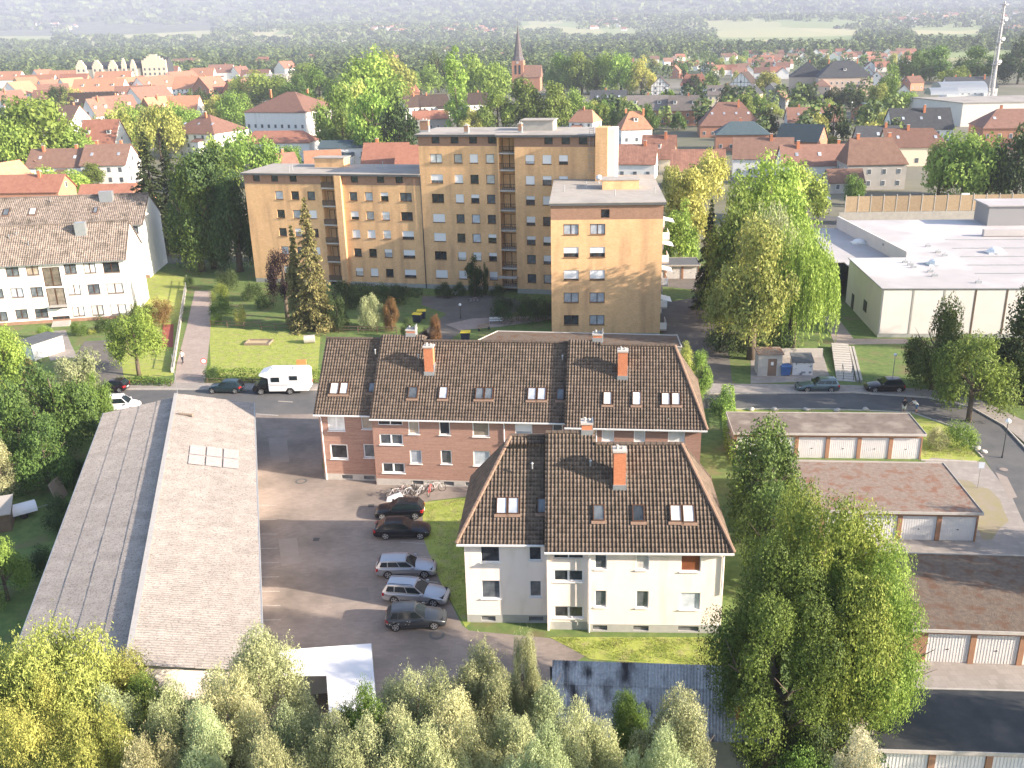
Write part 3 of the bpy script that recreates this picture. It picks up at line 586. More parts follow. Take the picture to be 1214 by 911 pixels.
for k, z in enumerate([r - .95 for r in rA_] + [rA_[0] + 1.9]):
    b = MB(); b.box(xs3 + .01, xs4 - .01, -.1, 1.58, z - .12, z + .12); b.cur = 1; b.box(xs3 + .01, xs4 - .01, -.09, -.04, z + .12, z + .98); b.obj('balcony', [M['concrete_light'], M['wood_dark']], wing)
    window(wing, (xs3, 1.6, 0), (1, 0), .3, z + .2, (xs4 - xs3) - .6, 2.0, dict(frame='brown_frame', pane='pane_dark', div=2, ft=.08, sill=False), .04)
mb = MB(); mb.box(xl0, -.05, -.35, 11.3, ZW - .3, ZW - .02); mb.cur = 1; mb.box(xl0 - .03, -.04, -.38, 11.33, ZW - .019, ZW + .06); mb.obj('roof', [M['roof_felt_dark'], M['roof_felt']], wing)
mb = MB(); q = FA.loc(P(383, 196, 18.6)); mb.box(q[0] - 2.2, q[0] + 3.0, 7, 9.6, ZW + .06, ZW + 1.5); mb.cur = 1; mb.box(q[0] - 2.4, q[0] + 3.2, 6.8, 9.8, ZW + 1.5, ZW + 1.64); mb.obj('roof_housing', [M['brick_yellow'], M['roof_felt']], wing)
for (px, py) in ((343, 204), (347, 203), (444, 203), (454, 199)):
    q = FA.loc(P(px, py, 18.1)); vent(wing, q[0], q[1], ZW + .05, 1.0, 'roof_vent')
# --- front block
FG = Frame((5.5, 121.95), R_(-4.5)); 
fb = thing('apartment_block', 'five storey ochre brick block in front of the tower with white roller shutters', 'apartment block', FG.o, FG.a)
ZG = 17.6; WG = FG.loc(P(789.5, 240, 17.6))[0] - .25; DG = 24.3
gc = [FG.px(677, 270, 0)[0], FG.px(708.5, 270, 0)[0]]
gz = [FG.px(677, py, 0)[1] for py in (278.5, 305.5, 332.5, 359, 385.5)]
ex_ = []
for j, z in enumerate(gz):
    for i, c in enumerate(gc):
        bl = {1: .6, 2: .9}.get(j, 0); ex_.append(((c - .98, z, 1.95, 1.35), dict(frame='brown_frame', pane='pane_dark' if j in (1, 2) or (j, i) == (4, 0) else 'pane_sky', ft=.07, div=2, blind=bl)))
xa, za_ = FG.px(717.5, 253, 0); ex_.append(((xa - .55, za_ - .6, 1.1, 1.1), dict(frame='brown_frame', pane='pane_dark', ft=.06, div=1, sill=False)))
grid_facade(fb, FG, 0, 0, WG, ZG - .3, [], [], M['brick_yellow'], top=FG.px(720, 253.5, 0)[1] - .75, extra=ex_, plinth=.3)
mb = MB(); mb.poly([(WG, 0, 0), (WG, DG, 0), (WG, DG, ZG - .3), (WG, 0, ZG - .3)]).poly([(WG, DG, 0), (0, DG, 0), (0, DG, ZG - .3), (WG, DG, ZG - .3)]).poly([(0, DG, 0), (0, 0, 0), (0, 0, ZG - .3), (0, DG, ZG - .3)]); mb.obj('side_wall', M['brick_yellow'], fb)
mb = MB(); mb.box(-.15, WG + .3, -.3, DG, ZG - .3, ZG - .02); mb.cur = 1; mb.box(-.18, WG + .33, -.33, DG + .02, ZG - .019, ZG + .06); mb.obj('roof', [M['roof_felt_dark'], M['roof_felt']], fb)
q = FG.loc(P(735, 222, 18.0)); mb = MB(); mb.box(q[0] - 2.4, q[0] + 2.6, q[1], q[1] + 3.2, ZG + .06, ZG + 1.3); mb.cur = 1; mb.box(q[0] - 2.5, q[0] + 2.7, q[1] - .1, q[1] + 3.3, ZG + 1.3, ZG + 1.4); mb.obj('roof_housing', [M['brick_yellow'], M['roof_felt']], fb)
for (px, py) in ((669, 227), (695, 223), (752, 219), (729, 232), (776, 229)): q = FG.loc(P(px, py, 17.7)); vent(fb, q[0], q[1], ZG + .05, .8, 'roof_vent')
q = FG.loc(P(710, 217, 18)); mb = MB(); mb.tube((0, 0, 0), (0, 0, .9), .04); mb.ball((0, -.15, 1.1), .45, 10, 6, .9); mb.obj('satellite_dish', M['metal_white'], fb, (q[0], q[1], ZG + .05))
for k, (z, y) in enumerate([(g - 1.0, yy) for g in gz for yy in (2.5, 10.5, 18.5)]):
    b = MB(); b.box(WG + .01, WG + .95, y - 1.6, y + 1.6, z - .1, z + .1); b.cur = 1; b.box(WG + .88, WG + .95, y - 1.6, y + 1.6, z + .1, z + .9).box(WG + .02, WG + .87, y - 1.6, y - 1.54, z + .1, z + 1.0); b.obj('balcony', [M['concrete_light'], M['metal_white']], fb)
for z, h in ((14.1, 0), (11, .1), (7.6, 0), (3.6, .1)):
    b = MB(); b.hexa([(WG + .1, 1, z + 1.0), (WG + 1.5, .8, z + .70), (WG + 1.5, 3.4, z + .70), (WG + .1, 3.6, z + 1.0), (WG + .1, 1, z + 1.06), (WG + 1.5, .8, z + .76), (WG + 1.5, 3.4, z + .76), (WG + .1, 3.6, z + 1.06)]); b.obj('awning', M['metal_white'], fb)
# flat roofed wing in front of the block
aw = [P(562, 406, 3.0), P(590, 393, 3.0), P(803, 398, 3.0), P(808, 412, 3.0)]
low = thing('low_garage_block', 'low flat roofed extension at the foot of the ochre block behind the brick terrace', 'garage', (aw[0].x, aw[0].y, 0))
pts = [(p.x - aw[0].x, p.y - aw[0].y) for p in (aw[0], P(808, 412, 3), P(803, 398, 3), aw[1])]
mb = MB(); mb.prism(pts, 0, 2.85); mb.obj('wall', M['concrete'], low); mb = MB(); mb.prism(pts, 2.855, 3.0); mb.obj('roof', M['roof_moss2'], low)
mb = MB()
for i in range(4): a, b = pts[i], pts[(i + 1) % 4]; mb.tube((*a, 3.02), (*b, 3.02), .08, n=4)
mb.obj('roof_edge', M['concrete_light'], low)
# ---------------------------------------------------------------- long barn with fibre cement roof
BL, BR_ = -.0, 0
f0, f1 = P(124, 490, 5.1), P(18, 778, 5.1); g0, g1 = P(300, 478, 5.1), P(310, 796, 5.1); r0, r1 = P(209, 471, 6.15), P(151, 795, 6.15)
barn = thing('barn', 'long low barn with pale weathered corrugated roof left of the car park', 'barn', (-26.5, 65, 0))
off = Vector((-26.5, 65, 0))
def sheets(root, e0, e1, q0, q1, nrow, ncol, matl, waves=5, amp=.028, name='roofing_sheet', lap=.10, seed=3):
    """corrugated sheets laid between eave e0-e1 and ridge q0-q1, each a piece of its own; ridges run up the slope"""
    rr = random.Random(seed); e0, e1, q0, q1 = [Vector(a) for a in (e0, e1, q0, q1)]
    def bl(a, b): return e0.lerp(e1, a).lerp(q0.lerp(q1, a), b)
    n = (e1 - e0).cross(q0 - e0).normalized(); n = n if n.z > 0 else -n
    for j in range(nrow):
        for i in range(ncol):
            a0, a1 = i / ncol, (i + 1) / ncol + .0006; b0, b1 = j / nrow, (j + 1) / nrow; V = []; Q = []; k = waves * 2
            lift = .035 + rr.uniform(-.006, .01); tl = rr.uniform(-.004, .006); da = rr.uniform(-.0004, .0004)
            for s in range(k + 1):
                a = a0 + (a1 - a0) * s / k + da; h = amp if s % 2 else -amp * .3
                V.append(tuple(bl(a, b0 - .012) + n * (h + lift + tl))); V.append(tuple(bl(a, b1) + n * (h + .004)))
            for s in range(k): Q.append((2 * s, 2 * s + 2, 2 * s + 3, 2 * s + 1))
            me = bpy.data.meshes.new(name); me.from_pydata(V, [], Q); me.materials.append(matl); me.update(); link(name, me, root)
M['fibre_sheet'] = mat('weathered_roof_sheet', (.27, .24, .215), (.36, .325, .295), 1.2, .95, .5, c3=(.15, .125, .115), s3=9, t3=(.50, .72), rnd_v=.06, bscale=9)
def o2(p): return Vector(p) - off
up = Vector((0, 0, .38))
sheets(barn, o2(f0), o2(f1), o2(r0), o2(r1), 4, 36, M['fibre_sheet'])
sheets(barn, o2(g0), o2(g1), o2(r0 + up), o2(r1 + up), 4, 36, M['fibre_sheet'], seed=5)
mb = MB(); a, b = o2(r0), o2(r1)
mb.hexa([a + Vector((-.08, 0, .02)), b + Vector((-.08, 0, .02)), b + Vector((.02, 0, .02)), a + Vector((.02, 0, .02)), a + up + Vector((-.14, 0, .04)), b + up + Vector((-.14, 0, .04)), b + up + Vector((.22, 0, .06)), a + up + Vector((.22, 0, .06))]); mb.obj('ridge_capping', M['concrete_light'], barn)
mb = MB()
def bw(a, b, za, zb): mb.poly([Vector((a.x, a.y, 0)), Vector((b.x, b.y, 0)), Vector((b.x, b.y, zb)), Vector((a.x, a.y, za))])
F0, F1, G0, G1, R0, R1 = [o2(q) for q in (f0, f1, g0, g1, r0, r1)]
ins = .35; F0i = F0 + Vector((ins, -ins, 0)); F1i = F1 + Vector((ins, ins, 0)); G0i = G0 + Vector((-ins, -ins, 0)); G1i = G1 + Vector((-ins, ins, 0)); R0i = R0 + Vector((0, -ins, 0)); R1i = R1 + Vector((0, ins, 0))
bw(F0i, F1i, 4.95, 4.95); bw(G1i, G0i, 4.95, 4.95); bw(F1i, R1i, 4.95, 6.1); bw(R1i, G1i, 6.4, 4.95); bw(G0i, R0i, 4.95, 6.4); bw(R0i, F0i, 6.1, 4.95); mb.obj('wall', M['cream'], barn)
mb = MB(); mb.tube(G0 + Vector((.1, 0, -.05)), G1 + Vector((.1, 0, -.05)), .09, n=6); mb.tube(F0 - Vector((.1, 0, .05)), F1 - Vector((.1, 0, .05)), .09, n=6); mb.obj('gutter', M['zinc'], barn)
for (px0, py0, px1, py1) in ((212, 494, 229, 496),):
    a, b = P(px0, py0, 6.2) - off, P(px1, py1, 6.1) - off; mb = MB(); mb.tube(a + Vector((0, 0, .25)), b + Vector((0, 0, .3)), .14); mb.obj('vent_pipe', M['wood'], barn)
mb = MB(); a = P(211, 470, 6.3) - off; mb.tube(a, a + Vector((0, 0, 4.2)), .03, n=5); mb.obj('roof_mast', M['steel'], barn)
# translucent sheets let into the right slope
rl = [P(242, 557, 5.95), P(298, 559, 5.35), P(301, 590, 5.35), P(236, 586, 5.95)]
uu = (g1 - g0).normalized(); A0 = P(298, 560, 5.2); 
for k in range(3):
    for j in range(2):
        s0 = .18 + .19 * k; b0, b1 = s0, s0 + .17
        def bl2(a, b): return o2(g0).lerp(o2(g1), a).lerp(o2(r0 + up).lerp(o2(r1 + up), a), b) + Vector((0, 0, .085))
        a0 = .285 + .046 * j; mb = MB(); V = [bl2(a0, b0), bl2(a0 + .043, b0), bl2(a0 + .043, b1), bl2(a0, b1)]; mb.hexa(V + [v + Vector((0, 0, .02)) for v in V]); mb.obj('rooflight_sheet', mat('old_rooflight', (.44, .40, .38), (.34, .30, .285), 4, .8), barn)
mb = MB(); w0 = R1i + Vector((2.2, -.05, 0)); mb.box(w0.x, w0.x + 1.4, w0.y - .06, w0.y + .02, 2.6, 3.9); mb.obj('window', M['pane_mid'], barn)
# ---------------------------------------------------------------- white marquee and corrugated shed in front
M['canvas'] = mat('white_canvas', (.70, .70, .73), (.66, .67, .71), .7, .7, .2)
LP = [P(x, y, z) for x, y, z in ((330, 771, 3.4), (440, 763, 3.4), (447, 842, 2.7), (390, 844, 2.7), (387, 801, 3.05), (334, 801, 3.05))]; o_ = Vector((LP[0].x, LP[0].y, 0)); q = [v - o_ for v in LP]
mq = thing('marquee', 'white L shaped sloping marquee roof with a dark opening beside the willows', 'tent', o_)
mb = MB()
for (a, b, c_, d_) in ((q[0], q[5], q[4], q[1]), (q[1], q[4], q[3], q[2])): mb.hexa([v - Vector((0, 0, .05)) for v in (a, b, c_, d_)] + [a, b, c_, d_])
mb.obj('roof_canvas', M['canvas'], mq)
for a, b in ((q[1], q[2]), (q[2], q[3]), (q[0], q[1]), (q[0], q[5])): mb = MB(); mb.poly([Vector((a.x, a.y, 0)), Vector((b.x, b.y, 0)), b - Vector((0, 0, .05)), a - Vector((0, 0, .05))]); mb.obj('wall_canvas', M['canvas'], mq)
for v in q: MB().tube((v.x, v.y, 0), (v.x, v.y, v.z - .06), .05).obj('pole', M['steel'], mq)
s0, s1, s2_, s3_ = P(655, 783, 4.1), P(905, 791, 4.1), P(905, 881, 2.9), P(690, 873, 2.9)
shed = thing('workshop_shed', 'lichen blackened corrugated shed behind the white flowering willow crowns', 'shed', (s3_.x, s3_.y, 0))
o_ = Vector((s3_.x, s3_.y, 0)); Q4 = [v - o_ for v in (s3_, s2_, s1, s0)]; Q4[0].x = -1.7; Q4[0].y += .1
M['shed_sheet'] = mat('lichen_roof_sheet', (.26, .26, .265), (.48, .48, .48), 6.0, .9, .5, c3=(.04, .04, .042), s3=1.0, t3=(.50, .68), st3=(1.3, .35, 1), rnd_v=.16)
sheets(shed, Q4[0], Q4[1], Q4[3], Q4[2], 3, 13, M['shed_sheet'], waves=5, amp=.04, seed=9)
mb = MB(); W = Q4[1].x; wall(mb, (-1.5, .35, 0), (1, -.01), W + 1.2, 2.8, [(1.9, .3, 2.3, 2.2), (W - 3.2, .6, 1.9, 1.5)], .1)
mb.poly([(W - .3, .3, 0), (W - .3, Q4[2].y - .3, 0), (W - .3, Q4[2].y - .3, 3.9), (W - .3, .3, 2.8)]).poly([(-1.5, Q4[3].y - .3, 0), (-1.5, .35, 0), (-1.5, .35, 2.8), (-1.5, Q4[3].y - .3, 3.9)]).poly([(W - .3, Q4[2].y - .3, 0), (-1.5, Q4[3].y - .3, 0), (-1.5, Q4[3].y - .3, 3.9), (W - .3, Q4[2].y - .3, 3.9)]); mb.obj('wall', M['concrete'], shed)
window(shed, (-1.5, .35, 0), (1, -.01), 1.9, .3, 2.3, 2.2, dict(frame='wood_dark', pane='pane_dark', div=2, sill=False), .1); window(shed, (-1.5, .35, 0), (1, -.01), W - 3.2, .6, 1.9, 1.5, dict(frame='white_frame', pane='pane_dark', div=3), .1)
mb = MB(); mb.box(-1.8, W + .1, -.05, .1, 2.72, 2.86); mb.obj('gutter', M['zinc'], shed)
cq = P(883, 850, 3.6) - o_; chimney(shed, cq.x, cq.y + .4, 3.0, 4.3, .8, .7)
# ---------------------------------------------------------------- rows of garages
def garages(label, fr, ang, n, depth, roofm, wd=2.9, h=2.5, lead=0.0, skip_front=False, tail=0.0, white=True):
    """fr = front right corner; doors run to the left"""
    W = n * wd + lead + tail; u = Vector((math.cos(ang), math.sin(ang), 0)); o = Vector((fr[0], fr[1], 0)) - u * W
    g = thing('garage_row', label, 'garages', o, ang)
    mb = MB(); pier = .22
    holes = [] if skip_front else [(lead + k * wd + pier, 0, wd - 2 * pier + .1, 2.15) for k in range(n)]
    wall(mb, (0, 0, 0), (1, 0), W, h, holes, .12, ms=0); mb.cur = 1
    mb.poly([(W, 0, 0), (W, depth, 0), (W, depth, h), (W, 0, h)]).poly([(W, depth, 0), (0, depth, 0), (0, depth, h), (W, depth, h)]).poly([(0, depth, 0), (0, 0, 0), (0, 0, h), (0, depth, h)])
    mb.obj('wall', [M['garage_post'], M['concrete']], g)
    for (x, z, w, hh) in holes:
        d = MB(); d.box(0, w, 0, .04, 0, hh); nr = 14
        for k in range(nr): xx = w * (k + .5) / nr; d.box(xx - w / nr * .28, xx + w / nr * .28, -.025, -.001, .06, hh - .06)
        dd = d.obj('garage_door', M['garage_white'], g, (x, .10, 0)); hd = MB(); hd.box(-.08, .08, -.07, -.026, -.02, .02).tube((0, -.08, -.01), (0, -.02, -.01), .03, n=6); hd.obj('handle', M['dark_metal'], dd, (w / 2, 0, 1.0))
    mb = MB(); mb.box(-.15, W + .15, -.3, depth + .15, h + .002, h + .13); mb.obj('roof', roofm, g)
    mb = MB(); mb.box(-.18, W + .18, -.36, -.301, h - .02, h + .2).box(-.18, W + .18, depth + .151, depth + .2, h - .02, h + .2).box(W + .151, W + .2, -.3, depth + .15, h - .02, h + .19).box(-.2, -.151, -.3, depth + .15, h - .02, h + .19); mb.obj('roof_edge', M['concrete_light'], g)
    return g
fA = P(1091, 545); fB_ = P(1156, 642.5); 
garages('farthest garage row with patched grey roof beside the round bushes', (fA.x, fA.y), R_(-5), 6, 4.7, M['roof_gA'] if 'roof_gA' in M else mat('patched_grey_roof', (.13, .105, .09), (.20, .165, .14), 1.2, .95, .5, c3=(.27, .235, .20), s3=.5), 2.85)
garages('garage row with red mossy gravel roof and three visible white doors', (fB_.x, fB_.y), R_(-5.2), 5, 8.6, M['roof_moss'], 2.95)
fC = P(1085, 785)
garages('garage row with half shaded brown gravel roof and ribbed white doors', (fC.x + 15.0, fC.y - 1.5), R_(-5.6), 5, 8.9, M['roof_moss2'], 2.95, lead=1.2)
dD = P(1214, 893, 2.6); garages('nearest garage row with black bitumen roof in the shade', (dD.x + 10, dD.y - .6), R_(-4.5), 6, 4.6, M['roof_black'], 2.9)
# ---------------------------------------------------------------- white flats at the left
FW = Frame((-55.5, 135.9), R_(8.5)); ZEW = 8.75
def flats(label, Fm, x0, DW, ze, ridge_px, wins, stairs=True, eave_o=.35, base=None):
    root = thing('white_flats', label, 'apartment block', Fm.o, Fm.a)
    yrd = DW / 2; g = Fm.w(0, yrd); zr = HT(ridge_px[0], ridge_px[1], g)
    t = Vector((0, yrd + eave_o, zr - ze))
    tiles(root, (x0, -eave_o, ze), (.2, -eave_o, ze), (.2, yrd, zr), (x0, yrd, zr), M['tiles_grey'], .32, .36)
    tiles(root, (.2, DW + eave_o, ze), (x0, DW + eave_o, ze), (x0, yrd, zr), (.2, yrd, zr), M['tiles_grey'], .32, .36)
    zt = ze + .02; zs = ze + (zr - ze) * eave_o / (yrd + eave_o) - .12
    mb = MB(); 
    rects = px_rects(Fm, 0, x0, [w[0] for w in wins]); rects = [(r[0], r[1], r[2], r[3]) for r in rects]
    wall(mb, (x0, 0, .5), (1, 0), -x0, zs - .5, [(r[0], r[1] - .5, r[2], r[3]) for r in rects], .14)
    mb.poly([(0, 0, -.3), (0, DW, -.3), (0, DW, zs), (0, yrd, zr - .1), (0, 0, zs)]).poly([(0, DW, 0), (x0, DW, 0), (x0, DW, zs), (0, DW, zs)]); mb.obj('wall', M['white_wall'], root)
    mb = MB(); wall(mb, (x0, .03, -.3), (1, 0), -x0, .8); mb.obj('plinth', M['brick_brown'], root)
    for r, w in zip(rects, wins): window(root, (x0, 0, 0), (1, 0), r[0], r[1], r[2], r[3], w[1], .14)
    gutter(root, x0, .2, -eave_o, ze, 'zinc'); ridge(root, [(x0, yrd, zr + .05), (.2, yrd, zr + .05)], M['tiles_grey'], .14)
    mb = MB(); mb.hexa([(.2, -eave_o, ze - .2), (.24, -eave_o, ze - .2), (.24, yrd, zr - .16), (.2, yrd, zr - .16), (.2, -eave_o, ze + .08), (.24, -eave_o, ze + .08), (.24, yrd, zr + .09), (.2, yrd, zr + .09)]); mb.obj('verge_board', M['wood_dark'], root)
    return root, zr, t
B2 = lambda p='pane_mid', **k: dict(frame='brown_frame', pane=p, div=2, ft=.09, **k)
w1 = []
for (x0_, y0_, x1_, y1_, pn) in ((6.5, 316, 22.5, 328, 'pane_mid'), (30.7, 315, 46, 326.5, 'pane_warm'), (76, 313, 90.5, 325, 'pane_mid'), (99, 312, 113.5, 324, 'pane_pale'), (122, 311, 141.5, 323.5, 'pane_dark'),
    (12.5, 341.7, 27.8, 353, 'pane_sky'), (36, 340.5, 51, 352, 'pane_mid'), (80.4, 338, 95.6, 349.7, 'pane_pale'), (103.8, 337, 118.5, 349, 'pane_mid'), (126.5, 336, 146.3, 348, 'pane_pale'), (-12, 343, 4, 354, 'pane_mid'), (-9, 370, 9, 381, 'pane_mid'),
    (18.3, 367, 33, 378, 'pane_mid'), (41.3, 366, 57, 377, 'pane_mid'), (85.7, 363.7, 100.4, 375, 'pane_pale'), (108.4, 362, 123, 374, 'pane_pale'), (131, 361, 150, 373, 'pane_pale')): w1.append(((x0_, y0_, x1_, y1_), B2(pn)))
w1.append(((51, 317, 72, 340), dict(frame='brown_frame', pane='pane_stair', div=2, ft=.12, sill=False))); w1.append(((56, 341.5, 78, 366.5), dict(frame='brown_frame', pane='pane_stair', div=2, ft=.12, sill=False)))
w1.append(((63, 375, 84, 391), dict(frame='brown_frame', pane='pane_dark', div=3, ft=.12, sill=False)))
wf, zr_, t_ = flats('long white three storey flats with brown windows at the left edge, nearer one', FW, -26, 11.4, ZEW, (148, 262), w1)
def fr_pt(Fm, ye_, ze_, t_, px, py):
    t = Vector(t_).normalized(); s, q = on_roof(Fm.w(0, ye_, ze_), Fm.u, Fm.v * t.y + Vector((0, 0, t.z)), px, py); return (s, ye_ + t.y * q, ze_ + t.z * q)
q = fr_pt(FW, -.35, ZEW, t_, 96, 280); mb = MB(); mb.box(-.75, .75, 0, 1.1, -.4, 1.9); mb.obj('chimney', M['zinc'], wf, q)
for p_ in ((20, 280), (34, 291), (11, 283)): vent(wf, *fr_pt(FW, -.35, ZEW, t_, *p_), .5)
mb = MB(); qx = FW.px(73, 372, 0); mb.box(-1.3, 1.3, -1.1, -.02, -.06, .06); mb.obj('door_canopy', M['concrete'], wf, (qx[0], 0, 2.6))
mb = MB()
for k in range(5): mb.box(-1.2, 1.2, -1.4 - .32 * k, -1.1 - .32 * k, -.3, .55 - .14 * k)
mb.obj('steps', M['concrete'], wf, (qx[0] + .2, 0, 0))
FW2 = Frame((-61.9, 161.2), R_(4)); 
w2 = [((151.6, 267, 163.7, 277), dict(frame='brown_frame', pane='pane_mid', div=1, ft=.09)), ((159, 288, 167.6, 298.5), dict(frame='brown_frame', pane='pane_pale', div=1, ft=.09)), ((162, 309, 171, 319.5), dict(frame='brown_frame', pane='pane_mid', div=1, ft=.09))]
wb, zr2, t2_ = flats('second white flats standing behind the nearer one with fewer windows in view', FW2, -34, 11.5, HT(170, 266, FW2.w(0, 0)), (169, 230), w2)
q = fr_pt(FW2, -.35, HT(170, 266, FW2.w(0, 0)), t2_, 126, 240); mb = MB(); mb.box(-1.1, 1.1, 0, 1.1, -.5, 1.8); mb.obj('chimney', M['zinc'], wb, q)
for p_ in ((60, 240),): vent(wb, *fr_pt(FW2, -.35, HT(170, 266, FW2.w(0, 0)), t2_, *p_), .7)
skylights(wb, FW2, (0, -.35, HT(170, 266, FW2.w(0, 0)) + .04), XU, tuple(t2_.normalized()), [(35, 247, 43, 255), (4, 248, 11, 256), (111, 246, 116, 253)], ['pane_pale', 'pane_mid', 'pane_mid'])
# ---------------------------------------------------------------- flat roofed hall at the right
FH = Frame((47.45, 117.5), R_(-5.5)); HH = 6.4
hall = thing('supermarket_hall', 'big flat white roofed hall with cream panel walls right of the weeping willow', 'hall', FH.o, FH.a)
def fl(px, py, z): return FH.loc(P(px, py, z))
p1_, p2_, p3_, p4_ = fl(1008, 307, HH), fl(1072, 304, HH), fl(1010, 258, HH), fl(1230, 255, HH)
main = [(-.2, -.2), (40, -.2), (40, 48), (p3_[0], 48), (p2_[0], p2_[1]), (p1_[0], p1_[1])]
main = [(-.15, -.15), (42, -.15), (42, 46.5), (p2_[0] - 3.2, 46.5), (p2_[0], p1_[1] + .3), (-.15, p1_[1])]
mb = MB(); mb.prism(main, HH - .02, HH + .1); mb.obj('roof', M['roof_white'], hall)
mb = MB(); mb.prism([(0, 0), (41.9, 0), (41.9, 46.3), (p2_[0] - 3, 46.3), (p2_[0] + .1, p1_[1] + .2), (0, p1_[1] - .1)], 0, HH - .03); mb.obj('wall', M['panel_cream'], hall)
mb = MB(); mb.prism([(-.05, -.05), (41.9, -.05), (41.9, .2), (-.05, .2)], 0, .5); mb.obj('plinth', M['plinth_conc'], hall)
for k in range(11):
    x = .15 + k * 3.8; mb = MB(); mb.box(x, x + 3.55, -.07, -.02, .52, HH - .1); mb.obj('wall_panel', M['panel_cream'], hall); mb = MB(); mb.box(x + 3.58, x + 3.77, -.10, -.02, .5, HH - .1); mb.obj('panel_joint', M['wood_dark'] if k > 1 else M['concrete'], hall)
mb = MB()
for (a, b) in (((-.2, -.2), (42, -.2)), ((-.2, -.2), (-.2, p1_[1]))): mb.tube((*a, HH + .12), (*b, HH + .12), .07, n=4)
mb.obj('roof_edge', M['grey_frame'], hall)
lowp = [fl(*q_, 5.3) for q_ in ((963, 276), (986, 311), (1008, 311), (1066, 306), (1000, 262))]
mb = MB(); lp = [(q_[0], q_[1]) for q_ in lowp]; lp[2] = (0 - .02, p1_[1] + .02); mb.prism([lp[0], lp[1], (-.02, lp[1][1]), (-.02, p1_[1] + .35), (p2_[0] + .1, p1_[1] + .36), (p2_[0] - 3.2, 46), (lp[0][0], 46)], 5.18, 5.3); mb.obj('lower_roof', M['roof_white'], hall)
mb = MB(); mb.box(lp[1][0] + .3, -.1, lp[1][1] + .4, 45, 0, 5.17); mb.obj('loading_bay', M['panel_blue'], hall)
mb = MB(); mb.hexa([(p2_[0] - 3.4, 46, 5.3), (p2_[0] - .05, p1_[1] + .4, 5.3), (p2_[0] + .15, p1_[1] + .4, 5.3), (p2_[0] - 3.1, 46, 5.3), (p2_[0] - 3.4, 46, 7.3), (p2_[0] - .05, p1_[1] + .4, 7.3), (p2_[0] + .15, p1_[1] + .4, 7.3), (p2_[0] - 3.1, 46, 7.3)]); mb.obj('parapet', M['panel_cream'], hall)
mb = MB(); sd = fl(1004, 362, 0)
for (yy, w, h0, h1) in ((12.8, 1.2, .05, 2.2), (6.2, 1.6, 1.5, 3.0)): mb.box(-.06, -.005, yy, yy + w, h0, h1)
mb.obj('side_door', M['dark_metal'], hall)
for (px, py, r) in ((1018, 289, 1.1), (1110, 314, 1.2), (1180, 300, 1.2)):
    z = 5.3 if px < 1050 else HH + .1; q = fl(px, py, z); mb = MB(); mb.box(-r, r, -r * .8, r * .8, 0, .2); mb.ball((0, 0, .2), r * .95, 12, 8, .55); mb.obj('roof_dome', M['metal_white'], hall, (q[0], q[1], z))
for (px, py) in ((1045, 284), (1049, 288), (1073, 309), (1079, 312), (1083, 315), (1103, 320), (1108, 325), (1100, 290), (1112, 297), (1120, 301), (1160, 333)):
    q = fl(px, py + 3, HH + .1); mb = MB(); mb.box(-.35, .35, -.15, .15, 0, .3).tube((0, 0, 0), (0, 0, .6), .05); mb.obj('roof_anchor', M['zinc'], hall, (q[0], q[1], HH + .1))
for k in range(5):
    q = fl(1120 + k * 9, 285 + k * 10, HH + .1); mb = MB(); mb.box(0, 14, -.04, .04, .05, .12); mb.obj('cable_tray', M['zinc'], hall, (q[0], q[1], HH + .1))
q = fl(1170, 268, HH + .1); mb = MB(); mb.box(0, 14, 0, 6, 0, 3.2); mb.cur = 1; mb.box(-.3, 14.3, -.3, 6.3, 3.2, 3.4); mb.obj('plant_room', [M['grey_frame'], M['roof_white']], hall, (q[0], q[1], HH + .1))
mb = MB(); q = fl(1166, 281, HH + .1); mb.box(0, 12, 0, .8, .1, 1.1); mb.obj('duct', M['roof_white'], hall, (q[0], q[1], HH + .1))
fa, fbk = P(1003, 262, 2.0), P(1172, 260, 2.0)
fence = thing('panel_fence', 'brown timber panel fence with steel posts behind the hall roof', 'fence', (P(1006, 270).x, P(1006, 270).y + 3, 0), R_(-4))
for k in range(15):
    mb = MB(); mb.box(k * 2.5 + .08, k * 2.5 + 2.42, -.03, .03, 2.6, 5.7); mb.obj('fence_panel', mat('fence_timber', (.30, .22, .14), (.38, .29, .19), 2, .9, rnd_v=.15), fence)
    mb = MB(); mb.box(k * 2.5 - .07, k * 2.5 + .07, -.08, .08, 0, 6.0); mb.obj('fence_post', M['concrete_light'], fence)
mb = MB(); mb.box(-1.2, 37.6, -.4, -.1, 0, 2.5); mb.obj('base_wall', M['concrete'], fence)
# ---------------------------------------------------------------- terrain and ground
def smooth(a, b, x): t = min(max((x - a) / (b - a), 0), 1); return t * t * (3 - 2 * t)
def hgt(x, y):
    z = 14 * smooth(1100, 2600, y) + 75 * smooth(2400, 5000, y) + 520 * smooth(4700, 9800, y)
    if y > 1200:
        k = smooth(1200, 4500, y); z += k * (9 * math.sin(x / 700 + 1.3) * math.cos(y / 900) + 5 * math.sin(x / 260 + y / 400)); 
        k2 = smooth(5000, 8000, y); z += k2 * (32 * math.sin(x / 620 + 2 + y / 1500) + 16 * math.sin(x / 240 - y / 500) + 9 * math.sin(x / 120 + y / 180))
    return z
xsu = np.linspace(-1, 1, 161); ys = np.concatenate([[-200, 0, 200, 500, 900, 1100], np.geomspace(1150, 12500, 150)])
V = []; 
for y in ys:
    hw = 600 + abs(y) * 1.0
    for s in xsu: V.append((s * hw, y, hgt(s * hw, y)))
nx = len(xsu); Q = [(j * nx + i, j * nx + i + 1, (j + 1) * nx + i + 1, (j + 1) * nx + i) for j in range(len(ys) - 1) for i in range(nx - 1)]
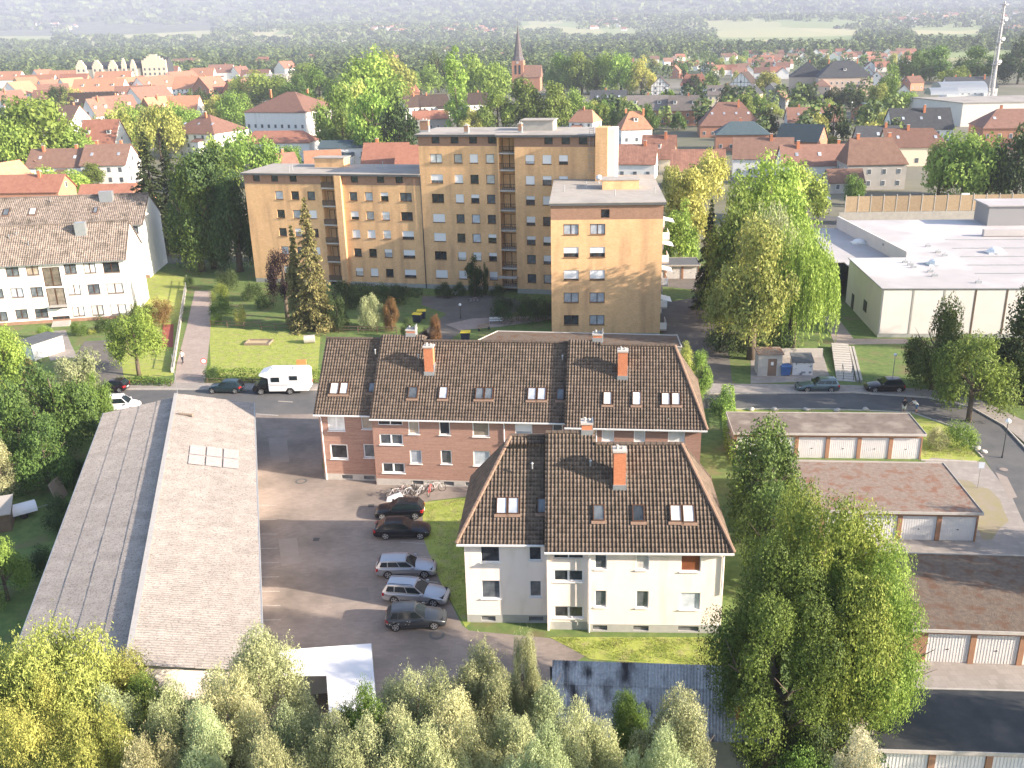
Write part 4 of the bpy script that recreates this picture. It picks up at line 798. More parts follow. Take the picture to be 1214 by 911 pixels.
M['terrain'] = bpy.data.materials.new('meadow_and_woodland'); m_ = M['terrain']; m_.use_nodes = True; nt = m_.node_tree; L = nt.links.new; b = nt.nodes["Principled BSDF"]; b.inputs["Roughness"].default_value = .95
g = _n(nt, "ShaderNodeNewGeometry"); sp = _n(nt, "ShaderNodeSeparateXYZ"); L(g.outputs["Position"], sp.inputs[0])
vo = _n(nt, "ShaderNodeTexVoronoi"); vo.inputs["Scale"].default_value = .0035; mp = _n(nt, "ShaderNodeMapping"); mp.inputs["Scale"].default_value = (1, .45, 0); L(g.outputs["Position"], mp.inputs[0]); L(mp.outputs[0], vo.inputs["Vector"])
cr = _n(nt, "ShaderNodeValToRGB"); e = cr.color_ramp.elements; e[0].color = (.16, .22, .06, 1); e[1].color = (.38, .36, .17, 1); e[1].position = .9; k = cr.color_ramp.elements.new(.45); k.color = (.22, .27, .10, 1)
sc = _n(nt, "ShaderNodeSeparateColor"); L(vo.outputs["Color"], sc.inputs[0]); L(sc.outputs[0], cr.inputs[0])
nn = _n(nt, "ShaderNodeTexNoise"); nn.inputs["Scale"].default_value = .022; nn.inputs["Detail"].default_value = 9; nn.inputs["Roughness"].default_value = .75; L(g.outputs["Position"], nn.inputs["Vector"])
cf = _n(nt, "ShaderNodeValToRGB"); e = cf.color_ramp.elements; e[0].position = .36; e[0].color = (.010, .018, .012, 1); e[1].position = .60; e[1].color = (.14, .17, .07, 1); L(nn.outputs[0], cf.inputs[0])
mr = _n(nt, "ShaderNodeMapRange"); mr.inputs[1].default_value = 4700; mr.inputs[2].default_value = 4900; L(sp.outputs[1], mr.inputs[0])
mx = _n(nt, "ShaderNodeMix", data_type='RGBA'); L(mr.outputs[0], mx.inputs[0]); L(cr.outputs[0], mx.inputs[6]); L(cf.outputs[0], mx.inputs[7])
ng = _n(nt, "ShaderNodeTexNoise"); ng.inputs["Scale"].default_value = .35; ng.inputs["Detail"].default_value = 8; L(g.outputs["Position"], ng.inputs["Vector"])
cg = _n(nt, "ShaderNodeValToRGB"); e = cg.color_ramp.elements; e[0].position = .35; e[0].color = (.035, .06, .018, 1); e[1].position = .7; e[1].color = (.085, .12, .035, 1); L(ng.outputs[0], cg.inputs[0])
m2 = _n(nt, "ShaderNodeMapRange"); m2.inputs[1].default_value = 900; m2.inputs[2].default_value = 1200; L(sp.outputs[1], m2.inputs[0])
mx2 = _n(nt, "ShaderNodeMix", data_type='RGBA'); L(m2.outputs[0], mx2.inputs[0]); L(cg.outputs[0], mx2.inputs[6]); L(mx.outputs[2], mx2.inputs[7]); L(mx2.outputs[2], b.inputs["Base Color"])
bu = _n(nt, "ShaderNodeBump"); bu.inputs["Distance"].default_value = 14; bu.inputs["Strength"].default_value = 1; L(nn.outputs[0], bu.inputs["Height"])
mb2 = _n(nt, "ShaderNodeMix", data_type='VECTOR'); L(mr.outputs[0], mb2.inputs[0]); L(g.outputs["Normal"], mb2.inputs[4]); L(bu.outputs[0], mb2.inputs[5]); L(mb2.outputs[1], b.inputs["Normal"])
me = fastmesh('ground', np.array(V), np.array(Q), m_); me.shade_smooth(); link('ground', me, kind='structure')
def sheet(name, px, z, matl, world=False, kind='structure'):
    pts = [(p[0], p[1]) if world else tuple(P(*p))[:2] for p in px]
    bm = bmesh.new(); vs_ = [bm.verts.new((p[0], p[1], 0)) for p in pts]; f = bm.faces.new(vs_); f.normal_update()
    if f.normal.z < 0: f.normal_flip()
    bmesh.ops.triangulate(bm, faces=[f], ngon_method='EAR_CLIP'); me = bpy.data.meshes.new(name); bm.to_mesh(me); bm.free(); me.materials.append(matl)
    return link(name, me, None, (0, 0, z), kind=kind)
M['lawn'] = mat('bright_lawn_grass', (.21, .27, .05), (.35, .38, .09), 1.4, .95, .4, c3=(.30, .27, .13), s3=1.1, t3=(.48, .75), bscale=14, world=True)  # yellow-green grass with straw-coloured worn patches
M['lawn_deep'] = mat('deep_lawn_grass', (.075, .13, .035), (.15, .20, .06), 1.3, .95, .4, c3=(.16, .14, .07), s3=.4, t3=(.52, .7), bscale=14, world=True)
M['asphalt'] = mat('road_asphalt', (.085, .088, .093), (.115, .115, .118), .6, .9, .2, c3=(.14, .135, .13), s3=.12, bscale=30, world=True)
M['paving'] = mat('brown_yard_paving', (.24, .20, .175), (.30, .255, .225), .35, .92, .25, c3=(.15, .13, .115), s3=.22, t3=(.45, .72), kind='pave', kp=(.4, .2, .012, (.75, .75, .75), .5), world=True)
M['pavement'] = mat('pavement_slabs', (.27, .245, .225), (.33, .30, .28), .5, .92, .2, kind='pave', kp=(.5, .5, .02, (.7, .7, .7), .6), world=True)
M['path'] = mat('pale_path_paving', (.31, .25, .225), (.38, .32, .285), .5, .92, .2, kind='pave', kp=(.3, .3, .015, (.75, .75, .75), .5), world=True)
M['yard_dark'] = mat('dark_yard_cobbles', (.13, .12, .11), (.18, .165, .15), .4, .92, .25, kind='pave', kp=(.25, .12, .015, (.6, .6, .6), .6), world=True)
M['soil'] = mat('planting_soil', (.09, .07, .05), (.14, .11, .08), .8, .95, .4, world=True)
# nested sheets, each a few millimetres above the one below
sheet('garden_ground', [(-70, 30), (60, 30), (75, 112), (75, 170), (-90, 172), (-90, 60)], .004, M['lawn_deep'], True)
sheet('lawn', [(248, 388), (250, 446), (376, 452), (380, 398), (300, 391)], .010, M['lawn'])
sheet('lawn', [(170, 318), (222, 330), (214, 390), (205, 445), (140, 455), (150, 400), (158, 372)], .010, M['lawn'])
sheet('road', [(100, 462), (385, 463), (830, 468), (1010, 466), (1100, 472), (1150, 483), (1190, 505), (1240, 560), (1290, 700), (1240, 700), (1196, 590), (1168, 545), (1130, 505), (1080, 488), (980, 484), (860, 484), (560, 492), (300, 492), (60, 500), (60, 466)], .012, M['asphalt'])
sheet('pavement', [(100, 455), (386, 456), (386, 463), (100, 462)], .135, M['pavement'])
sheet('pavement', [(835, 456), (1010, 458), (1100, 463), (1160, 475), (1214, 500), (1260, 540), (1248, 556), (1190, 505), (1150, 483), (1100, 472), (1010, 466), (835, 467)], .135, M['pavement'])
sheet('car_park', [(296, 492), (385, 491), (382, 556), (450, 560), (560, 570), (562, 588), (508, 594), (500, 600), (503, 640), (522, 690), (548, 742), (556, 748), (652, 757), (700, 775), (655, 800), (655, 960), (150, 960), (150, 800), (300, 800)], .016, M['paving'])
sheet('lawn', [(500, 596), (560, 590), (600, 600), (600, 700), (552, 744), (522, 690), (503, 642)], .018, M['lawn'])
sheet('lawn', [(652, 756), (870, 756), (900, 775), (900, 795), (700, 782)], .020, M['lawn'])
sheet('garage_yard', [(1096, 548), (1104, 543), (1168, 548), (1200, 590), (1250, 700), (1300, 1000), (1080, 1000), (1075, 900), (1080, 780), (1060, 740), (1000, 640), (940, 560), (945, 545)], .016, M['pavement'])
sheet('verge', [(860, 486), (980, 486), (1080, 490), (1130, 507), (1164, 543), (1158, 548), (1092, 545), (1085, 500), (860, 500)], .014, M['lawn'])
sheet('verge', [(1132, 568), (1150, 571), (1158, 577), (1172, 580), (1185, 592), (1190, 606), (1196, 618), (1184, 628), (1176, 640), (1165, 640)], .020, mat('dry_verge', (.26, .22, .18), (.24, .22, .11), .9, .95, .3, world=True))
sheet('footpath', [(231, 345), (251, 345), (249, 400), (243, 450), (240, 462), (205, 462), (210, 430), (222, 385)], .018, M['path'])
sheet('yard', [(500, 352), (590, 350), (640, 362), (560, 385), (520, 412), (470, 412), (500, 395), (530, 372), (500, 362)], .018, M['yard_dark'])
sheet('footpath', [(528, 385), (560, 378), (656, 374), (656, 379), (590, 388), (545, 392)], .024, M['path'])
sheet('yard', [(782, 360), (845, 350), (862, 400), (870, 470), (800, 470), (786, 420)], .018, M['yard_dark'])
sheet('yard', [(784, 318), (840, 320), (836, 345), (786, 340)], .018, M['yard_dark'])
sheet('footpath', [(972, 368), (985, 366), (1012, 402), (1076, 402), (1076, 408), (990, 409)], .018, M['path'])
sheet('yard', [(890, 418), (975, 418), (985, 452), (890, 455)], .018, M['pavement'])
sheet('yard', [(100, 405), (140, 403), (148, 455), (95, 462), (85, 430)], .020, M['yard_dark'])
sheet('footpath', [(56, 393), (78, 392), (84, 408), (92, 424), (60, 428), (52, 410)], .024, M['pavement'])
sheet('flower_bed', [(193, 385), (206, 385), (205, 412), (192, 412)], .030, mat('red_gravel_bed', (.35, .08, .06), (.28, .10, .07), 2, .95, .3, world=True))
sheet('street', [(930, 255), (998, 257), (996, 270), (935, 270)], .020, M['asphalt'])
sheet('town_ground', [(-420, 172), (420, 172), (700, 900), (-700, 900)], .006, mat('town_plots', (.11, .12, .07), (.17, .16, .12), .03, .95, c3=(.22, .20, .17), s3=.02, world=True), True)
# kerbs
def kerb(label, a, b, h=.13, w=.14, steps=1):
    mb = MB(); pts = [P(*q) for q in a] if b is None else [P(*a), P(*b)]
    for i in range(len(pts) - 1):
        p, q = pts[i], pts[i + 1]; n = int(max(1, (q - p).length / 1.0)); d = (q - p) / n; s = Vector((-d.y, d.x, 0)).normalized() * w
        for k in range(n):
            c, e_ = p + d * (k + .01), p + d * (k + .985); mb.hexa([c, e_, e_ + s, c + s] + [v + Vector((0, 0, h)) for v in (c, e_, e_ + s, c + s)])
    return mb.obj('kerb', M['concrete_light'], kind='structure')
kerb('', [(100, 462.5), (386, 463.5)], None, .15); kerb('', [(835, 468), (1010, 466.5), (1100, 472.5), (1150, 483.5), (1190, 506), (1240, 560)], None, .15)
kerb('', [(860, 486), (980, 486), (1080, 490), (1130, 507), (1164, 543)], None, .12); kerb('', [(1092, 546.5), (1158, 548.5)], None, .1)

# worn paint marks, and bars of light by the barn drawn as strips
M['paint'] = mat('worn_paint_and_light_bar', (.42, .39, .36), (.26, .24, .22), 5, .8, world=True)
for (a, b) in (((474, 643), (504, 645)), ((488, 660), (512, 661)), ((500, 689), (519, 691)), ((465, 626), (470, 626))):
    p, q = P(*a), P(*b); s = Vector((0, .06, 0)); sheet('bay_line_and_light_bar', [(p - s)[:2], (q - s)[:2], (q + s)[:2], (p + s)[:2]], .022, M['paint'], True)
for k in range(9):
    p = P(306, 600 + 17 * k); sheet('bay_line_and_light_bar', [(p.x, p.y), (p.x + 1.6, p.y - .05), (p.x + 1.6, p.y + .04), (p.x, p.y + .09)], .022, M['paint'], True)  # light bars between shadows along the barn wall, laid as pale strips
for (a, b) in (((303, 491), (330, 493)), ((330, 476), (347, 477))):
    p, q = P(*a), P(*b); sheet('road_mark', [(p.x, p.y - .12), (q.x, q.y - .12), (q.x, q.y + .12), (p.x, p.y + .12)], .020, M['paint'], True)
for k, pl in enumerate(([(330, 640), (352, 638), (356, 668), (334, 672)], [(392, 700), (436, 697), (440, 712), (394, 716)], [(318, 520), (340, 520), (343, 548), (322, 549)], [(560, 790), (600, 788), (606, 800), (564, 804)], [(1180, 560), (1194, 566), (1206, 590), (1196, 592)])):
    sheet('surface_patch', pl, .0205, mat('dark_repair_patch' if k % 2 else 'pale_repair_patch', *(((.19, .165, .15), (.23, .20, .18)) if k % 2 else ((.25, .215, .19), (.29, .25, .225))), 1.0, .95, .2, world=True))
M['drain'] = mat('iron_drain', (.05, .05, .05), (.09, .09, .09), 9)
for px, py in ((440, 600), (375, 640), (420, 770), (860, 500), (1000, 484)):
    p = P(px, py); mb = MB(); mb.box(-.25, .25, -.25, .25, .016, .028); link('drain_grate', mb.mesh('drain_grate', [M['drain']]), None, (p.x, p.y, 0), kind='structure')
for px, py in ((518, 753), (1190, 557), (357, 571)):
    p = P(px, py); mb = MB(); mb.tube((0, 0, .018), (0, 0, .030), .55, n=20); mb.cur = 1; mb.tube((0, 0, .03), (0, 0, .034), .36, n=20); link('manhole_cover', mb.mesh('manhole_cover', [M['asphalt'], M['paving']]), None, (p.x, p.y, 0), kind='structure')
# ---------------------------------------------------------------- vegetation
LM = {}
LM['mid'] = leafmat('leaf_mid_green', (0.055, 0.1, 0.022), (0.22, 0.32, 0.065), tr=0.28)
LM['light'] = leafmat('leaf_light_green', (.10, .17, .032), (.40, .52, .11), tr=0.3)
LM['yellow'] = leafmat('leaf_yellow_green', (0.17, 0.21, 0.045), (0.54, 0.55, 0.16), tr=0.3)
LM['dark'] = leafmat('leaf_dark_green', (0.022, 0.045, 0.017), (0.085, 0.13, 0.035), tr=0.15)
LM['silver'] = leafmat('leaf_silver_green', (0.18, 0.22, 0.1), (0.56, 0.6, 0.33), tr=0.28)
LM['olive'] = leafmat('leaf_olive', (0.2, 0.21, 0.09), (0.58, 0.56, 0.32), tr=0.28)
LM['pale'] = leafmat('leaf_pale_flowering', (.30, .30, .19), (.62, .58, .42), tr=.3)
LM['deep'] = leafmat('leaf_deep_green', (.030, .062, .020), (.15, .225, .05), tr=.22)
LM['conifer'] = leafmat('needle_dark', (.014, .03, .014), (.06, .085, .032), tr=.1)
LM['spruce'] = leafmat('needle_spruce', (.06, .07, .025), (.30, .27, .11), tr=.1)
LM['purple'] = leafmat('leaf_purple', (.016, .010, .014), (.055, .028, .030), tr=.2)
LM['rust'] = leafmat('leaf_rust', (.12, .07, .03), (.30, .18, .07), tr=.3)
M['bark'] = mat('grey_brown_bark', (.09, .07, .055), (.16, .13, .10), 4, .95, .5, stretch=(1, 1, .3))
def quads(c, n, L, W, rs, droop=0.0, al=None):
    """leaf shaped quads at points c with normals n"""
    N = len(c); r = rs.normal(size=(N, 3)); 
    if droop: r = r * (1 - droop) + np.array([0, 0, -1.0]) * droop * 2
    if al is not None: r = al + r * .35
    a = r - n * np.sum(r * n, 1, keepdims=True); a /= np.linalg.norm(a, axis=1, keepdims=True) + 1e-9; b = np.cross(n, a)
    L = L[:, None]; W = W[:, None]; v = np.stack([c - a * L * .5, c + b * W * .5 + a * L * .05, c + a * L * .5, c - b * W * .5 + a * L * .05], 1)
    return v.reshape(-1, 3), np.arange(4 * N).reshape(N, 4)
def unit(v): return v / (np.linalg.norm(v, axis=1, keepdims=True) + 1e-9)
def crown(name, rx, rz, nl, nleaf, leaf, lm, seed, lr=.42, asp=.55, droop=0., wild=.75, base=.0, wisps=0, flat=.35, gap=0.0):
    """crown centred at height rz above its own origin; lobes spread through an ellipsoid"""
    rs = np.random.RandomState(seed); u = unit(rs.normal(size=(nl, 3))); u[:, 2] = np.abs(u[:, 2]) * 1.1 - flat; u = unit(u)
    rad = rs.uniform(.50, .95, nl) ** .8; cen = u * rad[:, None] * np.array([rx, rx, rz]); lrr = rs.uniform(.65, 1.25, nl) * lr * min(rx, rz * 1.1)
    w = lrr ** 2; w /= w.sum(); li = rs.choice(nl, nleaf, p=w); d = unit(rs.normal(size=(nleaf, 3)) + np.array([0, 0, .35]))
    lv = rs.uniform(0, 1, nl)
    k = 1 + .12 * np.sin(d[:, 0] * 7 + li * 1.7) + .11 * np.sin(d[:, 1] * 9 + li * 2.3 + d[:, 2] * 6); rr = rs.uniform(.80, 1.06, nleaf) * k
    inner = rs.uniform(size=nleaf) < .14; rr = np.where(inner, rs.uniform(.2, .7, nleaf), rr)
    c = cen[li] + d * (lrr[li] * rr)[:, None]; c[:, 2] += rz
    n = unit(d + rs.normal(size=(nleaf, 3)) * wild); s = leaf * rs.uniform(.65, 1.35, nleaf) * np.where(inner, 2.0, 1)
    if wisps:
        m = wisps; wi = rs.randint(0, nl, m); wd_ = unit(rs.normal(size=(m, 3)) * .8 + np.array([0, 0, 1.0])); k = 14; st = cen[wi] + unit(rs.normal(size=(m, 3)) + [0, 0, .8]) * lrr[wi][:, None] * .9
        tt = np.linspace(0, 1, k)[None, :, None] * (lrr[wi] * rs.uniform(.35, .8, m))[:, None, None]; pw = (st[:, None, :] + wd_[:, None, :] * tt + rs.normal(size=(m, k, 3)) * leaf * .5).reshape(-1, 3); pw[:, 2] += rz
        c = np.vstack([c, pw]); n = np.vstack([n, unit(rs.normal(size=(len(pw), 3)))]); s = np.concatenate([s, leaf * rs.uniform(.6, 1.2, len(pw))]); li = np.concatenate([li, np.repeat(wi, k)])
    v, q = quads(c, n, s, s * asp, rs, droop); val = np.clip(.28 + .40 * lv[li] + rs.normal(size=len(c)) * .17, 0, 1)
    vz = v[:, 2]; a_, b_ = np.percentile(vz, .6), np.percentile(vz, 99.9); v[:, 2] = (vz - a_) / (b_ - a_) * 2 * rz; rr_ = np.percentile(np.hypot(v[:, 0], v[:, 1]), 99); v[:, :2] *= rx / rr_
    me = fastmesh(name, v, q, lm, val); me['cr'] = [float(rx), float(rz)]; LOBES[me.name] = (cen + [0, 0, rz], lrr); return me
LOBES = {}
def conifer(name, H, R, nleaf, leaf, lm, seed, p=.95, layers=26):
    rs = np.random.RandomState(seed); c = []; al = []; vv = []
    per = nleaf // (layers * 9)
    for j in range(layers):
        z = H * (.04 + .95 * j / layers); r = R * (1 - z / H) ** p * rs.uniform(.85, 1.12) + .12
        nb = 9
        for b in range(nb):
            t = rs.uniform(0, 6.28); rl = r * rs.uniform(.7, 1.15); bv = rs.uniform(-.15, .15); n = max(4, int(per * 2 * (1 - z / H) + 3)); f = rs.uniform(.1, 1, n) ** .7
            sp = rs.normal(size=n) * .16 * rl * (1.1 - f * .6)
            x = np.cos(t) * rl * f - np.sin(t) * sp; y = np.sin(t) * rl * f + np.cos(t) * sp; zz = z - .28 * rl * f ** 1.5 + rs.normal(size=n) * .12
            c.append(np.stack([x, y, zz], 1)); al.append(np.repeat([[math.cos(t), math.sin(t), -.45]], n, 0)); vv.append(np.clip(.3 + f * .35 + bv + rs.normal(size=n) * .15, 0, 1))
    c = np.vstack(c); al = np.vstack(al); vv = np.concatenate(vv); N = len(c); n = unit(rs.normal(size=(N, 3)) * .6 + [0, 0, .8]); s = leaf * rs.uniform(.7, 1.4, N)
    v, q = quads(c, n, s, s * .45, rs, al=al); return fastmesh(name, v, q, lm, vv)
def weeping(name, rx, rz, ns, leaf, lm, seed):
    rs = np.random.RandomState(seed); u = unit(rs.normal(size=(ns, 3))); u[:, 2] = np.abs(u[:, 2]) * .9 + .05; u = unit(u); st = u * np.array([rx, rx, rz * .95]) * rs.uniform(.55, 1, ns)[:, None]; st += np.sin(st * 1.3 + 1) * .35
    k = 26; ln = rs.uniform(.45, 1.15, ns) * rz * 1.0; tt = np.linspace(0, 1, k); out = u.copy(); out[:, 2] = 0; out = out * rx * .16
    c = st[:, None, :] + out[:, None, :] * np.sin(tt * 2)[None, :, None] + np.array([0, 0, -1.0])[None, None, :] * (ln[:, None] * tt[None, :])[:, :, None] + rs.normal(size=(ns, k, 3)) * .07
    c = c.reshape(-1, 3); c[:, 2] += rz * 1.05; N = len(c); n = unit(rs.normal(size=(N, 3)) + np.repeat(u, k, 0) * .6); s = leaf * rs.uniform(.7, 1.3, N)
    v, q = quads(c, n, s, s * .4, rs, droop=.75); cl = np.repeat(rs.uniform(0, 1, ns), k); return fastmesh(name, v, q, lm, np.clip(.2 + .5 * cl + rs.normal(size=N) * .12, 0, 1))
def trunk_mesh(name, h, r, lobes=None, n=6, seed=1, spread=.27):
    rr = random.Random(seed); mb = MB(); z0 = 0; pts = [Vector((0, 0, 0)), Vector((rr.uniform(-.1, .1) * r * 3, rr.uniform(-.1, .1) * r * 3, h * .35)), Vector((rr.uniform(-.5, .5) * r * 2, rr.uniform(-.5, .5) * r * 2, h * .7)), Vector((0, 0, h))]
    mb.path(pts, [r * 1.15, r * .85, r * .55, r * .2], 8)
    for k in range(n):
        t = rr.uniform(.3, .75); s = pts[0].lerp(pts[3], t); a = 6.28 * k / n + rr.uniform(-.4, .4); e = s + Vector((math.cos(a), math.sin(a), rr.uniform(.6, 1.2))) * h * spread * rr.uniform(.6, 1.0); m_ = s.lerp(e, .5) + Vector((0, 0, -.05 * h)); mb.path([s, m_, e], [r * .45, r * .28, r * .08], 6)
        for _ in range(2): e2 = e + Vector((rr.uniform(-1, 1), rr.uniform(-1, 1), rr.uniform(.2, 1))) * h * .09; mb.tube(m_.lerp(e, .6), e2, r * .12, r * .04, 5)
    return mb.mesh(name, M['bark'], True)
CR = {}
def C(key, f):
    if key not in CR: CR[key] = f()
    return CR[key]
def getcrown(kind, lm, tier, var):
    """unit crowns: mid tier for roughly 5 m radius, far tier lighter, near tier dense"""
    k = (kind, lm, tier, var); sd = abs(hash((kind, tier, var))) % 9999 if False else (sum(map(ord, kind + lm)) * 7 + tier * 101 + var * 31)
    nlf = {0: 80000, 1: 15000, 2: 5200, 3: 1500}[tier]; lf = {0: .145, 1: .28, 2: .46, 3: .85}[tier]
    m = LM[lm]
    if kind == 'round': return C(k, lambda: crown('crown', 5, 5, 30 if tier == 0 else 24, nlf, lf, m, sd, lr=.36, wild=.6))
    if kind == 'high': return C(k, lambda: crown('crown', 3.2, 7.4, 30, nlf, lf * .95, m, sd, lr=.50, wild=.6))
    if kind == 'tall': return C(k, lambda: crown('crown', 4, 6.5, 30, nlf, lf, m, sd, lr=.42, wild=.6))
    if kind == 'willow': return C(k, lambda: crown('crown', 4.2, 6.5, 38, nlf, lf * 1.05, m, sd, lr=.31, asp=.34, wild=.9, wisps=int(nlf / 70)))
    if kind == 'poplar': return C(k, lambda: crown('crown', 2.6, 11, 34, nlf, lf, m, sd, lr=.48, wild=.6))
    if kind == 'shrub': return C(k, lambda: crown('crown', 2, 1.6, 16, nlf // 3, lf * .5, m, sd, lr=.55, flat=.2, wild=.5))
    if kind == 'conifer': return C(k, lambda: conifer('crown', 16, 3.6, nlf, lf * 1.25, m, sd))
    if kind == 'column': return C(k, lambda: crown('crown', 1.5, 5, 20, nlf // 2, lf * .7, m, sd, lr=.62, wild=.5))
    if kind == 'weep': return C(k, lambda: weeping('crown', 5, 5.5, {0: 1500, 1: 1100, 2: 320, 3: 100}[tier], {0: .25, 1: .34, 2: .55, 3: .8}[tier], m, sd))
BASE = {'high': (3.2, 14.8), 'round': (5, 10), 'tall': (4, 13), 'willow': (4.2, 13), 'poplar': (2.6, 22), 'shrub': (2, 3.2), 'conifer': (3.6, 16), 'column': (1.5, 10), 'weep': (5, 11.5)}
rt = random.Random(21)
def tree(label, kind, lm, pos, w, h, tier=1, cb=.22, var=None, name=None, group=None, tr=None, cat=None):
    """tree at ground position with crown width w, total height h, clear stem share cb"""
    nm = name or {'conifer': 'conifer_tree', 'poplar': 'poplar_tree', 'shrub': 'shrub', 'column': 'columnar_conifer', 'weep': 'weeping_willow', 'willow': 'willow_tree'}.get(kind, 'broadleaf_tree')
    var = rt.randint(0, 2) if var is None else var
    if kind == 'shrub': cb = 0
    hc = h * (1 - cb)
    if kind in ('round', 'tall'): kind = 'round' if hc / w < 1.28 else 'tall' if hc / w < 1.95 else 'high'
    me = getcrown(kind, lm, tier, var); br, bh = BASE[kind]
    root = thing(nm, label, cat or ('shrub' if kind == 'shrub' else 'tree'), (pos[0], pos[1], pos[2] if len(pos) > 2 else 0), rt.uniform(0, 6.28), group)
    sx = w / 2 / br; sz = hc / bh
    c = link('crown', me, root, (0, 0, h * cb - (0.0 if kind != 'shrub' else .1))); c.scale = (sx, sx, sz)
    if kind != 'shrub':
        tm = C(('trunk', kind in ('conifer', 'poplar', 'column'), tier > 1), lambda: trunk_mesh('trunk', 1, .03 if kind in ('conifer', 'poplar', 'column') else .035, n=0 if kind in ('conifer', 'poplar', 'column') else (4 if tier > 1 else 8), seed=5))
        t = link('trunk', tm, root); th = h * .8; t.scale = (th, th, th) if kind not in ('poplar', 'conifer') else (th * .6, th * .6, th)
    return root
def TP(label, kind, lm, cx, top, base, wpx, tier=1, cb=.2, **k):
    """tree from pixels: stem foot (cx, base), crown top row, crown width in pixels"""
    g = P(cx, base); h = HT(cx, top, g); dep = math.hypot(g.length, 0) ; dep = (Vector((g.x, g.y, 0)) - Vector((0, 0, CH))).length
    return tree(label, kind, lm, g, wpx * dep / F, h, tier, cb, **k)
def TY(label, kind, lm, cx, top, Y, w, tier=0, cb=.15, **k):
    """tree at distance Y whose top shows at (cx, top)"""
    p = PY(cx, top, Y); return tree(label, kind, lm, (p.x, p.y, 0), w, p.z, tier, cb, **k)
# foreground row along the lower edge
TY('yellow green willow crown at the bottom left in front of the barn', 'willow', 'yellow', 60, 748, 37, 8.5, cb=.1, var=0)
TY('bright willow overlapping the left eave end of the barn', 'willow', 'yellow', 128, 772, 40, 6.5, var=1)
TY('darker green tree in the dip before the barn gable', 'round', 'mid', 178, 800, 38.5, 4.6, cb=.1, var=0)
TY('pale silvery willow left of the white marquee, widest one', 'willow', 'silver', 300, 752, 38.5, 7.0, var=0)
TY('olive flowering willow below the barn gable wall', 'willow', 'olive', 262, 800, 36, 5.0, var=2)
TY('low dusty olive shrub tree at the bottom edge below the barn gable', 'willow', 'olive', 165, 868, 33, 4.4, var=1)
TY('grey green willow with the yellow flower cluster beside it', 'willow', 'silver', 232, 838, 33.5, 3.6, var=1)
TY('small dark willow top right in front of the marquee wall', 'willow', 'mid', 432, 812, 36, 4.6, var=2)
TY('silver willow rising over the yard right of the marquee', 'willow', 'silver', 492, 788, 38, 5.0, var=1)
TY('willow with a broken edge between the marquee and the tall willow', 'willow', 'silver', 462, 838, 34.5, 5.0, var=0)
TY('tall silver willow reaching highest over the yard paving', 'willow', 'silver', 566, 778, 38.5, 5.4, var=2)
TY('willow with bare reddish twigs in its crown, lower centre', 'willow', 'olive', 545, 836, 34.5, 5.0, var=0)
TY('rounded silver willow before the left end of the grey shed', 'willow', 'silver', 655, 818, 36.5, 5.6, var=0)
TY('thin sparse sapling in front of the cream house lawn', 'willow', 'olive', 618, 752, 38, 2.2, var=1, cb=.3)
TY('low willow filling the gap at the bottom centre', 'willow', 'silver', 606, 850, 34, 4.2, var=1)
TY('olive leafed tree standing before the middle of the grey shed', 'round', 'olive', 800, 820, 36, 4.8, var=1)
TY('small leafy treetop next to the olive leafed tree before the shed', 'round', 'mid', 748, 822, 38, 2.6, var=2)
TY('white flowering bush top at the bottom edge right of the shed', 'willow', 'pale', 1030, 874, 32, 4.0, var=0)
TY('silver green willow at the very bottom left of the marquee', 'willow', 'silver', 385, 860, 33, 4.6, var=2)
TY('bright willow at the bottom left corner', 'willow', 'yellow', -10, 790, 36, 6.0, var=2)
TY('low yellow green willow under the bottom left crown', 'willow', 'yellow', 90, 850, 33.5, 5.0, var=0)
for i, (x, t, Y_, w, lm, lb) in enumerate(((340, 838, 34.5, 4.4, 'silver', 'silver willow just under the left part of the marquee'), (430, 858, 32.5, 4.2, 'silver', 'low silver willow under the right corner of the marquee'), (505, 850, 33, 4.6, 'silver', 'silver willow below the yard willow'), (590, 806, 37, 4.6, 'silver', 'leaning silver willow right of the tallest one'), (690, 838, 34.5, 4.2, 'silver', 'silver willow before the left door of the grey shed'), (640, 870, 31.5, 4.0, 'silver', 'pale willow at the bottom edge left of the shed'), (785, 868, 32, 4.4, 'silver', 'silvery crown at the bottom edge before the shed'), (205, 812, 36.5, 4.4, 'silver', 'silver willow before the barn gable window'), (30, 820, 34.5, 5.0, 'yellow', 'bright crown low in the bottom left corner'), (120, 812, 36, 4.6, 'silver', 'green willow under the ridge end of the barn'), (300, 870, 31.5, 4.2, 'olive', 'pale olive crown at the bottom edge left of the marquee'))):
    TY(lb, 'willow', lm, x, t, Y_, w, var=i % 3)
# trees right of the cream house
TY('big bright green tree overlapping the mossy garage roof, largest in view', 'round', 'light', 985, 578, 42.8, 9.6, cb=.26, var=1)
TY('bright tree bulging over the edge of the brown gravel garage roof', 'round', 'light', 1040, 650, 41.5, 6.8, cb=.36, var=2)
TY('lower dark flank tree under the largest bright tree', 'round', 'mid', 935, 655, 40.5, 7.6, cb=.30, var=0)
TY('full green tree beside the left end of the mossy garage row', 'tall', 'deep', 908, 498, 67, 6.6, tier=1, cb=.05, var=0)
TY('shaded tree right behind the cream house corner', 'tall', 'deep', 925, 565, 59, 5.6, tier=1, cb=.05, var=1)
TY('leaning bush tree at the right edge of the big bright tree', 'round', 'mid', 1052, 690, 43, 4.4, tier=1, cb=.05, var=2)
TP('dark leafy tree below the corner of the cream hall wall', 'round', 'deep', 1105, 350, 462, 78, 1, .05)
TP('light green tree standing by the road before the hall', 'tall', 'mid', 1148, 396, 500, 92, 1, .16)
TP('dark tree at the right edge before the cream hall', 'tall', 'dark', 1215, 330, 480, 90, 1, .1)
TP('second dark tree low by the hall on the right edge', 'round', 'dark', 1190, 410, 470, 70, 1, .05)
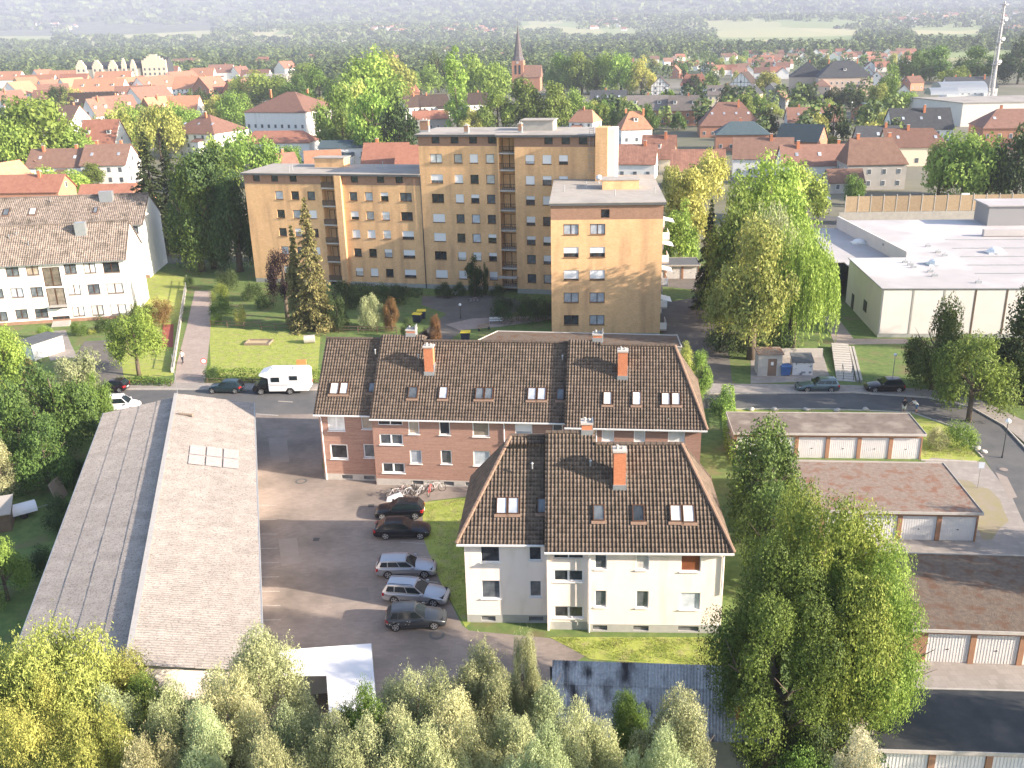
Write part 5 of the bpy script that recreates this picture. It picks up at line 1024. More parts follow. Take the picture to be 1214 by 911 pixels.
TP('round clipped bright shrub on the corner lawn by the street lamp', 'shrub', 'light', 1140, 497, 532, 42, 1, var=0); TP('smaller pale flowering shrub left of the round clipped one', 'shrub', 'olive', 1110, 503, 532, 26, 1, var=1)
TP('green bush at the right end of the brick terrace', 'round', 'light', 829, 416, 478, 34, 1, .05); TP('yellow green bush poking out behind the brick terrace roof', 'round', 'yellow', 812, 404, 452, 26, 1, .05)
TP('rounded hedge bush beside the road at the terrace corner', 'shrub', 'mid', 854, 460, 492, 34, 1)
for i, (x, y, w, h, lb) in enumerate(((12.6, 42.5, 4.5, 6.0, 'dark undergrowth under the left side of the big bright tree'), (15.5, 39.8, 5.0, 6.5, 'dark undergrowth under the middle of the big bright tree'), (18.2, 41.5, 4.5, 5.5, 'dark undergrowth under the right side of the big bright tree'), (14, 37, 4.5, 5.0, 'green undergrowth at the lower edge below the big bright tree'))):
    tree(lb, 'round', ['deep', 'dark', 'deep', 'mid'][i], (x, y, 0), w, h, 1, .02)
# trees beyond the right edge whose shade falls on the garages
tree('tall tree outside the right edge shading the brown gravel garage roof', 'round', 'mid', (47, 52.5, 0), 8.5, 14, 1, .05); tree('tree outside the right edge shading the corner of the mossy garage', 'round', 'mid', (47.5, 61, 0), 5.5, 8.5, 1, .05)
tree('tree outside the lower right corner, nearer the camera', 'round', 'mid', (44, 34.5, 0), 10, 14, 1, .05); tree('tree outside the lower right corner, standing beside the nearest garage', 'round', 'mid', (37, 37, 0), 6, 11, 1, .05)
tree('slim tall tree outside the right edge whose shade dapples the hall wall', 'tall', 'mid', (83, 102.5, 0), 7.5, 18, 1, .05)
# the group behind the road
TP('yellow leafed tree in front of the weeping willow', 'round', 'yellow', 890, 258, 426, 112, 1, .2, var=0)
TP('weeping willow with hanging strands beside the loading bay', 'weep', 'light', 938, 254, 412, 88, 1, .06, var=0)
TP('second weeping willow crown behind the yellow leafed tree', 'weep', 'silver', 905, 232, 386, 80, 1, .1, var=1)
TP('tall dense green tree behind the weeping willows', 'tall', 'light', 905, 182, 360, 118, 1, .05, var=1)
TP('broad green tree left behind the yellow leafed tree', 'round', 'mid', 868, 215, 380, 90, 1, .05, var=2)
TP('narrow black green conifer beside the ochre front block', 'conifer', 'conifer', 838, 232, 366, 40, 1, .02)
TP('dark undergrowth bush below the yellow leafed tree', 'shrub', 'dark', 860, 378, 420, 60, 1); TP('dark bush right of the yard entrance', 'shrub', 'dark', 915, 375, 412, 60, 1)
TP('bright tree right behind the balconies of the ochre front block', 'round', 'yellow', 812, 200, 290, 62, 2, .05); TP('low bright bush behind the balconies', 'round', 'light', 805, 236, 312, 50, 2, .03)
# in front of the tower
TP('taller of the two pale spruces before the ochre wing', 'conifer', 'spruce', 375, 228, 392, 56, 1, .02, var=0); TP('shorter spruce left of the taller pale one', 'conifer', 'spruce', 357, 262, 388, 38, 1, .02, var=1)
TP('purple leafed tree beside the pale spruces', 'round', 'purple', 341, 294, 378, 46, 1, .3)
TP('dark columnar conifer at the foot of the tower, larger one', 'column', 'dark', 563, 303, 352, 24, 1, .0); TP('slim columnar conifer right of the larger one', 'column', 'dark', 576, 311, 350, 9, 1, .0)
for i, (x, t, b, w, lm, lb) in enumerate([(440, 347, 390, 36, 'silver', 'pale leafed tree by the yellow lidded bins'), (465, 352, 392, 22, 'rust', 'small rusty tree by the yellow lidded bins'), (408, 330, 366, 40, 'dark', 'dark bush at the foot of the balcony column'), (517, 372, 412, 16, 'rust', 'bronze shrub over the brick terrace ridge'), (432, 335, 362, 26, 'dark', 'dark bush under the ground floor windows, left'), (452, 334, 360, 28, 'dark', 'dark bush under the ground floor windows, middle'), (475, 335, 360, 30, 'dark', 'dark bush under the ground floor windows, right'),
    (400, 350, 392, 30, 'dark', 'small dark tree right of the spruces'), (527, 332, 352, 26, 'dark', 'rounded bush left of the big columnar conifer'), (545, 332, 350, 20, 'dark', 'dark bush pressed against the columnar conifer'), (590, 333, 352, 20, 'dark', 'low bush by the tower entrance'), (600, 347, 382, 44, 'dark', 'big dark clipped bush before the tower entrance'), (628, 348, 382, 42, 'dark', 'second big dark bush before the tower'), (648, 350, 380, 34, 'dark', 'dark bush against the side of the front block'), (504, 388, 412, 18, 'purple', 'small purple shrub by the path'), (486, 375, 402, 24, 'dark', 'green shrub beside the bins')]):
    TP(lb, 'shrub' if b - t < 40 else 'round', lm, x, t, b, w, 1, .03)
# left side
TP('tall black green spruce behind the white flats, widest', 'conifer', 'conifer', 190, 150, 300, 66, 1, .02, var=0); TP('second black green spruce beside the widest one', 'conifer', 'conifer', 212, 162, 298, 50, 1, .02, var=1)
TP('dark beech between the spruces and the ochre wing', 'round', 'dark', 255, 170, 318, 96, 1, .06, var=0); TP('dark tree at the left wall of the ochre wing', 'round', 'dark', 285, 196, 322, 60, 1, .06, var=1); TP('green crown in the gap before the ochre wing', 'tall', 'mid', 240, 182, 322, 62, 1, .05, var=2)
for i, (x, t, b, w, lm, lb) in enumerate([(270, 316, 344, 32, 'dark', 'dark round bush by the ochre wing corner, left'), (300, 331, 356, 28, 'dark', 'dark round bush by the ochre wing corner, middle'), (314, 342, 366, 26, 'dark', 'dark round bush nearest the lawn'), (261, 335, 357, 24, 'light', 'bright round bush on the garden edge by the path'), (262, 347, 374, 30, 'mid', 'green bush below the bright round one'), (286, 360, 386, 17, 'yellow', 'yellow egg shaped bush on the lawn edge'), (257, 369, 386, 16, 'mid', 'small bush at the fence corner'), (225, 324, 342, 14, 'dark', 'small dark bush in the white planter area'), (252, 432, 452, 20, 'dark', 'dark bush by the stop sign'),
    (95, 379, 398, 20, 'mid', 'round bush before the white flats'), (124, 372, 394, 24, 'dark', 'box shaped bush before the white flats'), (54, 384, 402, 20, 'light', 'bright bush left of the flats entrance'), (110, 388, 396, 10, 'yellow', 'tiny yellow bush between the two bushes'), (192, 350, 386, 34, 'rust', 'rust tinged bush by the path'), (170, 354, 384, 34, 'mid', 'green bush left of the rust tinged one')]):
    TP(lb, 'shrub', lm, x, t, b, w, 1)
TP('light green tree with a pale stem by the flats driveway', 'round', 'light', 165, 366, 446, 66, 1, .22)
for i, (x, t, b, w, lm, kd, lb) in enumerate([(75, 422, 540, 100, 'deep', 'round', 'broad green tree left of the barn end'), (30, 440, 560, 96, 'deep', 'round', 'green tree at the left edge beside the broad one'), (100, 412, 500, 62, 'silver', 'round', 'pale cypress like tree near the parked dark car'), (5, 372, 470, 60, 'light', 'round', 'light tree at the left edge below the white flats'), (48, 420, 500, 60, 'spruce', 'conifer', 'blue green conifer among the garden trees'), (8, 520, 592, 44, 'olive', 'round', 'olive flowering bush at the left edge'), (10, 640, 712, 60, 'light', 'round', 'low bright shrub tree at the left edge below the trailer'), (60, 490, 580, 70, 'deep', 'round', 'green garden tree overhanging the barn side'), (118, 440, 505, 40, 'mid', 'round', 'small green tree by the barn corner'), (20, 465, 520, 50, 'silver', 'round', 'grey green bush tree at the left edge')]):
    TP(lb, kd, lm, x, t, b, w, 1, .03)
for (x, t, b, w, lb) in ((75, 585, 625, 50, 'low dark shrub beside the barn wall, upper'), (60, 640, 680, 46, 'low dark shrub beside the barn wall, middle'), (95, 540, 575, 40, 'low dark shrub by the leaning garden board')): TP(lb, 'shrub', 'dark', x, t, b, w, 1)
# hedges
def hedge(label, px, w, h, lm, seed=1, dens=260):
    pts = [P(*q) for q in px]; rs = np.random.RandomState(seed); cs = []; ns = []
    for a, b in zip(pts[:-1], pts[1:]):
        d = b - a; L_ = d.length; u = d / L_; s = Vector((-u.y, u.x, 0)); N = int(L_ * dens); t = rs.uniform(0, L_, N); face = rs.randint(0, 3, N); y = rs.uniform(-w / 2, w / 2, N); z = rs.uniform(0, h, N)
        y = np.where(face == 1, -w / 2, np.where(face == 2, w / 2, y)) + rs.normal(size=N) * .07; z = np.where(face == 0, h, z) + rs.normal(size=N) * .07 + .1 * np.sin(t * 1.1 + seed)
        cs.append(np.array(a)[None, :] + t[:, None] * np.array(u) + y[:, None] * np.array(s) + z[:, None] * np.array([0, 0, 1.0])); n = np.where((face == 0)[:, None], [[0, 0, 1.0]], np.where((face == 1)[:, None], -np.array(s)[None], np.array(s)[None])); ns.append(n)
    c = np.vstack(cs); n = unit(np.vstack(ns) + rs.normal(size=(len(c), 3)) * .6); sz = .17 * rs.uniform(.7, 1.4, len(c)); v, q = quads(c, n, sz, sz * .6, rs)
    o_ = np.array(pts[0]); v = v - o_; me = fastmesh('hedge', v, q, LM[lm], np.clip(.4 + rs.normal(size=len(c)) * .2, 0, 1)); o = link('hedge', me, None, tuple(pts[0])); tag(o, label, 'hedge')
hedge('yellow green hedge between the lawn and the parked cars', [(244, 449), (300, 452), (384, 452)], 1.2, 1.3, 'light', 2); hedge('dark hedge along the foot of the ochre wing', [(402, 345), (500, 352)], 1.6, 1.2, 'dark', 3)
hedge('hedge on the street before the white flats garden', [(140, 456), (205, 458)], .8, .9, 'mid', 4); hedge('tall hedge strip beside the brick terrace end', [(862, 470), (866, 530), (880, 560)], 1.1, 1.5, 'light', 5)
hedge('garden hedge beyond the hall fence', [(1028, 252), (1062, 252)], 1.5, 2.6, 'light', 6, 120)

def tufts(px, dens, h, seed):
    pts = [P(*q) for q in px]; xs_ = [p.x for p in pts]; ys_ = [p.y for p in pts]; rs = np.random.RandomState(seed); N = int(dens * (max(xs_) - min(xs_)) * (max(ys_) - min(ys_))); x = rs.uniform(min(xs_), max(xs_), N); y = rs.uniform(min(ys_), max(ys_), N); ins_ = np.zeros(N, bool)
    for i in range(len(pts)):
        a, b = pts[i], pts[i - 1]; c = (a.y > y) != (b.y > y); ins_ ^= c & (x < (b.x - a.x) * (y - a.y) / (b.y - a.y + 1e-9) + a.x)
    keep = ins_ & (np.sin(x * 1.7 + 2 * np.sin(y)) * np.cos(y * 1.9 + x * .4) + rs.normal(size=N) * .5 > -.25); x, y = x[keep], y[keep]; N = len(x); c = np.stack([x, y, np.full(N, .02 + h * .4)], 1); n = unit(rs.normal(size=(N, 3)) * [1, 1, .35]); v, q = quads(c, n, h * rs.uniform(.6, 1.5, N), np.full(N, .035), rs, al=np.tile([[0, 0, 1.0]], (N, 1)))
    link('grass', fastmesh('grass', v, q, leafmat('grass_blades', (.13, .19, .04), (.40, .42, .12)), rs.uniform(0, 1, N)), kind='stuff')
tufts([(655, 757), (868, 757), (898, 776), (896, 794), (700, 781)], 190, .14, 1); tufts([(503, 598), (560, 591), (590, 600), (552, 742), (524, 690)], 110, .12, 2); tufts([(250, 392), (250, 444), (378, 450), (380, 400)], 26, .16, 3); tufts([(1094, 506), (1128, 509), (1160, 542), (1094, 543)], 70, .14, 4)
# ---------------------------------------------------------------- town beyond the tower
TR = {}
def tmat(k):
    cols = {'orange': ((.42, .20, .12), (.50, .27, .17)), 'red': ((.29, .125, .085), (.37, .175, .12)), 'rust': ((.20, .11, .082), (.27, .15, .115)), 'brown': ((.20, .115, .085), (.27, .165, .125)), 'grey': ((.17, .15, .14), (.23, .205, .19)),
            'slate': ((.055, .062, .072), (.085, .092, .10)), 'dark': ((.05, .035, .03), (.085, .06, .05)), 'teal': ((.06, .095, .11), (.08, .115, .13)), 'rib': ((.33, .17, .12), (.20, .10, .075))}
    if k not in TR: TR[k] = mat('town_roof_' + k, *cols[k], .9, .85, .2, kind='tile', kp=(.3 if k != 'rib' else .45, 9. if k == 'rib' else .35, .05, (.55, .55, .55), .55), rnd_v=.24)
    return TR[k]
WM = {'white': M['white_wall'], 'cream': mat('town_cream_wall', (.74, .66, .50), (.68, .60, .46), .5, .9), 'brick': mat('town_brick_wall', (.46, .22, .14), (.52, .27, .18), 2, .9, kind='brick', rnd_v=.1), 'yellow': mat('town_yellow_wall', (.70, .58, .34), (.66, .55, .33), .5), 'grey': mat('town_grey_wall', (.40, .38, .36), (.34, .33, .31), .5), 'pink': mat('town_stone_wall', (.56, .44, .36), (.50, .40, .33), .6)}
M['timber'] = mat('black_timber', (.05, .035, .025))
def house(label, mid, ang, L_, W, zr, ze, roof='red', wall_='white', hip=(0, 0), ch=1, rows=None, gw=2, sky=0, group=None, name='town_house', cat='house', z0=0.0, timber=False, dorm=0, chm=None):
    """gabled or hipped house: mid = world point under the ridge centre, ang = ridge direction, windows on all sides the photo can show"""
    r = thing(name, label, cat, (mid[0], mid[1], z0), ang, group); h2, w2 = L_ / 2, W / 2; a, b = hip; ov = .35
    pz = (zr - ze) / w2; zo = ze - ov * pz
    A, B, C_, D = (-h2 - ov, -w2 - ov, zo), (h2 + ov, -w2 - ov, zo), (h2 + ov, w2 + ov, zo), (-h2 - ov, w2 + ov, zo); R0_, R1_ = (-h2 - ov + a, 0, zr), (h2 + ov - b, 0, zr)
    mb = MB(); t = .16
    for f in ([A, B, R1_, R0_], [C_, D, R0_, R1_]) : mb.poly(f); mb.poly([(q[0], q[1], q[2] - t) for q in reversed(f)])
    if b: mb.poly([B, C_, R1_])
    else: mb.poly([B, (B[0], B[1], B[2] - t), (R1_[0], 0, zr - t), R1_]); mb.poly([R1_, (R1_[0], 0, zr - t), (C_[0], C_[1], C_[2] - t), C_])
    if a: mb.poly([D, A, R0_])
    else: mb.poly([A, R0_, (R0_[0], 0, zr - t), (A[0], A[1], A[2] - t)]); mb.poly([R0_, D, (D[0], D[1], D[2] - t), (R0_[0], 0, zr - t)])
    for p, q in ((A, B), (C_, D)): mb.poly([p, (p[0], p[1], p[2] - t), (q[0], q[1], q[2] - t), q])
    rf = mb.obj('roof', tmat(roof), r)
    mb = MB(); e = ze - .12
    mb.poly([(-h2, -w2, 0), (h2, -w2, 0), (h2, -w2, e), (-h2, -w2, e)]).poly([(h2, w2, 0), (-h2, w2, 0), (-h2, w2, e), (h2, w2, e)])
    g1 = [(h2, -w2, 0), (h2, w2, 0), (h2, w2, e)] + ([] if b else [(h2, 0, zr - .14)]) + [(h2, -w2, e)]; g0 = [(-h2, w2, 0), (-h2, -w2, 0), (-h2, -w2, e)] + ([] if a else [(-h2, 0, zr - .14)]) + [(-h2, w2, e)]
    mb.poly(g1); mb.poly(g0); mb.obj('wall', WM[wall_], r)
    if ch:
        cm = chm or 'brick_orange'
        for k in range(ch):
            x = (-.55 + 1.1 * rt.random()) * (h2 - max(a, b) * .5) if ch == 1 else (-h2 * .55 + k * h2 * 1.1 / max(1, ch - 1)); yy = rt.uniform(-.25, .25) * w2; c = MB(); c.box(-.35, .35, -.35, .35, zr - pz * abs(yy) - .5, zr + .95); c.cur = 1; c.box(-.42, .42, -.42, .42, zr + .95, zr + 1.05); c.obj('chimney', [M[cm], M['concrete_light']], rf, (x, yy, 0))
    dist = math.hypot(mid[0], mid[1])
    if rt.random() < .5 and not timber and L_ < 40:
        sx_ = rt.choice([-1, 1]) * h2 * rt.uniform(.2, .55); lw, ld, lh = rt.uniform(2.4, 4.2), rt.uniform(2.2, 3.6), ze * rt.uniform(.5, .75); mb = MB(); mb.box(sx_ - lw / 2, sx_ + lw / 2, -w2 - ld, -w2 - .01, 0, lh); mb.cur = 1; mb.hexa([(sx_ - lw / 2 - .2, -w2 - ld - .25, lh + .01), (sx_ + lw / 2 + .2, -w2 - ld - .25, lh + .01), (sx_ + lw / 2 + .2, -w2 - .02, lh + .9), (sx_ - lw / 2 - .2, -w2 - .02, lh + .9), (sx_ - lw / 2 - .2, -w2 - ld - .25, lh + .14), (sx_ + lw / 2 + .2, -w2 - ld - .25, lh + .14), (sx_ + lw / 2 + .2, -w2 - .02, lh + 1.03), (sx_ - lw / 2 - .2, -w2 - .02, lh + 1.03)]); mb.obj('annex', [WM[wall_], tmat(roof)], r)
    if dist < 900:
        rows = rows if rows is not None else max(1, int(ze / 2.8)); wz = 1.25; key = ('tw', wall_ in ('white', 'cream', 'yellow'))
        if key not in CR:
            m1 = MB(); m1.box(-.5, .5, -.04, .03, 0, 1.3); m1.cur = 1; m1.box(-.43, .43, -.06, -.041, .07, 1.23)
            CR[key] = m1.mesh('window', [M['white_frame' if not key[1] else 'grey_frame'], M['pane_mid']])
        wm = CR[key]; facing = []
        for (nx_, ny_, L2, off_) in ((0, -1, L_, w2), (0, 1, L_, w2), (1, 0, W, h2), (-1, 0, W, h2)):
            wx = nx_ * math.cos(ang) - ny_ * math.sin(ang); wy = nx_ * math.sin(ang) + ny_ * math.cos(ang)
            if wx * -mid[0] + wy * -mid[1] < .12 * dist: continue
            n_ = max(1, int(L2 / 2.9)) if nx_ == 0 else gw
            for j in range(rows):
                for i in range(n_):
                    s = (i + .5) / n_ * L2 - L2 / 2; z = .95 + j * 2.8
                    if z + 1.3 > e: continue
                    px_ = (s, -off_ - .01, z) if ny_ == -1 else (s, off_ + .01, z) if ny_ == 1 else (off_ + .01, s, z) if nx_ == 1 else (-off_ - .01, s, z)
                    link('window', wm, r, px_, {(0, -1): 0, (0, 1): math.pi, (1, 0): math.pi / 2, (-1, 0): -math.pi / 2}[(nx_, ny_)])
            if nx_ and not (b if nx_ > 0 else a) and zr - ze > 3: link('window', wm, r, (nx_ * (off_ + .01), 0, ze + .3), math.pi / 2 * nx_)
        if timber:
            mb = MB()
            for sgn in (-1, 1):
                x = sgn * (h2 + .02)
                for k in range(7): y = -w2 + .1 + k * (W - .2) / 6; zt = e + (zr - e) * (1 - abs(y) / w2) - .3; mb.box(x - .03, x + .03, y - .09, y + .09, .2, max(zt, e - .1))
                for z in (2.7, 5.3, 7.6):
                    hw = w2 if z < e else w2 * (zr - z) / (zr - e)
                    if hw > .5: mb.box(x - .035, x + .035, -hw + .1, hw - .1, z - .1, z + .1)
            mb.obj('timber_frame', M['timber'], r)
    for k in range(sky):
        x = -h2 * .6 + k * h2 * 1.2 / max(1, sky - 1) if sky > 1 else 0; y = -w2 * .5; z = zr - pz * abs(y); th = math.atan(pz); mb = MB(); mb.box(-.4, .4, -.55, .55, .02, .1); o = mb.obj('roof_window', M['pane_sky'], rf, (x, y, z)); o.rotation_euler = (th, 0, 0)
    for k in range(dorm):
        x = -h2 * .6 + k * h2 * 1.2 / max(1, dorm - 1) if dorm > 1 else 0; y = -w2 * .62; z = zr - pz * abs(y); mb = MB(); mb.box(-.75, .75, y, y + 1.6, z - .1, z + 1.35); mb.cur = 1; mb.box(-.9, .9, y - .2, y + 2.4, z + 1.35, z + 1.5); mb.cur = 2; mb.box(-.45, .45, y - .03, y - .003, z + .3, z + 1.15); mb.obj('dormer', [WM['white'], tmat(roof), M['pane_mid']], rf, (x, 0, 0))
    return r
def HR(label, a, b, W, zr, ze, roof, wall_, **k):
    """house from the two pixel ends of its ridge"""
    p, q = P(*a, zr), P(*b, zr); m_ = (p + q) / 2; d = q - p
    if 'lock' in k: an = R_(k.pop('lock')); 
    else: an = math.atan2(d.y, d.x)
    return house(label, m_, an, d.length - .7 + (k['hip'][0] + k['hip'][1] if 'hip' in k else 0), W, zr, ze, roof, wall_, **k)
def HM(label, c, ang, L_, W, zr, ze, roof, wall_, **k):
    """house from the pixel of its ridge centre"""
    return house(label, P(*c, zr), R_(ang), L_, W, zr, ze, roof, wall_, **k)
HM('long rust ribbed roof house with two chimneys beside the tower', (748, 171), -14, 14, 9, 9.0, 4.5, 'rib', 'white', ch=2)
HM('brighter ribbed roof house with a square cream dormer wall', (782, 160), -14, 9, 10, 10.2, 4.5, 'rib', 'cream', dorm=1)
HM('dull brown ribbed roof house with white lower wall', (828, 177), -12, 13, 9, 9.5, 4.8, 'rib', 'white', ch=0)
HM('grey brown roofed house with white gable behind the leafy treetop', (905, 163), -12, 15.5, 10, 10, 5.2, 'brown', 'white', ch=1)
HM('steep orange hip roofed white house right of the tower', (752, 132), 5, 11, 10, 11, 5.5, 'orange', 'white', hip=(4, 4), ch=2, dorm=1)
HM('small white house with an orange hip roof beside the tower pier', (694, 130), -30, 10, 8, 10, 6, 'orange', 'white', hip=(2.5, 2.5))
HM('brick row house under a black slate roof, left end of its row', (722, 107), -12, 17, 11, 12, 6.5, 'slate', 'brick', sky=3)
HM('brick row house under a grey roof, middle of its row', (768, 113), -12, 17, 11, 12, 6.5, 'grey', 'brick', dorm=2)
HM('brick row house with white dormers, right end of its row', (812, 113), -12, 13, 11, 12, 6.5, 'grey', 'brick', dorm=2, ch=1)
HM('broad dark red roofed hall with an orange hipped end', (865, 121), -8, 22, 20, 12, 4.5, 'rust', 'brick', hip=(7, 7), sky=4)
HM('teal grey hip roofed house below the broad dark red roof', (880, 144), -10, 17, 11, 9, 5.5, 'teal', 'brick', hip=(5, 5))
HM('half timbered white gabled house among the dark trees', (783, 91), 80, 12, 11, 11, 6, 'dark', 'white', timber=True, ch=0)
HM('red roofed white house with chimneys left of the grey dormer house', (823, 88), -10, 16, 13, 12, 6, 'red', 'white', hip=(3, 3), ch=2, dorm=1)
HM('grey roofed cream house with a four window dormer', (857, 101), -10, 15, 10, 10.5, 6, 'grey', 'cream', dorm=3, ch=1)
HM('yellow gabled house right of the grey dormer house', (891, 100), 65, 13, 10, 10.5, 6, 'slate', 'yellow', ch=0)
HM('ornate white gabled villa behind the yellow gabled house', (883, 85), 60, 14, 13, 13.5, 7, 'dark', 'white', ch=1, timber=True)
HM('old brick school under a huge slate hip roof, main wing', (1000, 72), -8, 30, 22, 19, 10.5, 'slate', 'pink', hip=(10, 10), ch=2, rows=3, dorm=1, name='school_building', cat='school')
HM('side wing of the old brick school with slate hip roof', (958, 73), 75, 22, 20, 18.5, 10.5, 'slate', 'pink', hip=(9, 9), ch=1, rows=3, name='school_building', cat='school')
HM('low brown roofed annex before the old brick school', (975, 94), 70, 12, 10, 9.5, 6, 'brown', 'pink', hip=(5, 5), ch=0)
HM('dark red roofed house with a big white gable facing right', (965, 127), -8, 19, 11, 10.5, 6, 'rust', 'white', ch=2, sky=4)
HM('brick gabled house with a teal black roof, before the white gabled one', (952, 147), -35, 13, 10, 9.5, 5, 'teal', 'brick', ch=0)
HM('long red brown roofed white house with three skylights', (970, 171), -5, 19, 10, 9.5, 5, 'rust', 'white', ch=2, sky=3)
HM('brown mansard roofed house with white windows and grey ground floor', (1036, 163), -4, 14, 10.5, 12.0, 6.5, 'brown', 'grey', ch=2, hip=(1.5, 3), sky=0)
HM('small brown tiled outbuilding between the white house and the mansard house', (1001, 200), -4, 8, 6.5, 5.5, 2.9, 'brown', 'grey', ch=0, rows=1)
HM('black roofed house with a bright white gable before the long white hall', (1090, 128), -6, 19, 13, 12, 6, 'slate', 'white', ch=1, sky=3)
HM('dark red hip roofed cream house right of the mansard house', (1085, 152), -8, 17, 11, 10, 5.5, 'rust', 'cream', hip=(0, 4), ch=1, sky=2)
HM('small dark roofed link house left of the dark red hip roofed one', (1040, 149), -8, 12, 9, 9.5, 5, 'slate', 'grey', ch=1, sky=1)
HM('small brick house with solar panels on a teal roof', (1032, 121), 35, 12, 9, 8, 4.5, 'teal', 'brick', ch=0, sky=2)
HM('large brick house with dark red roof at the right edge', (1200, 129), -10, 20, 16, 12, 7, 'rust', 'brick', hip=(6, 0), ch=1, sky=2)
HM('dark roofed white building behind the barrel roofed hall', (1150, 91), -8, 24, 14, 12, 7, 'slate', 'white', ch=3, hip=(0, 0))
HM('white gabled house with dark roof left of the conifers by the hall', (1072, 100), 70, 11, 9, 9.5, 5, 'dark', 'white', ch=0); HM('small red roofed house behind the white gabled one by the hall', (1083, 90), 20, 10, 8, 8.5, 5, 'rust', 'brick', ch=1)
HM('dark roofed row house with white gable, left of the conifer', (1030, 80), 70, 14, 8, 9, 5, 'dark', 'white'); HM('red roofed row house with white gable, right of the dark one', (1040, 84), 70, 14, 8, 9, 5, 'rust', 'white')
HM('dark roofed house left of the school annex', (917, 98), 60, 14, 9, 10, 5.5, 'slate', 'grey', ch=0); HM('grey roofed house before the dark roofed one near the school', (925, 107), 60, 12, 9, 9, 5, 'brown', 'grey', ch=0)
HM('little red brick gabled house above the half timbered one', (801, 78), 70, 10, 8, 10, 6, 'red', 'brick')
# left of the tower
HM('white villa with a big red brown hip roof, larger one', (345, 109), -22, 27, 25, 19, 12.5, 'rust', 'white', hip=(12, 12), ch=2, rows=3, dorm=0)
HM('white villa with a red brown hip roof, smaller one at the left', (245, 136), -24, 20, 18.5, 14, 8.6, 'rust', 'white', hip=(9, 9), ch=1, sky=3)
HM('long low red roofed link building between the two white villas', (330, 155), -8, 24, 10, 9.5, 6.2, 'red', 'white', hip=(4, 4), ch=0, rows=1)
HM('red tiled house behind the wing roof, left one', (458, 169), -6, 12, 10, 11, 6.2, 'red', 'white', ch=1); HM('red tiled house touching the tower side', (487, 172), -6, 7, 9, 11, 6.2, 'red', 'white', ch=0)
HM('small red roofed house with orange gable behind the wing, left', (325, 182), 30, 11, 8, 8.5, 5, 'rust', 'brick'); HM('jumbled small red roofed house behind the wing, middle', (382, 178), 10, 10, 8, 8.0, 5, 'orange', 'white', ch=0); HM('pale flat building behind the wing roof', (410, 166), -4, 15, 10, 8.2, 6.5, 'teal', 'white', ch=0)
HM('tall red hip roofed house left of the poplar', (479, 96), 5, 17, 14, 14, 8, 'red', 'brick', hip=(4, 4), ch=2, dorm=1)
HM('white gabled house with black roof left of the poplar', (490, 113), 25, 12, 9, 11, 6, 'dark', 'white'); HM('black roofed white house touching the poplar', (513, 112), 15, 14, 10, 11, 6, 'dark', 'white', ch=1); HM('dark roofed white house right of the poplar', (563, 110), 15, 13, 10, 11, 6, 'dark', 'white', ch=1)
HM('low red roofed house with a grey porch before the tower roof', (510, 131), 5, 15, 9, 8, 5, 'red', 'grey', ch=0)
HM('white gabled house under a dark brown roof, left of the pair', (72, 176), -3, 17, 11, 10, 5.5, 'brown', 'white', ch=2, sky=2); HM('white gabled house under a dark brown roof, right of the pair', (128, 171), -3, 13, 11, 11, 6, 'brown', 'white', ch=2, sky=2)
HM('small cream gable projecting before the left dark brown roof', (52, 188), 78, 8, 6.5, 7.2, 4.2, 'brown', 'white', ch=0)
HM('red roofed house at the left edge behind the white flats', (30, 207), -4, 20, 9, 8, 4.5, 'red', 'brick', ch=1); HM('orange peaked roof at the far left edge', (0, 193), 70, 12, 10, 10, 5, 'orange', 'white'); HM('red roof peeping over the flats beside the spruce', (128, 218), -4, 12, 8, 8.5, 5, 'red', 'white', ch=0); HM('orange hipped roof end right behind the flats', (155, 217), -4, 9, 8, 8.5, 5, 'orange', 'white', hip=(3, 3), ch=0)
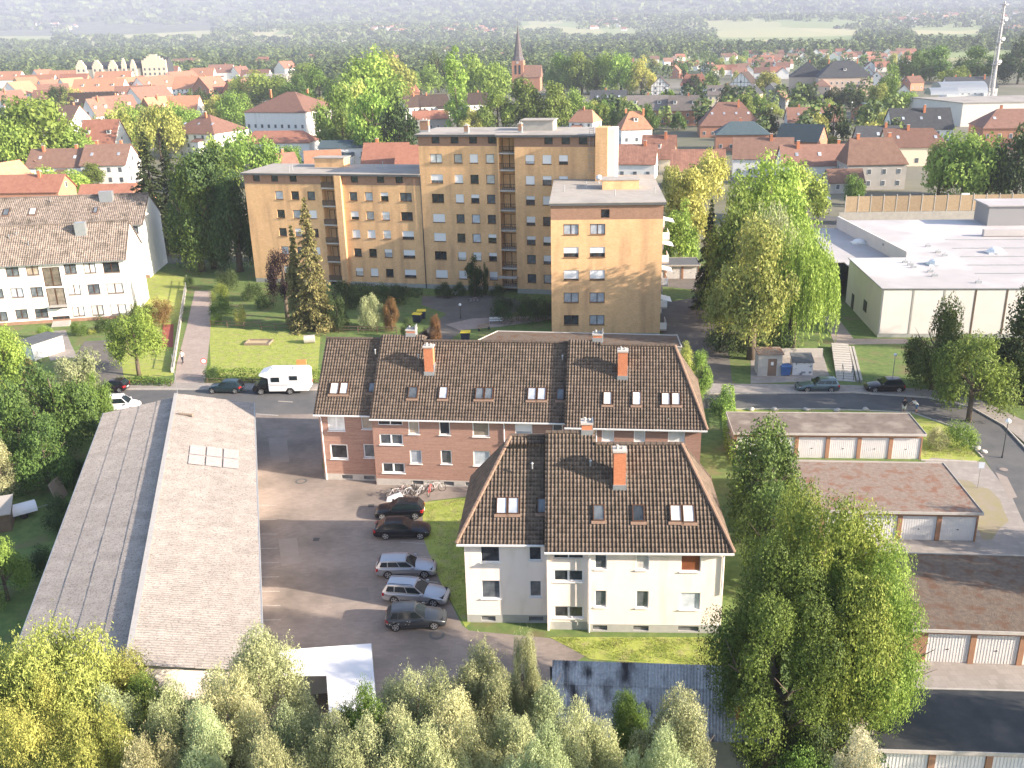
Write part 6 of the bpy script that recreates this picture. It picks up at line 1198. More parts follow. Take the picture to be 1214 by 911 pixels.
# old town: steep orange roofs
ot = [
 (12, 86, -5, 16, 12, 'orange', 'white', 'orange roof at the far left edge of the old town'), (45, 90, -5, 20, 11, 'orange', 'white', 'wide orange roof left in the old town'), (22, 98, 75, 14, 12, 'orange', 'white', 'steep orange gabled roof at the left edge of the old town'), (30, 93, 60, 12, 11, 'orange', 'yellow', 'orange roofed house with shaded side near the left edge'), (62, 101, 20, 13, 10, 'rust', 'white', 'half timbered house beside the wide orange roof'), (58, 96, 65, 13, 9, 'red', 'white', 'red roofed white gable in the left old town'),
 (88, 89, -5, 16, 11, 'red', 'brick', 'red roof left of the white gable row'), (84, 94, 68, 14, 11, 'orange', 'white', 'orange roof with tall white gable in the middle of the old town'), (118, 95, -3, 24, 12, 'orange', 'white', 'large pale orange roof with three white dormers'), (150, 93, 62, 13, 12, 'orange', 'white', 'orange roofed half timbered gable right of the dormers'), (158, 92, 66, 14, 11, 'red', 'white', 'red roof behind the half timbered gable'), (180, 92, 66, 20, 12, 'red', 'white', 'large red roof with a pointed white gable, left of three'), (203, 90, 66, 18, 11, 'red', 'white', 'large red roof with a pointed white gable, middle of three'), (214, 86, 66, 20, 13, 'red', 'white', 'large red roof with a pointed white gable, right of three'),
 (175, 104, 68, 18, 11, 'rust', 'white', 'rust roof with white gable before the three red roofs'), (160, 103, 10, 16, 9, 'rust', 'brick', 'long rust roof in the middle of the old town'), (232, 92, -4, 20, 13, 'orange', 'white', 'orange roof right of the pointed gables'), (248, 92, 66, 14, 11, 'red', 'brick', 'brick gabled house beside the striped flat roofs'), (110, 111, 0, 18, 10, 'dark', 'white', 'dark roofed house before the old town roofs'), (133, 115, 48, 14, 10, 'brown', 'yellow', 'yellow gabled house with brown roof below the old town'), (112, 118, 70, 8, 7, 'brown', 'white', 'narrow white gable left of the yellow gabled house'), (82, 126, -40, 12, 9, 'orange', 'white', 'orange roofed white house among the lower trees'), (120, 143, -10, 9, 8, 'red', 'white', 'small red roofed house right of the lower trees'), (188, 116, 60, 12, 9, 'orange', 'brick', 'small orange roofed gable below the red roofs'), (212, 115, -8, 14, 9, 'orange', 'white', 'low orange roof below the pointed gables'),
 (220, 71, -2, 26, 12, 'brown', 'pink', 'long brown roof behind the old town'), (262, 78, -3, 17, 12, 'rust', 'white', 'rust roof between the old town and the domed hall'), (284, 80, 60, 12, 10, 'rust', 'white', 'rust gabled roof left of the steep tower roof'), (312, 69, -4, 16, 16, 'red', 'brick', 'steep high red hip roof beside the grey curved hall'), (338, 74, 60, 14, 12, 'red', 'white', 'red roofs right of the steep high roof'), (165, 78, -4, 26, 12, 'orange', 'white', 'orange roof below the stone stepped gables'), (135, 86, -4, 22, 12, 'orange', 'white', 'pale orange roof left of the half timbered house'), (195, 80, -4, 20, 11, 'red', 'white', 'red roof below the big stone gable'), (240, 82, -3, 16, 10, 'orange', 'white', 'small orange roof right under the long brown roof'), (50, 84, 66, 14, 11, 'red', 'white', 'dark red roof near the left garden trees'), (75, 85, -4, 18, 11, 'orange', 'white', 'orange roof near the left garden trees'), (105, 84, 66, 14, 11, 'red', 'white', 'red roof with white gable near the stone palace'), (8, 109, 70, 14, 10, 'rust', 'white', 'rust roof at the left edge behind the big round tree'), (60, 108, -4, 14, 10, 'rust', 'brick', 'rust roof right above the big round tree'), (283, 95, 60, 14, 9, 'brown', 'brick', 'brown roof beside the striped roofs'), (303, 84, -10, 18, 10, 'rust', 'white', 'rust roof in front of the grey curved hall')]
for (px, py, an, L_, W, rf, wl, lb) in ot:
    zr = 16 if W >= 11 else 14; L_ *= 1.45; W *= 1.3
    HM(lb, (px, py - 1.5), an, L_, W, zr, zr - 7.5, rf, wl, ch=1 if (px * 7) % 3 else 0, hip=(5, 5) if 'hip' in lb else (0, 0), dorm=3 if 'dormers' in lb else (px * 13 + py) % 3, timber='timbered' in lb)
# stone palace with stepped gables
pb = P(140, 86, 4); pal = thing('town_palace', 'pale stone renaissance palace with stepped gables at the edge of the park', 'palace', (P(128, 75, 22).x, P(128, 75, 22).y, 0), R_(-6))
k = P(128, 75, 22).length / F
mb = MB(); mb.box(-32 * k, 34 * k, 0, 14, 0, 17); mb.obj('wall', WM['cream'], pal)
mb = MB(); mb.extr([(-.5, 17), (14.5, 17), (7, 23)], 'x', -32 * k, 34 * k); mb.obj('roof', tmat('slate'), pal)
for (x, w, h) in ((-30, 11, 24.5), (-12, 11, 24.5), (5, 10, 24), (17, 5, 25.5), (27, 6, 24), (50, 26, 28)):
    mb = MB(); ww = w * k
    for s in range(4): f = 1 - s * .23; mb.box(x * k - ww / 2 * f, x * k + ww / 2 * f, -1.2, .6, 0 if s == 0 else h - 6 + s * 1.6, h - 6 + (s + 1) * 1.6)
    mb.cur = 1
    for i in range(max(1, int(w / 5))):
        for z in (7, 11, 15): xx = x * k - ww / 2 + (i + .5) * ww / max(1, int(w / 5)); mb.box(xx - .8, xx + .8, -1.26, -1.201, z, z + 2)
    mb.obj('stepped_gable', [WM['cream'], M['pane_mid']], pal)
mb = MB(); mb.box(37 * k, 63 * k, .6, 14, 0, 20); mb.extr([(.5, 20), (14.5, 20), (7, 26)], 'x', 37 * k, 63 * k); mb.obj('side_wing', tmat('slate'), pal)
# striped roofs and curved hall
for i in range(4):
    q = P(262 + i * 12, 95 + i * .5, 10); r = thing('saw_roof_hall', ['brown', 'pale brown', 'blue grey', 'grey'][i] + ' sloping roof strip of the shed hall right of the old town', 'hall', (q.x, q.y, 0), R_(18)); mb = MB(); mb.extr([(-3.5, 5), (3.5, 9.5), (3.5, 0), (-3.5, 0)][::-1], 'y', -14, 8) ; mb.obj('roof', tmat(['rust', 'brown', 'slate', 'grey'][i]), r)
q = P(318, 92, 8); r = thing('curved_hall', 'grey curved roof hall beside the steep high red roof', 'hall', (q.x, q.y, 0), R_(-4)); mb = MB(); n = 12; mb.extr([(12 * math.cos(math.pi * i / n), 7 + 4 * math.sin(math.pi * i / n)) for i in range(n + 1)] + [(-12, 0), (12, 0)], 'x', -19, 19); mb.obj('roof', M['roof_felt'], r)
# church
q = P(615, 97, 6); ch = thing('church', 'tall pointed church spire on a square brick tower among the trees', 'church', (q.x, q.y, 0), R_(-10)); k = q.length / F
tw = 13 * k / 2; zt = HT(615, 72, q); ztip = HT(615, 30, q)
mb = MB(); mb.box(-tw, tw, -tw, tw, 0, zt); mb.obj('tower', WM['brick'], ch)
mb = MB(); n = 8; b = tw * 1.12; pts = [(b * math.cos(2 * math.pi * (i + .5) / n) * 1.0, b * math.sin(2 * math.pi * (i + .5) / n)) for i in range(n)]; zm = zt + (ztip - zt) * .12
for i in range(n): a_, c_ = pts[i], pts[(i + 1) % n]; mb.poly([(a_[0], a_[1], zt), (c_[0], c_[1], zt), (c_[0] * .72, c_[1] * .72, zm), (a_[0] * .72, a_[1] * .72, zm)]); mb.poly([(a_[0] * .72, a_[1] * .72, zm), (c_[0] * .72, c_[1] * .72, zm), (0, 0, ztip)])
mb.tube((0, 0, ztip - 1), (0, 0, ztip + 4), .12); mb.obj('spire', mat('spire_slate', (.10, .09, .095), (.14, .125, .13), .5), ch)
for (dx, dy, rz) in ((0, -1, 0), (1, 0, math.pi / 2), (-1, 0, -math.pi / 2)):
    mb = MB()
    for s in (-.35, .35): mb.box(s * tw - tw * .18, s * tw + tw * .18, -tw - .08, -tw - .01, zt - 9, zt - 3)
    mb.obj('belfry_opening', M['pane_dark'], ch, (0, 0, 0), rz)
mb = MB(); mb.tube((0, -tw - .02, zt - 1.2), (0, -tw - .2, zt - 1.2), 1.0, n=14); mb.obj('clock_face', M['concrete_light'], ch)
mb = MB(); mb.extr([(-tw * 1.5, 9), (tw * 1.5, 9), (0, 17)], 'x', tw, tw + 20 * k); mb.obj('nave_roof', tmat('brown'), ch); mb = MB(); mb.box(tw, tw + 19 * k, -tw * 1.4, tw * 1.4, 0, 9.2); mb.obj('nave_wall', WM['brick'], ch)
# radio mast
q = P(1176, 108, 8); ms = thing('radio_mast', 'tall steel radio mast rising behind the long white hall', 'mast', (q.x, q.y, 0)); zt = HT(1191, 2, q)
M['mast'] = mat('mast_steel', (.50, .49, .50), rough=.5, metal=.2)
mb = MB(); r0_, r1_ = 1.5, .55; H_ = zt
for a in range(3):
    t = a * 2.094 + .4; mb.tube((r0_ * math.cos(t), r0_ * math.sin(t), 0), (r1_ * math.cos(t), r1_ * math.sin(t), H_), .26, .12, 6)
mb.obj('mast_leg', M['mast'], ms, kind='stuff')
mb = MB()
for k in range(34):
    z = k * H_ / 34; z2 = (k + 1) * H_ / 34; ra = r0_ + (r1_ - r0_) * k / 34; rb = r0_ + (r1_ - r0_) * (k + 1) / 34
    for a in range(3): t = a * 2.094 + .4; t2 = t + 2.094; mb.tube((ra * math.cos(t), ra * math.sin(t), z), (rb * math.cos(t2), rb * math.sin(t2), z2), .07, n=4)
mb.obj('mast_bracing', M['mast'], ms, kind='stuff')
mb = MB(); mb.tube((-.2, -.2, 0), (0, -.1, H_), .5, .22, 8); mb.obj('cable_ladder', M['mast'], ms)
for (f, r) in ((.42, 1.9), (.62, 1.5), (.80, 1.3), (.97, 1.9)): mb = MB(); mb.tube((0, 0, H_ * f), (0, 0, H_ * f + .3), r, r, 10); mb.obj('platform', M['mast'], ms)
for f in (.45, .66, .84): mb = MB(); mb.tube((1.2, -.9, H_ * f), (1.3, -1.4, H_ * f), .8, .8, 12); mb.obj('dish_antenna', M['metal_white'], ms)
# long white hall with barrel roofs
q0, q1 = P(1142, 122, 9.0), P(1079, 115, 9.0); WH = Frame((q0.x, q0.y), R_(-5)); wh = thing('long_white_hall', 'long white industrial hall with grey roof below the radio mast', 'hall', WH.o, WH.a)
def wl_(px, py): return WH.loc(P(px, py, 9.0))
lb_ = WH.loc(q1); mb = MB(); pl = [(0, 0), (80, 0), (80, 34), (lb_[0] + 4, 34), (lb_[0], lb_[1])]; mb.prism(pl, 0, 8.7); mb.obj('wall', mat('pale_hall_panels', (.66, .62, .57), (.72, .68, .63), .3), wh)
mb = MB(); mb.prism([(-.3, -.3), (80.3, -.3), (80.3, 34.3), (lb_[0] + 3.6, 34.3), (lb_[0] - .4, lb_[1])], 8.72, 9.0); mb.obj('roof', M['roof_felt'], wh)
for k, (px, py, r) in enumerate(((1130, 110, 7.5), (1112, 112, 4.5))):
    q = WH.loc(P(px, py, 9)); mb = MB(); n = 12; mb.extr([(q[1] + 0 + r * math.cos(math.pi * i / n), 9.01 + r * .62 * math.sin(math.pi * i / n)) for i in range(n + 1)], 'x', q[0] - r, q[0] + r * 1.6); mb.obj('barrel_roof', M['zinc'], wh)
mb = MB(); mb.box(15, 17, -.08, -.01, 2, 4); mb.obj('window', M['pane_mid'], wh)
# distant red roofed housing, far enough to show only roof and gable
rr = random.Random(5)
fh = {}
def far_house(px, py, rf, lb, grp, zr=8.5, s=1.0, z=None, ang=None):
    key = rf
    if key not in fh:
        mb = MB(); mb.poly([(-6.3, -4.8, 4.2), (6.3, -4.8, 4.2), (6.3, 0, 8.5), (-6.3, 0, 8.5)]).poly([(6.3, 4.8, 4.2), (-6.3, 4.8, 4.2), (-6.3, 0, 8.5), (6.3, 0, 8.5)]); m1 = mb.mesh('roof', tmat(rf))
        mb = MB(); mb.poly([(-6, -4.5, 0), (6, -4.5, 0), (6, -4.5, 4.3), (-6, -4.5, 4.3)]).poly([(6, -4.5, 0), (6, 4.5, 0), (6, 4.5, 4.3), (6, 0, 8.3), (6, -4.5, 4.3)]).poly([(-6, 4.5, 0), (-6, -4.5, 0), (-6, -4.5, 4.3), (-6, 0, 8.3), (-6, 4.5, 4.3)]).poly([(6, 4.5, 0), (-6, 4.5, 0), (-6, 4.5, 4.3), (6, 4.5, 4.3)]); m2 = mb.mesh('wall', WM['white'])
        fh[key] = (m1, m2)
    if z is None: q = P(px, py, zr * s); zz = hgt(q.x, q.y)
    else: q, zz = z
    lb = lb.replace('small red roofed', 'small %s roofed' % rf) if 'small red' in lb else lb
    r = thing('distant_house', lb, 'house', (q.x, q.y, zz), rr.choice([-.2, 1.2, .1, 1.35, -.1]) if ang is None else ang, grp); r.scale = (s, s, s); link('roof', fh[key][0], r); link('wall', fh[key][1], r)
for j, y in enumerate((60, 62.5, 65, 68, 71, 74.5, 79)):
    for i in range(13):
        x = 905 + i * 15 + rr.uniform(-5, 5) + (j % 2) * 7
        if (y > 67 and 932 < x < 1030) or (y > 70 and x > 1050) or (y > 76 and x > 925): continue
        far_house(x, y + rr.uniform(-.8, .8) - (x - 905) * .012, rr.choice(['red', 'rust', 'red', 'rust', 'brown']), 'small red roofed house in the distant estate left of the radio mast', 'distant estate houses left of the mast')
for (x0, x1, y0, y1, n) in ((745, 905, 58, 78, 34), (860, 930, 62, 84, 14)):
    for i in range(n): far_house(rr.uniform(x0, x1), rr.uniform(y0, y1), rr.choice(['red', 'red', 'rust', 'brown']), 'small red roofed house in the distant estate right of the round park trees', 'distant estate houses right of the park trees')
for i in range(16): far_house(rr.uniform(360, 600), rr.uniform(56, 68), rr.choice(['red', 'grey', 'rust']), 'tiny pale house among the woods above the church', 'tiny houses in the woods', s=1.2)
# ---------------------------------------------------------------- trees of the town and the woods behind
tt = [
 (52, 112, 206, 112, 'light', 'round', 'huge round green tree at the left edge of the old town'), (10, 128, 214, 66, 'light', 'round', 'green tree left of the huge round one'), (96, 150, 205, 58, 'light', 'round', 'green tree right below the huge round one'), (74, 101, 138, 34, 'dark', 'round', 'dark tree before the old town roofs'), (90, 104, 142, 34, 'yellow', 'round', 'bright yellow green tree beside the dark one in the old town'),
 (140, 128, 186, 52, 'yellow', 'round', 'bright tree right of the small red roofed house'), (165, 118, 182, 50, 'light', 'round', 'bright tree behind the black green spruces'), (192, 124, 190, 56, 'yellow', 'round', 'yellow green tree above the black green spruces'), (218, 118, 170, 44, 'light', 'round', 'green tree above the smaller white villa'), (120, 168, 212, 40, 'light', 'round', 'small round tree before the twin dark roofs'), (110, 192, 222, 34, 'mid', 'round', 'bush like tree under the twin dark roofs'), (75, 196, 236, 62, 'light', 'round', 'light tree in front of the flats roof ridge'),
 (262, 112, 150, 40, 'yellow', 'round', 'yellow green tree before the larger villa, left'), (280, 108, 150, 44, 'light', 'round', 'green tree before the larger villa, right'), (238, 104, 132, 26, 'dark', 'round', 'dark tree by the striped roofs'), (300, 82, 124, 50, 'light', 'round', 'green tree behind the larger villa roof, left'), (325, 88, 126, 56, 'light', 'round', 'round green tree right of the curved hall'), (355, 88, 128, 40, 'mid', 'round', 'green tree above the larger villa roof'), (380, 78, 130, 52, 'mid', 'round', 'mid green tree right above the larger villa'), (370, 74, 110, 50, 'mid', 'round', 'park tree beyond the curved hall'),
 (300, 150, 222, 70, 'light', 'round', 'light crown before the smaller villa and the wing'), (262, 160, 226, 60, 'light', 'round', 'light crown beside the wing roof'), (345, 172, 200, 34, 'light', 'round', 'small light tree between the red roofs behind the wing'),
 (436, 56, 150, 96, 'light', 'round', 'wide green park tree left of the poplar, biggest'), (470, 60, 130, 70, 'yellow', 'round', 'yellowish park tree beside the biggest one'), (420, 96, 176, 52, 'yellow', 'tall', 'yellow green tree left of the tower'), (446, 92, 196, 62, 'light', 'tall', 'leafy tree left of the tower roof'), (475, 112, 206, 52, 'dark', 'tall', 'dark tree touching the tower left side'), (410, 128, 190, 50, 'mid', 'round', 'mid green tree above the wing roof'), (500, 76, 116, 50, 'light', 'round', 'light round tree left of the poplar'), (458, 154, 200, 36, 'light', 'round', 'bright bush like tree over the red tiled house'), (440, 148, 198, 40, 'mid', 'round', 'green tree over the red tiled house'), (400, 100, 180, 56, 'mid', 'tall', 'tall green tree right of the larger villa'),
 (543, 54, 158, 32, 'light', 'poplar', 'tall slender poplar behind the tower roof'), (575, 62, 130, 66, 'light', 'round', 'green tree between the poplar and the spire'), (590, 100, 158, 56, 'mid', 'round', 'green tree above the tower roof, left of the spire'), (622, 92, 156, 66, 'mid', 'round', 'green tree above the tower roof, below the spire'), (652, 96, 156, 54, 'mid', 'round', 'rounded tree right below the spire'), (682, 104, 152, 56, 'light', 'round', 'green tree above the tower roof at its right end'), (560, 128, 160, 34, 'yellow', 'round', 'yellow bush above the tower roof'), (520, 60, 110, 40, 'dark', 'round', 'dark tree left behind the poplar'),
 (668, 62, 112, 44, 'mid', 'round', 'dense park tree right of the spire, first in the row'), (690, 60, 112, 44, 'mid', 'round', 'dense park tree right of the spire, second in the row'), (712, 61, 112, 44, 'light', 'round', 'dense park tree right of the spire, third in the row'), (736, 62, 112, 44, 'light', 'round', 'dense park tree right of the spire, fourth in the row'), (760, 66, 112, 38, 'yellow', 'round', 'bright park tree at the right end of the row'),
 (720, 118, 150, 30, 'mid', 'round', 'tree left of the steep orange hip roof'), (768, 122, 160, 30, 'mid', 'round', 'tree right of the steep orange hip roof'), (842, 88, 106, 26, 'light', 'round', 'tree right of the red roofed white house'), (908, 84, 120, 30, 'yellow', 'round', 'light tree right of the yellow gabled house'), (900, 112, 140, 30, 'mid', 'round', 'garden tree left of the school annex'), (915, 122, 140, 26, 'yellow', 'round', 'yellow bush above the teal roof'),
 (950, 98, 128, 36, 'dark', 'round', 'dark tree before the school, left'), (985, 102, 128, 32, 'dark', 'round', 'dark tree before the school, middle'), (1008, 104, 130, 36, 'dark', 'round', 'dark tree before the school, right'), (1050, 76, 134, 26, 'mid', 'tall', 'tall cypress shaped tree right of the school'), (1038, 98, 136, 22, 'yellow', 'tall', 'bright slim tree right of the school'), (1072, 108, 140, 44, 'light', 'round', 'light tree left of the long white hall'), (1102, 54, 96, 56, 'mid', 'round', 'large dark tree left of the radio mast'), (1080, 60, 98, 36, 'mid', 'round', 'dark tree left of the large one near the mast'), (1158, 54, 98, 50, 'mid', 'round', 'broad tree just left of the radio mast'), (1130, 78, 106, 34, 'light', 'round', 'light tree between the two dark ones near the mast'), (1206, 56, 100, 50, 'dark', 'round', 'dark tree right of the radio mast'), (1212, 40, 86, 40, 'dark', 'round', 'dark wood edge tree at the far right'), (1055, 130, 146, 50, 'mid', 'round', 'green garden strip tree below the small brick house'),
 (1140, 154, 236, 84, 'light', 'round', 'full green tree right of the mansard house'), (1112, 168, 232, 36, 'yellow', 'tall', 'bright narrow tree beside the mansard house'), (1168, 168, 236, 54, 'mid', 'round', 'green tree left of the dark right edge tree'), (1202, 148, 240, 62, 'dark', 'round', 'dark tree at the right edge above the hall roof'), (1196, 116, 140, 40, 'light', 'round', 'light tree before the long white hall right end'),
 (835, 176, 240, 60, 'yellow', 'round', 'sparse yellow tree behind the ochre front block'), (800, 196, 250, 40, 'yellow', 'round', 'sparse yellow treetop between roofs and ochre block'), (940, 190, 262, 80, 'light', 'round', 'green crown left of the hall street'), (1012, 206, 244, 26, 'mid', 'round', 'small garden tree by the brown outbuilding'), (985, 160, 172, 20, 'yellow', 'round', 'small yellow tree by the white gabled house')]
for (x, t, b, w, lm, kd, lb) in tt: TP(lb, kd, lm, x, t, b, w, 2, .03)
# smaller trees between the houses
rw = random.Random(31); extra_ = []
def inside(x, y, rects): return any(a <= x <= c and b <= y <= d for a, b, c, d in rects)
zones = [((0, 108, 230, 150), 46, 'old town gardens'), ((230, 76, 420, 130), 26, 'gardens round the white villas'), ((690, 100, 830, 150), 34, 'gardens behind the tower'), ((820, 96, 1060, 175), 60, 'gardens round the school'), ((870, 62, 1110, 84), 70, 'gardens of the distant estate'), ((740, 66, 905, 90), 55, 'gardens below the round park trees'), ((0, 70, 60, 90), 12, 'park beside the old town')]
for (z, n, g) in zones:
    for i in range(n):
        x, y = rw.uniform(z[0], z[2]), rw.uniform(z[1], z[3]); yh = 42 - (x - 607) * .0254
        if y - yh < 14: continue
        p = P(x, y + 6); h = rw.uniform(7, 12.5)
        if i >= n * .45: extra_.append((p, h)); continue
        lm_ = rw.choice(['mid', 'light', 'mid', 'yellow', 'dark']); tree('small %s green garden tree in the ' % {'mid': 'fresh', 'light': 'light', 'yellow': 'yellowish', 'dark': 'dark'}[lm_] + g, 'round', lm_, p, h * rw.uniform(.8, 1.1), h, 3, .04, group='small trees in the ' + g)
# woods behind the town, nobody could count them
fields = [(-50, 36, 62, 46), (84, 29, 250, 41), (618, 26, 682, 33), (672, 35, 752, 40), (850, 36, 1012, 47), (840, 26, 985, 33), (1085, 33, 1160, 41), (990, 24, 1010, 28), (300, 38, 340, 42)]
rs = np.random.RandomState(9); cs, ns, ss, vv = [], [], [], []
def proj(x, y, z):
    c = RM.T @ np.array([x, y, z - CH]); return CX + F * c[0] / c[2], CY + F * c[1] / c[2]
Y = 800.0; cnt = 0
while Y < 9900:
    dx = max(9.0, Y * (.0062 if Y < 5200 else .010)); n = int(1.35 * Y / dx)
    for i in range(n):
        x = (i - n / 2) * dx + rs.uniform(-.5, .5) * dx; y = Y * (1 + rs.uniform(-.02, .02)); z = hgt(x, y); px, py = proj(x, y, z); h = rs.uniform(9, 17); hp = h / y * F
        if px < -120 or px > 1330: continue
        if any(a - 3 <= px <= c + 3 and b <= py <= d + hp * .9 for a, b, c, d in fields): continue
        if px < 345 and y < 1080: continue
        if px > 735 and y < 1330: continue
        if y > 2500 and rs.uniform() < .12: continue
        r = dx * rs.uniform(.55, .95); k = 64 if y < 1500 else 28; d = unit(rs.normal(size=(k, 3)) + [0, -.25, .5]); d[:, 2] = np.abs(d[:, 2])
        cs.append(np.array([x, y, z]) + d * [r, r, h] * rs.uniform(.75, 1.05, (k, 1))); ns.append(unit(d + rs.normal(size=(k, 3)) * .33)); ss.append(np.full(k, max(r, h * .6) * (.40 if y < 1500 else .58)) * rs.uniform(.6, 1.3, k)); base = rs.uniform(0, .75); vv.append(np.clip(base + rs.normal(size=k) * .12, 0, 1)); cnt += 1
    Y *= 1.034 if Y < 5000 else 1.022
LM['wood'] = leafmat('woodland_canopy', (.018, .038, .016), (.20, .24, .07), tr=.15)
def flush(nm):
    c = np.vstack(cs); n = np.vstack(ns); s = np.concatenate(ss); v, q = quads(c, n, s, s * .8, rs); link(nm, fastmesh(nm, v, q, LM['wood'], np.concatenate(vv)), kind='stuff'); del cs[:], ns[:], ss[:], vv[:]
flush('woodland')
for p, h in extra_:
    k = 130; d = unit(rs.normal(size=(k, 3)) + [0, -.1, .3]); b = .38 * h; cs.append(np.array([p.x, p.y, h * .55]) + d * [b, b, h * .5] * rs.uniform(.7, 1.08, (k, 1))); ns.append(unit(d + rs.normal(size=(k, 3)) * .5)); ss.append(np.full(k, h * .16) * rs.uniform(.6, 1.3, k)); vv.append(np.clip(rs.uniform(.1, .8) + rs.normal(size=k) * .15, 0, 1))
flush('garden_trees')
# far villages at the foot of the hills
def march(px, py):
    w = RM @ np.array([px - CX, py - CY, F]); w = w / w[1]; y = 1500.0
    while y < 9500:
        if CH + w[2] * y <= hgt(w[0] * y, y): break
        y += 15
    return Vector((w[0] * y, y, 0)), hgt(w[0] * y, y)
rv = random.Random(8)
for (x0, y0, x1, y1, n, nm) in ((1050, 17, 1205, 27, 46, 'right of the far fields'), (34, 29, 100, 36, 18, 'by the far left fields'), (430, 31, 600, 40, 26, 'in the haze above the park'), (1190, 33, 1214, 40, 5, 'beside the mast top'), (700, 24, 740, 38, 10, 'among the central far fields')):
    for i in range(n):
        q, zz = march(rv.uniform(x0, x1), rv.uniform(y0, y1))
        far_house(0, 0, rv.choice(['red', 'orange', 'rust']), 'tiny pale house of the hazy village ' + nm, 'houses of the hazy village ' + nm, z=(q, zz), s=1.5)
# ---------------------------------------------------------------- vehicles
def paint(name, c, metal=.4, rough=.3): return mat(name, c, rough=rough, metal=metal, spec=.5, coat=.5)
M['tyre'] = mat('tyre_rubber', (.02, .02, .02), rough=.85); M['rim'] = mat('alloy_rim', (.50, .51, .53), rough=.35, metal=.7); M['car_glass'] = mat('car_glass', (.010, .018, .022), rough=.08, spec=.55)
M['lamp_clear'] = mat('headlamp_lens', (.70, .72, .74), rough=.12, metal=.3); M['lamp_red'] = mat('tail_lamp_red', (.42, .02, .02), rough=.2); M['plastic'] = mat('dark_car_plastic', (.03, .03, .032), rough=.6); M['plate'] = mat('number_plate', (.75, .75, .72), rough=.5)
WH_ = {}
def wheels(root, L, W, wb, fx, R=.32):
    if R not in WH_:
        mb = MB(); n = 22; pr = [(.10, R - .07), (.10, R - .02), (.06, R), (-.06, R), (-.10, R - .02), (-.10, R - .12)]; b = 0
        for y, r in pr:
            for k in range(n): t = 2 * math.pi * k / n; mb.v.append((r * math.cos(t), y, r * math.sin(t)))
        for i in range(len(pr) - 1):
            for k in range(n): j = (k + 1) % n; mb.f.append((i * n + k, i * n + j, (i + 1) * n + j, (i + 1) * n + k)); mb.mi.append(0)
        ty = mb.mesh('tyre', M['tyre'], True); mb = MB(); mb.tube((0, .04, 0), (0, .085, 0), R - .075, R - .085, 20); mb.cur = 1
        for k in range(5):
            t = 2 * math.pi * (k + .5) / 5; c, s = math.cos(t), math.sin(t); r0_, r1_ = R * .22, R * .66; w0, w1 = .02, .06
            mb.poly([(c * r0_ - s * w0, .0865, s * r0_ + c * w0), (c * r1_ - s * w1, .0865, s * r1_ + c * w1), (c * r1_ + s * w1, .0865, s * r1_ - c * w1), (c * r0_ + s * w0, .0865, s * r0_ - c * w0)])
        WH_[R] = (ty, mb.mesh('rim', [M['rim'], M['plastic']], False))
    for x in (fx, fx - wb):
        for s in (-1, 1):
            w = thing_part('wheel', WH_[R][0], root, (x, s * (W / 2 - .13), R)); w.rotation_euler = (0, 0, 0 if s > 0 else math.pi); r = link('rim', WH_[R][1], w)
def thing_part(n, me, root, loc): return link(n, me, root, loc)
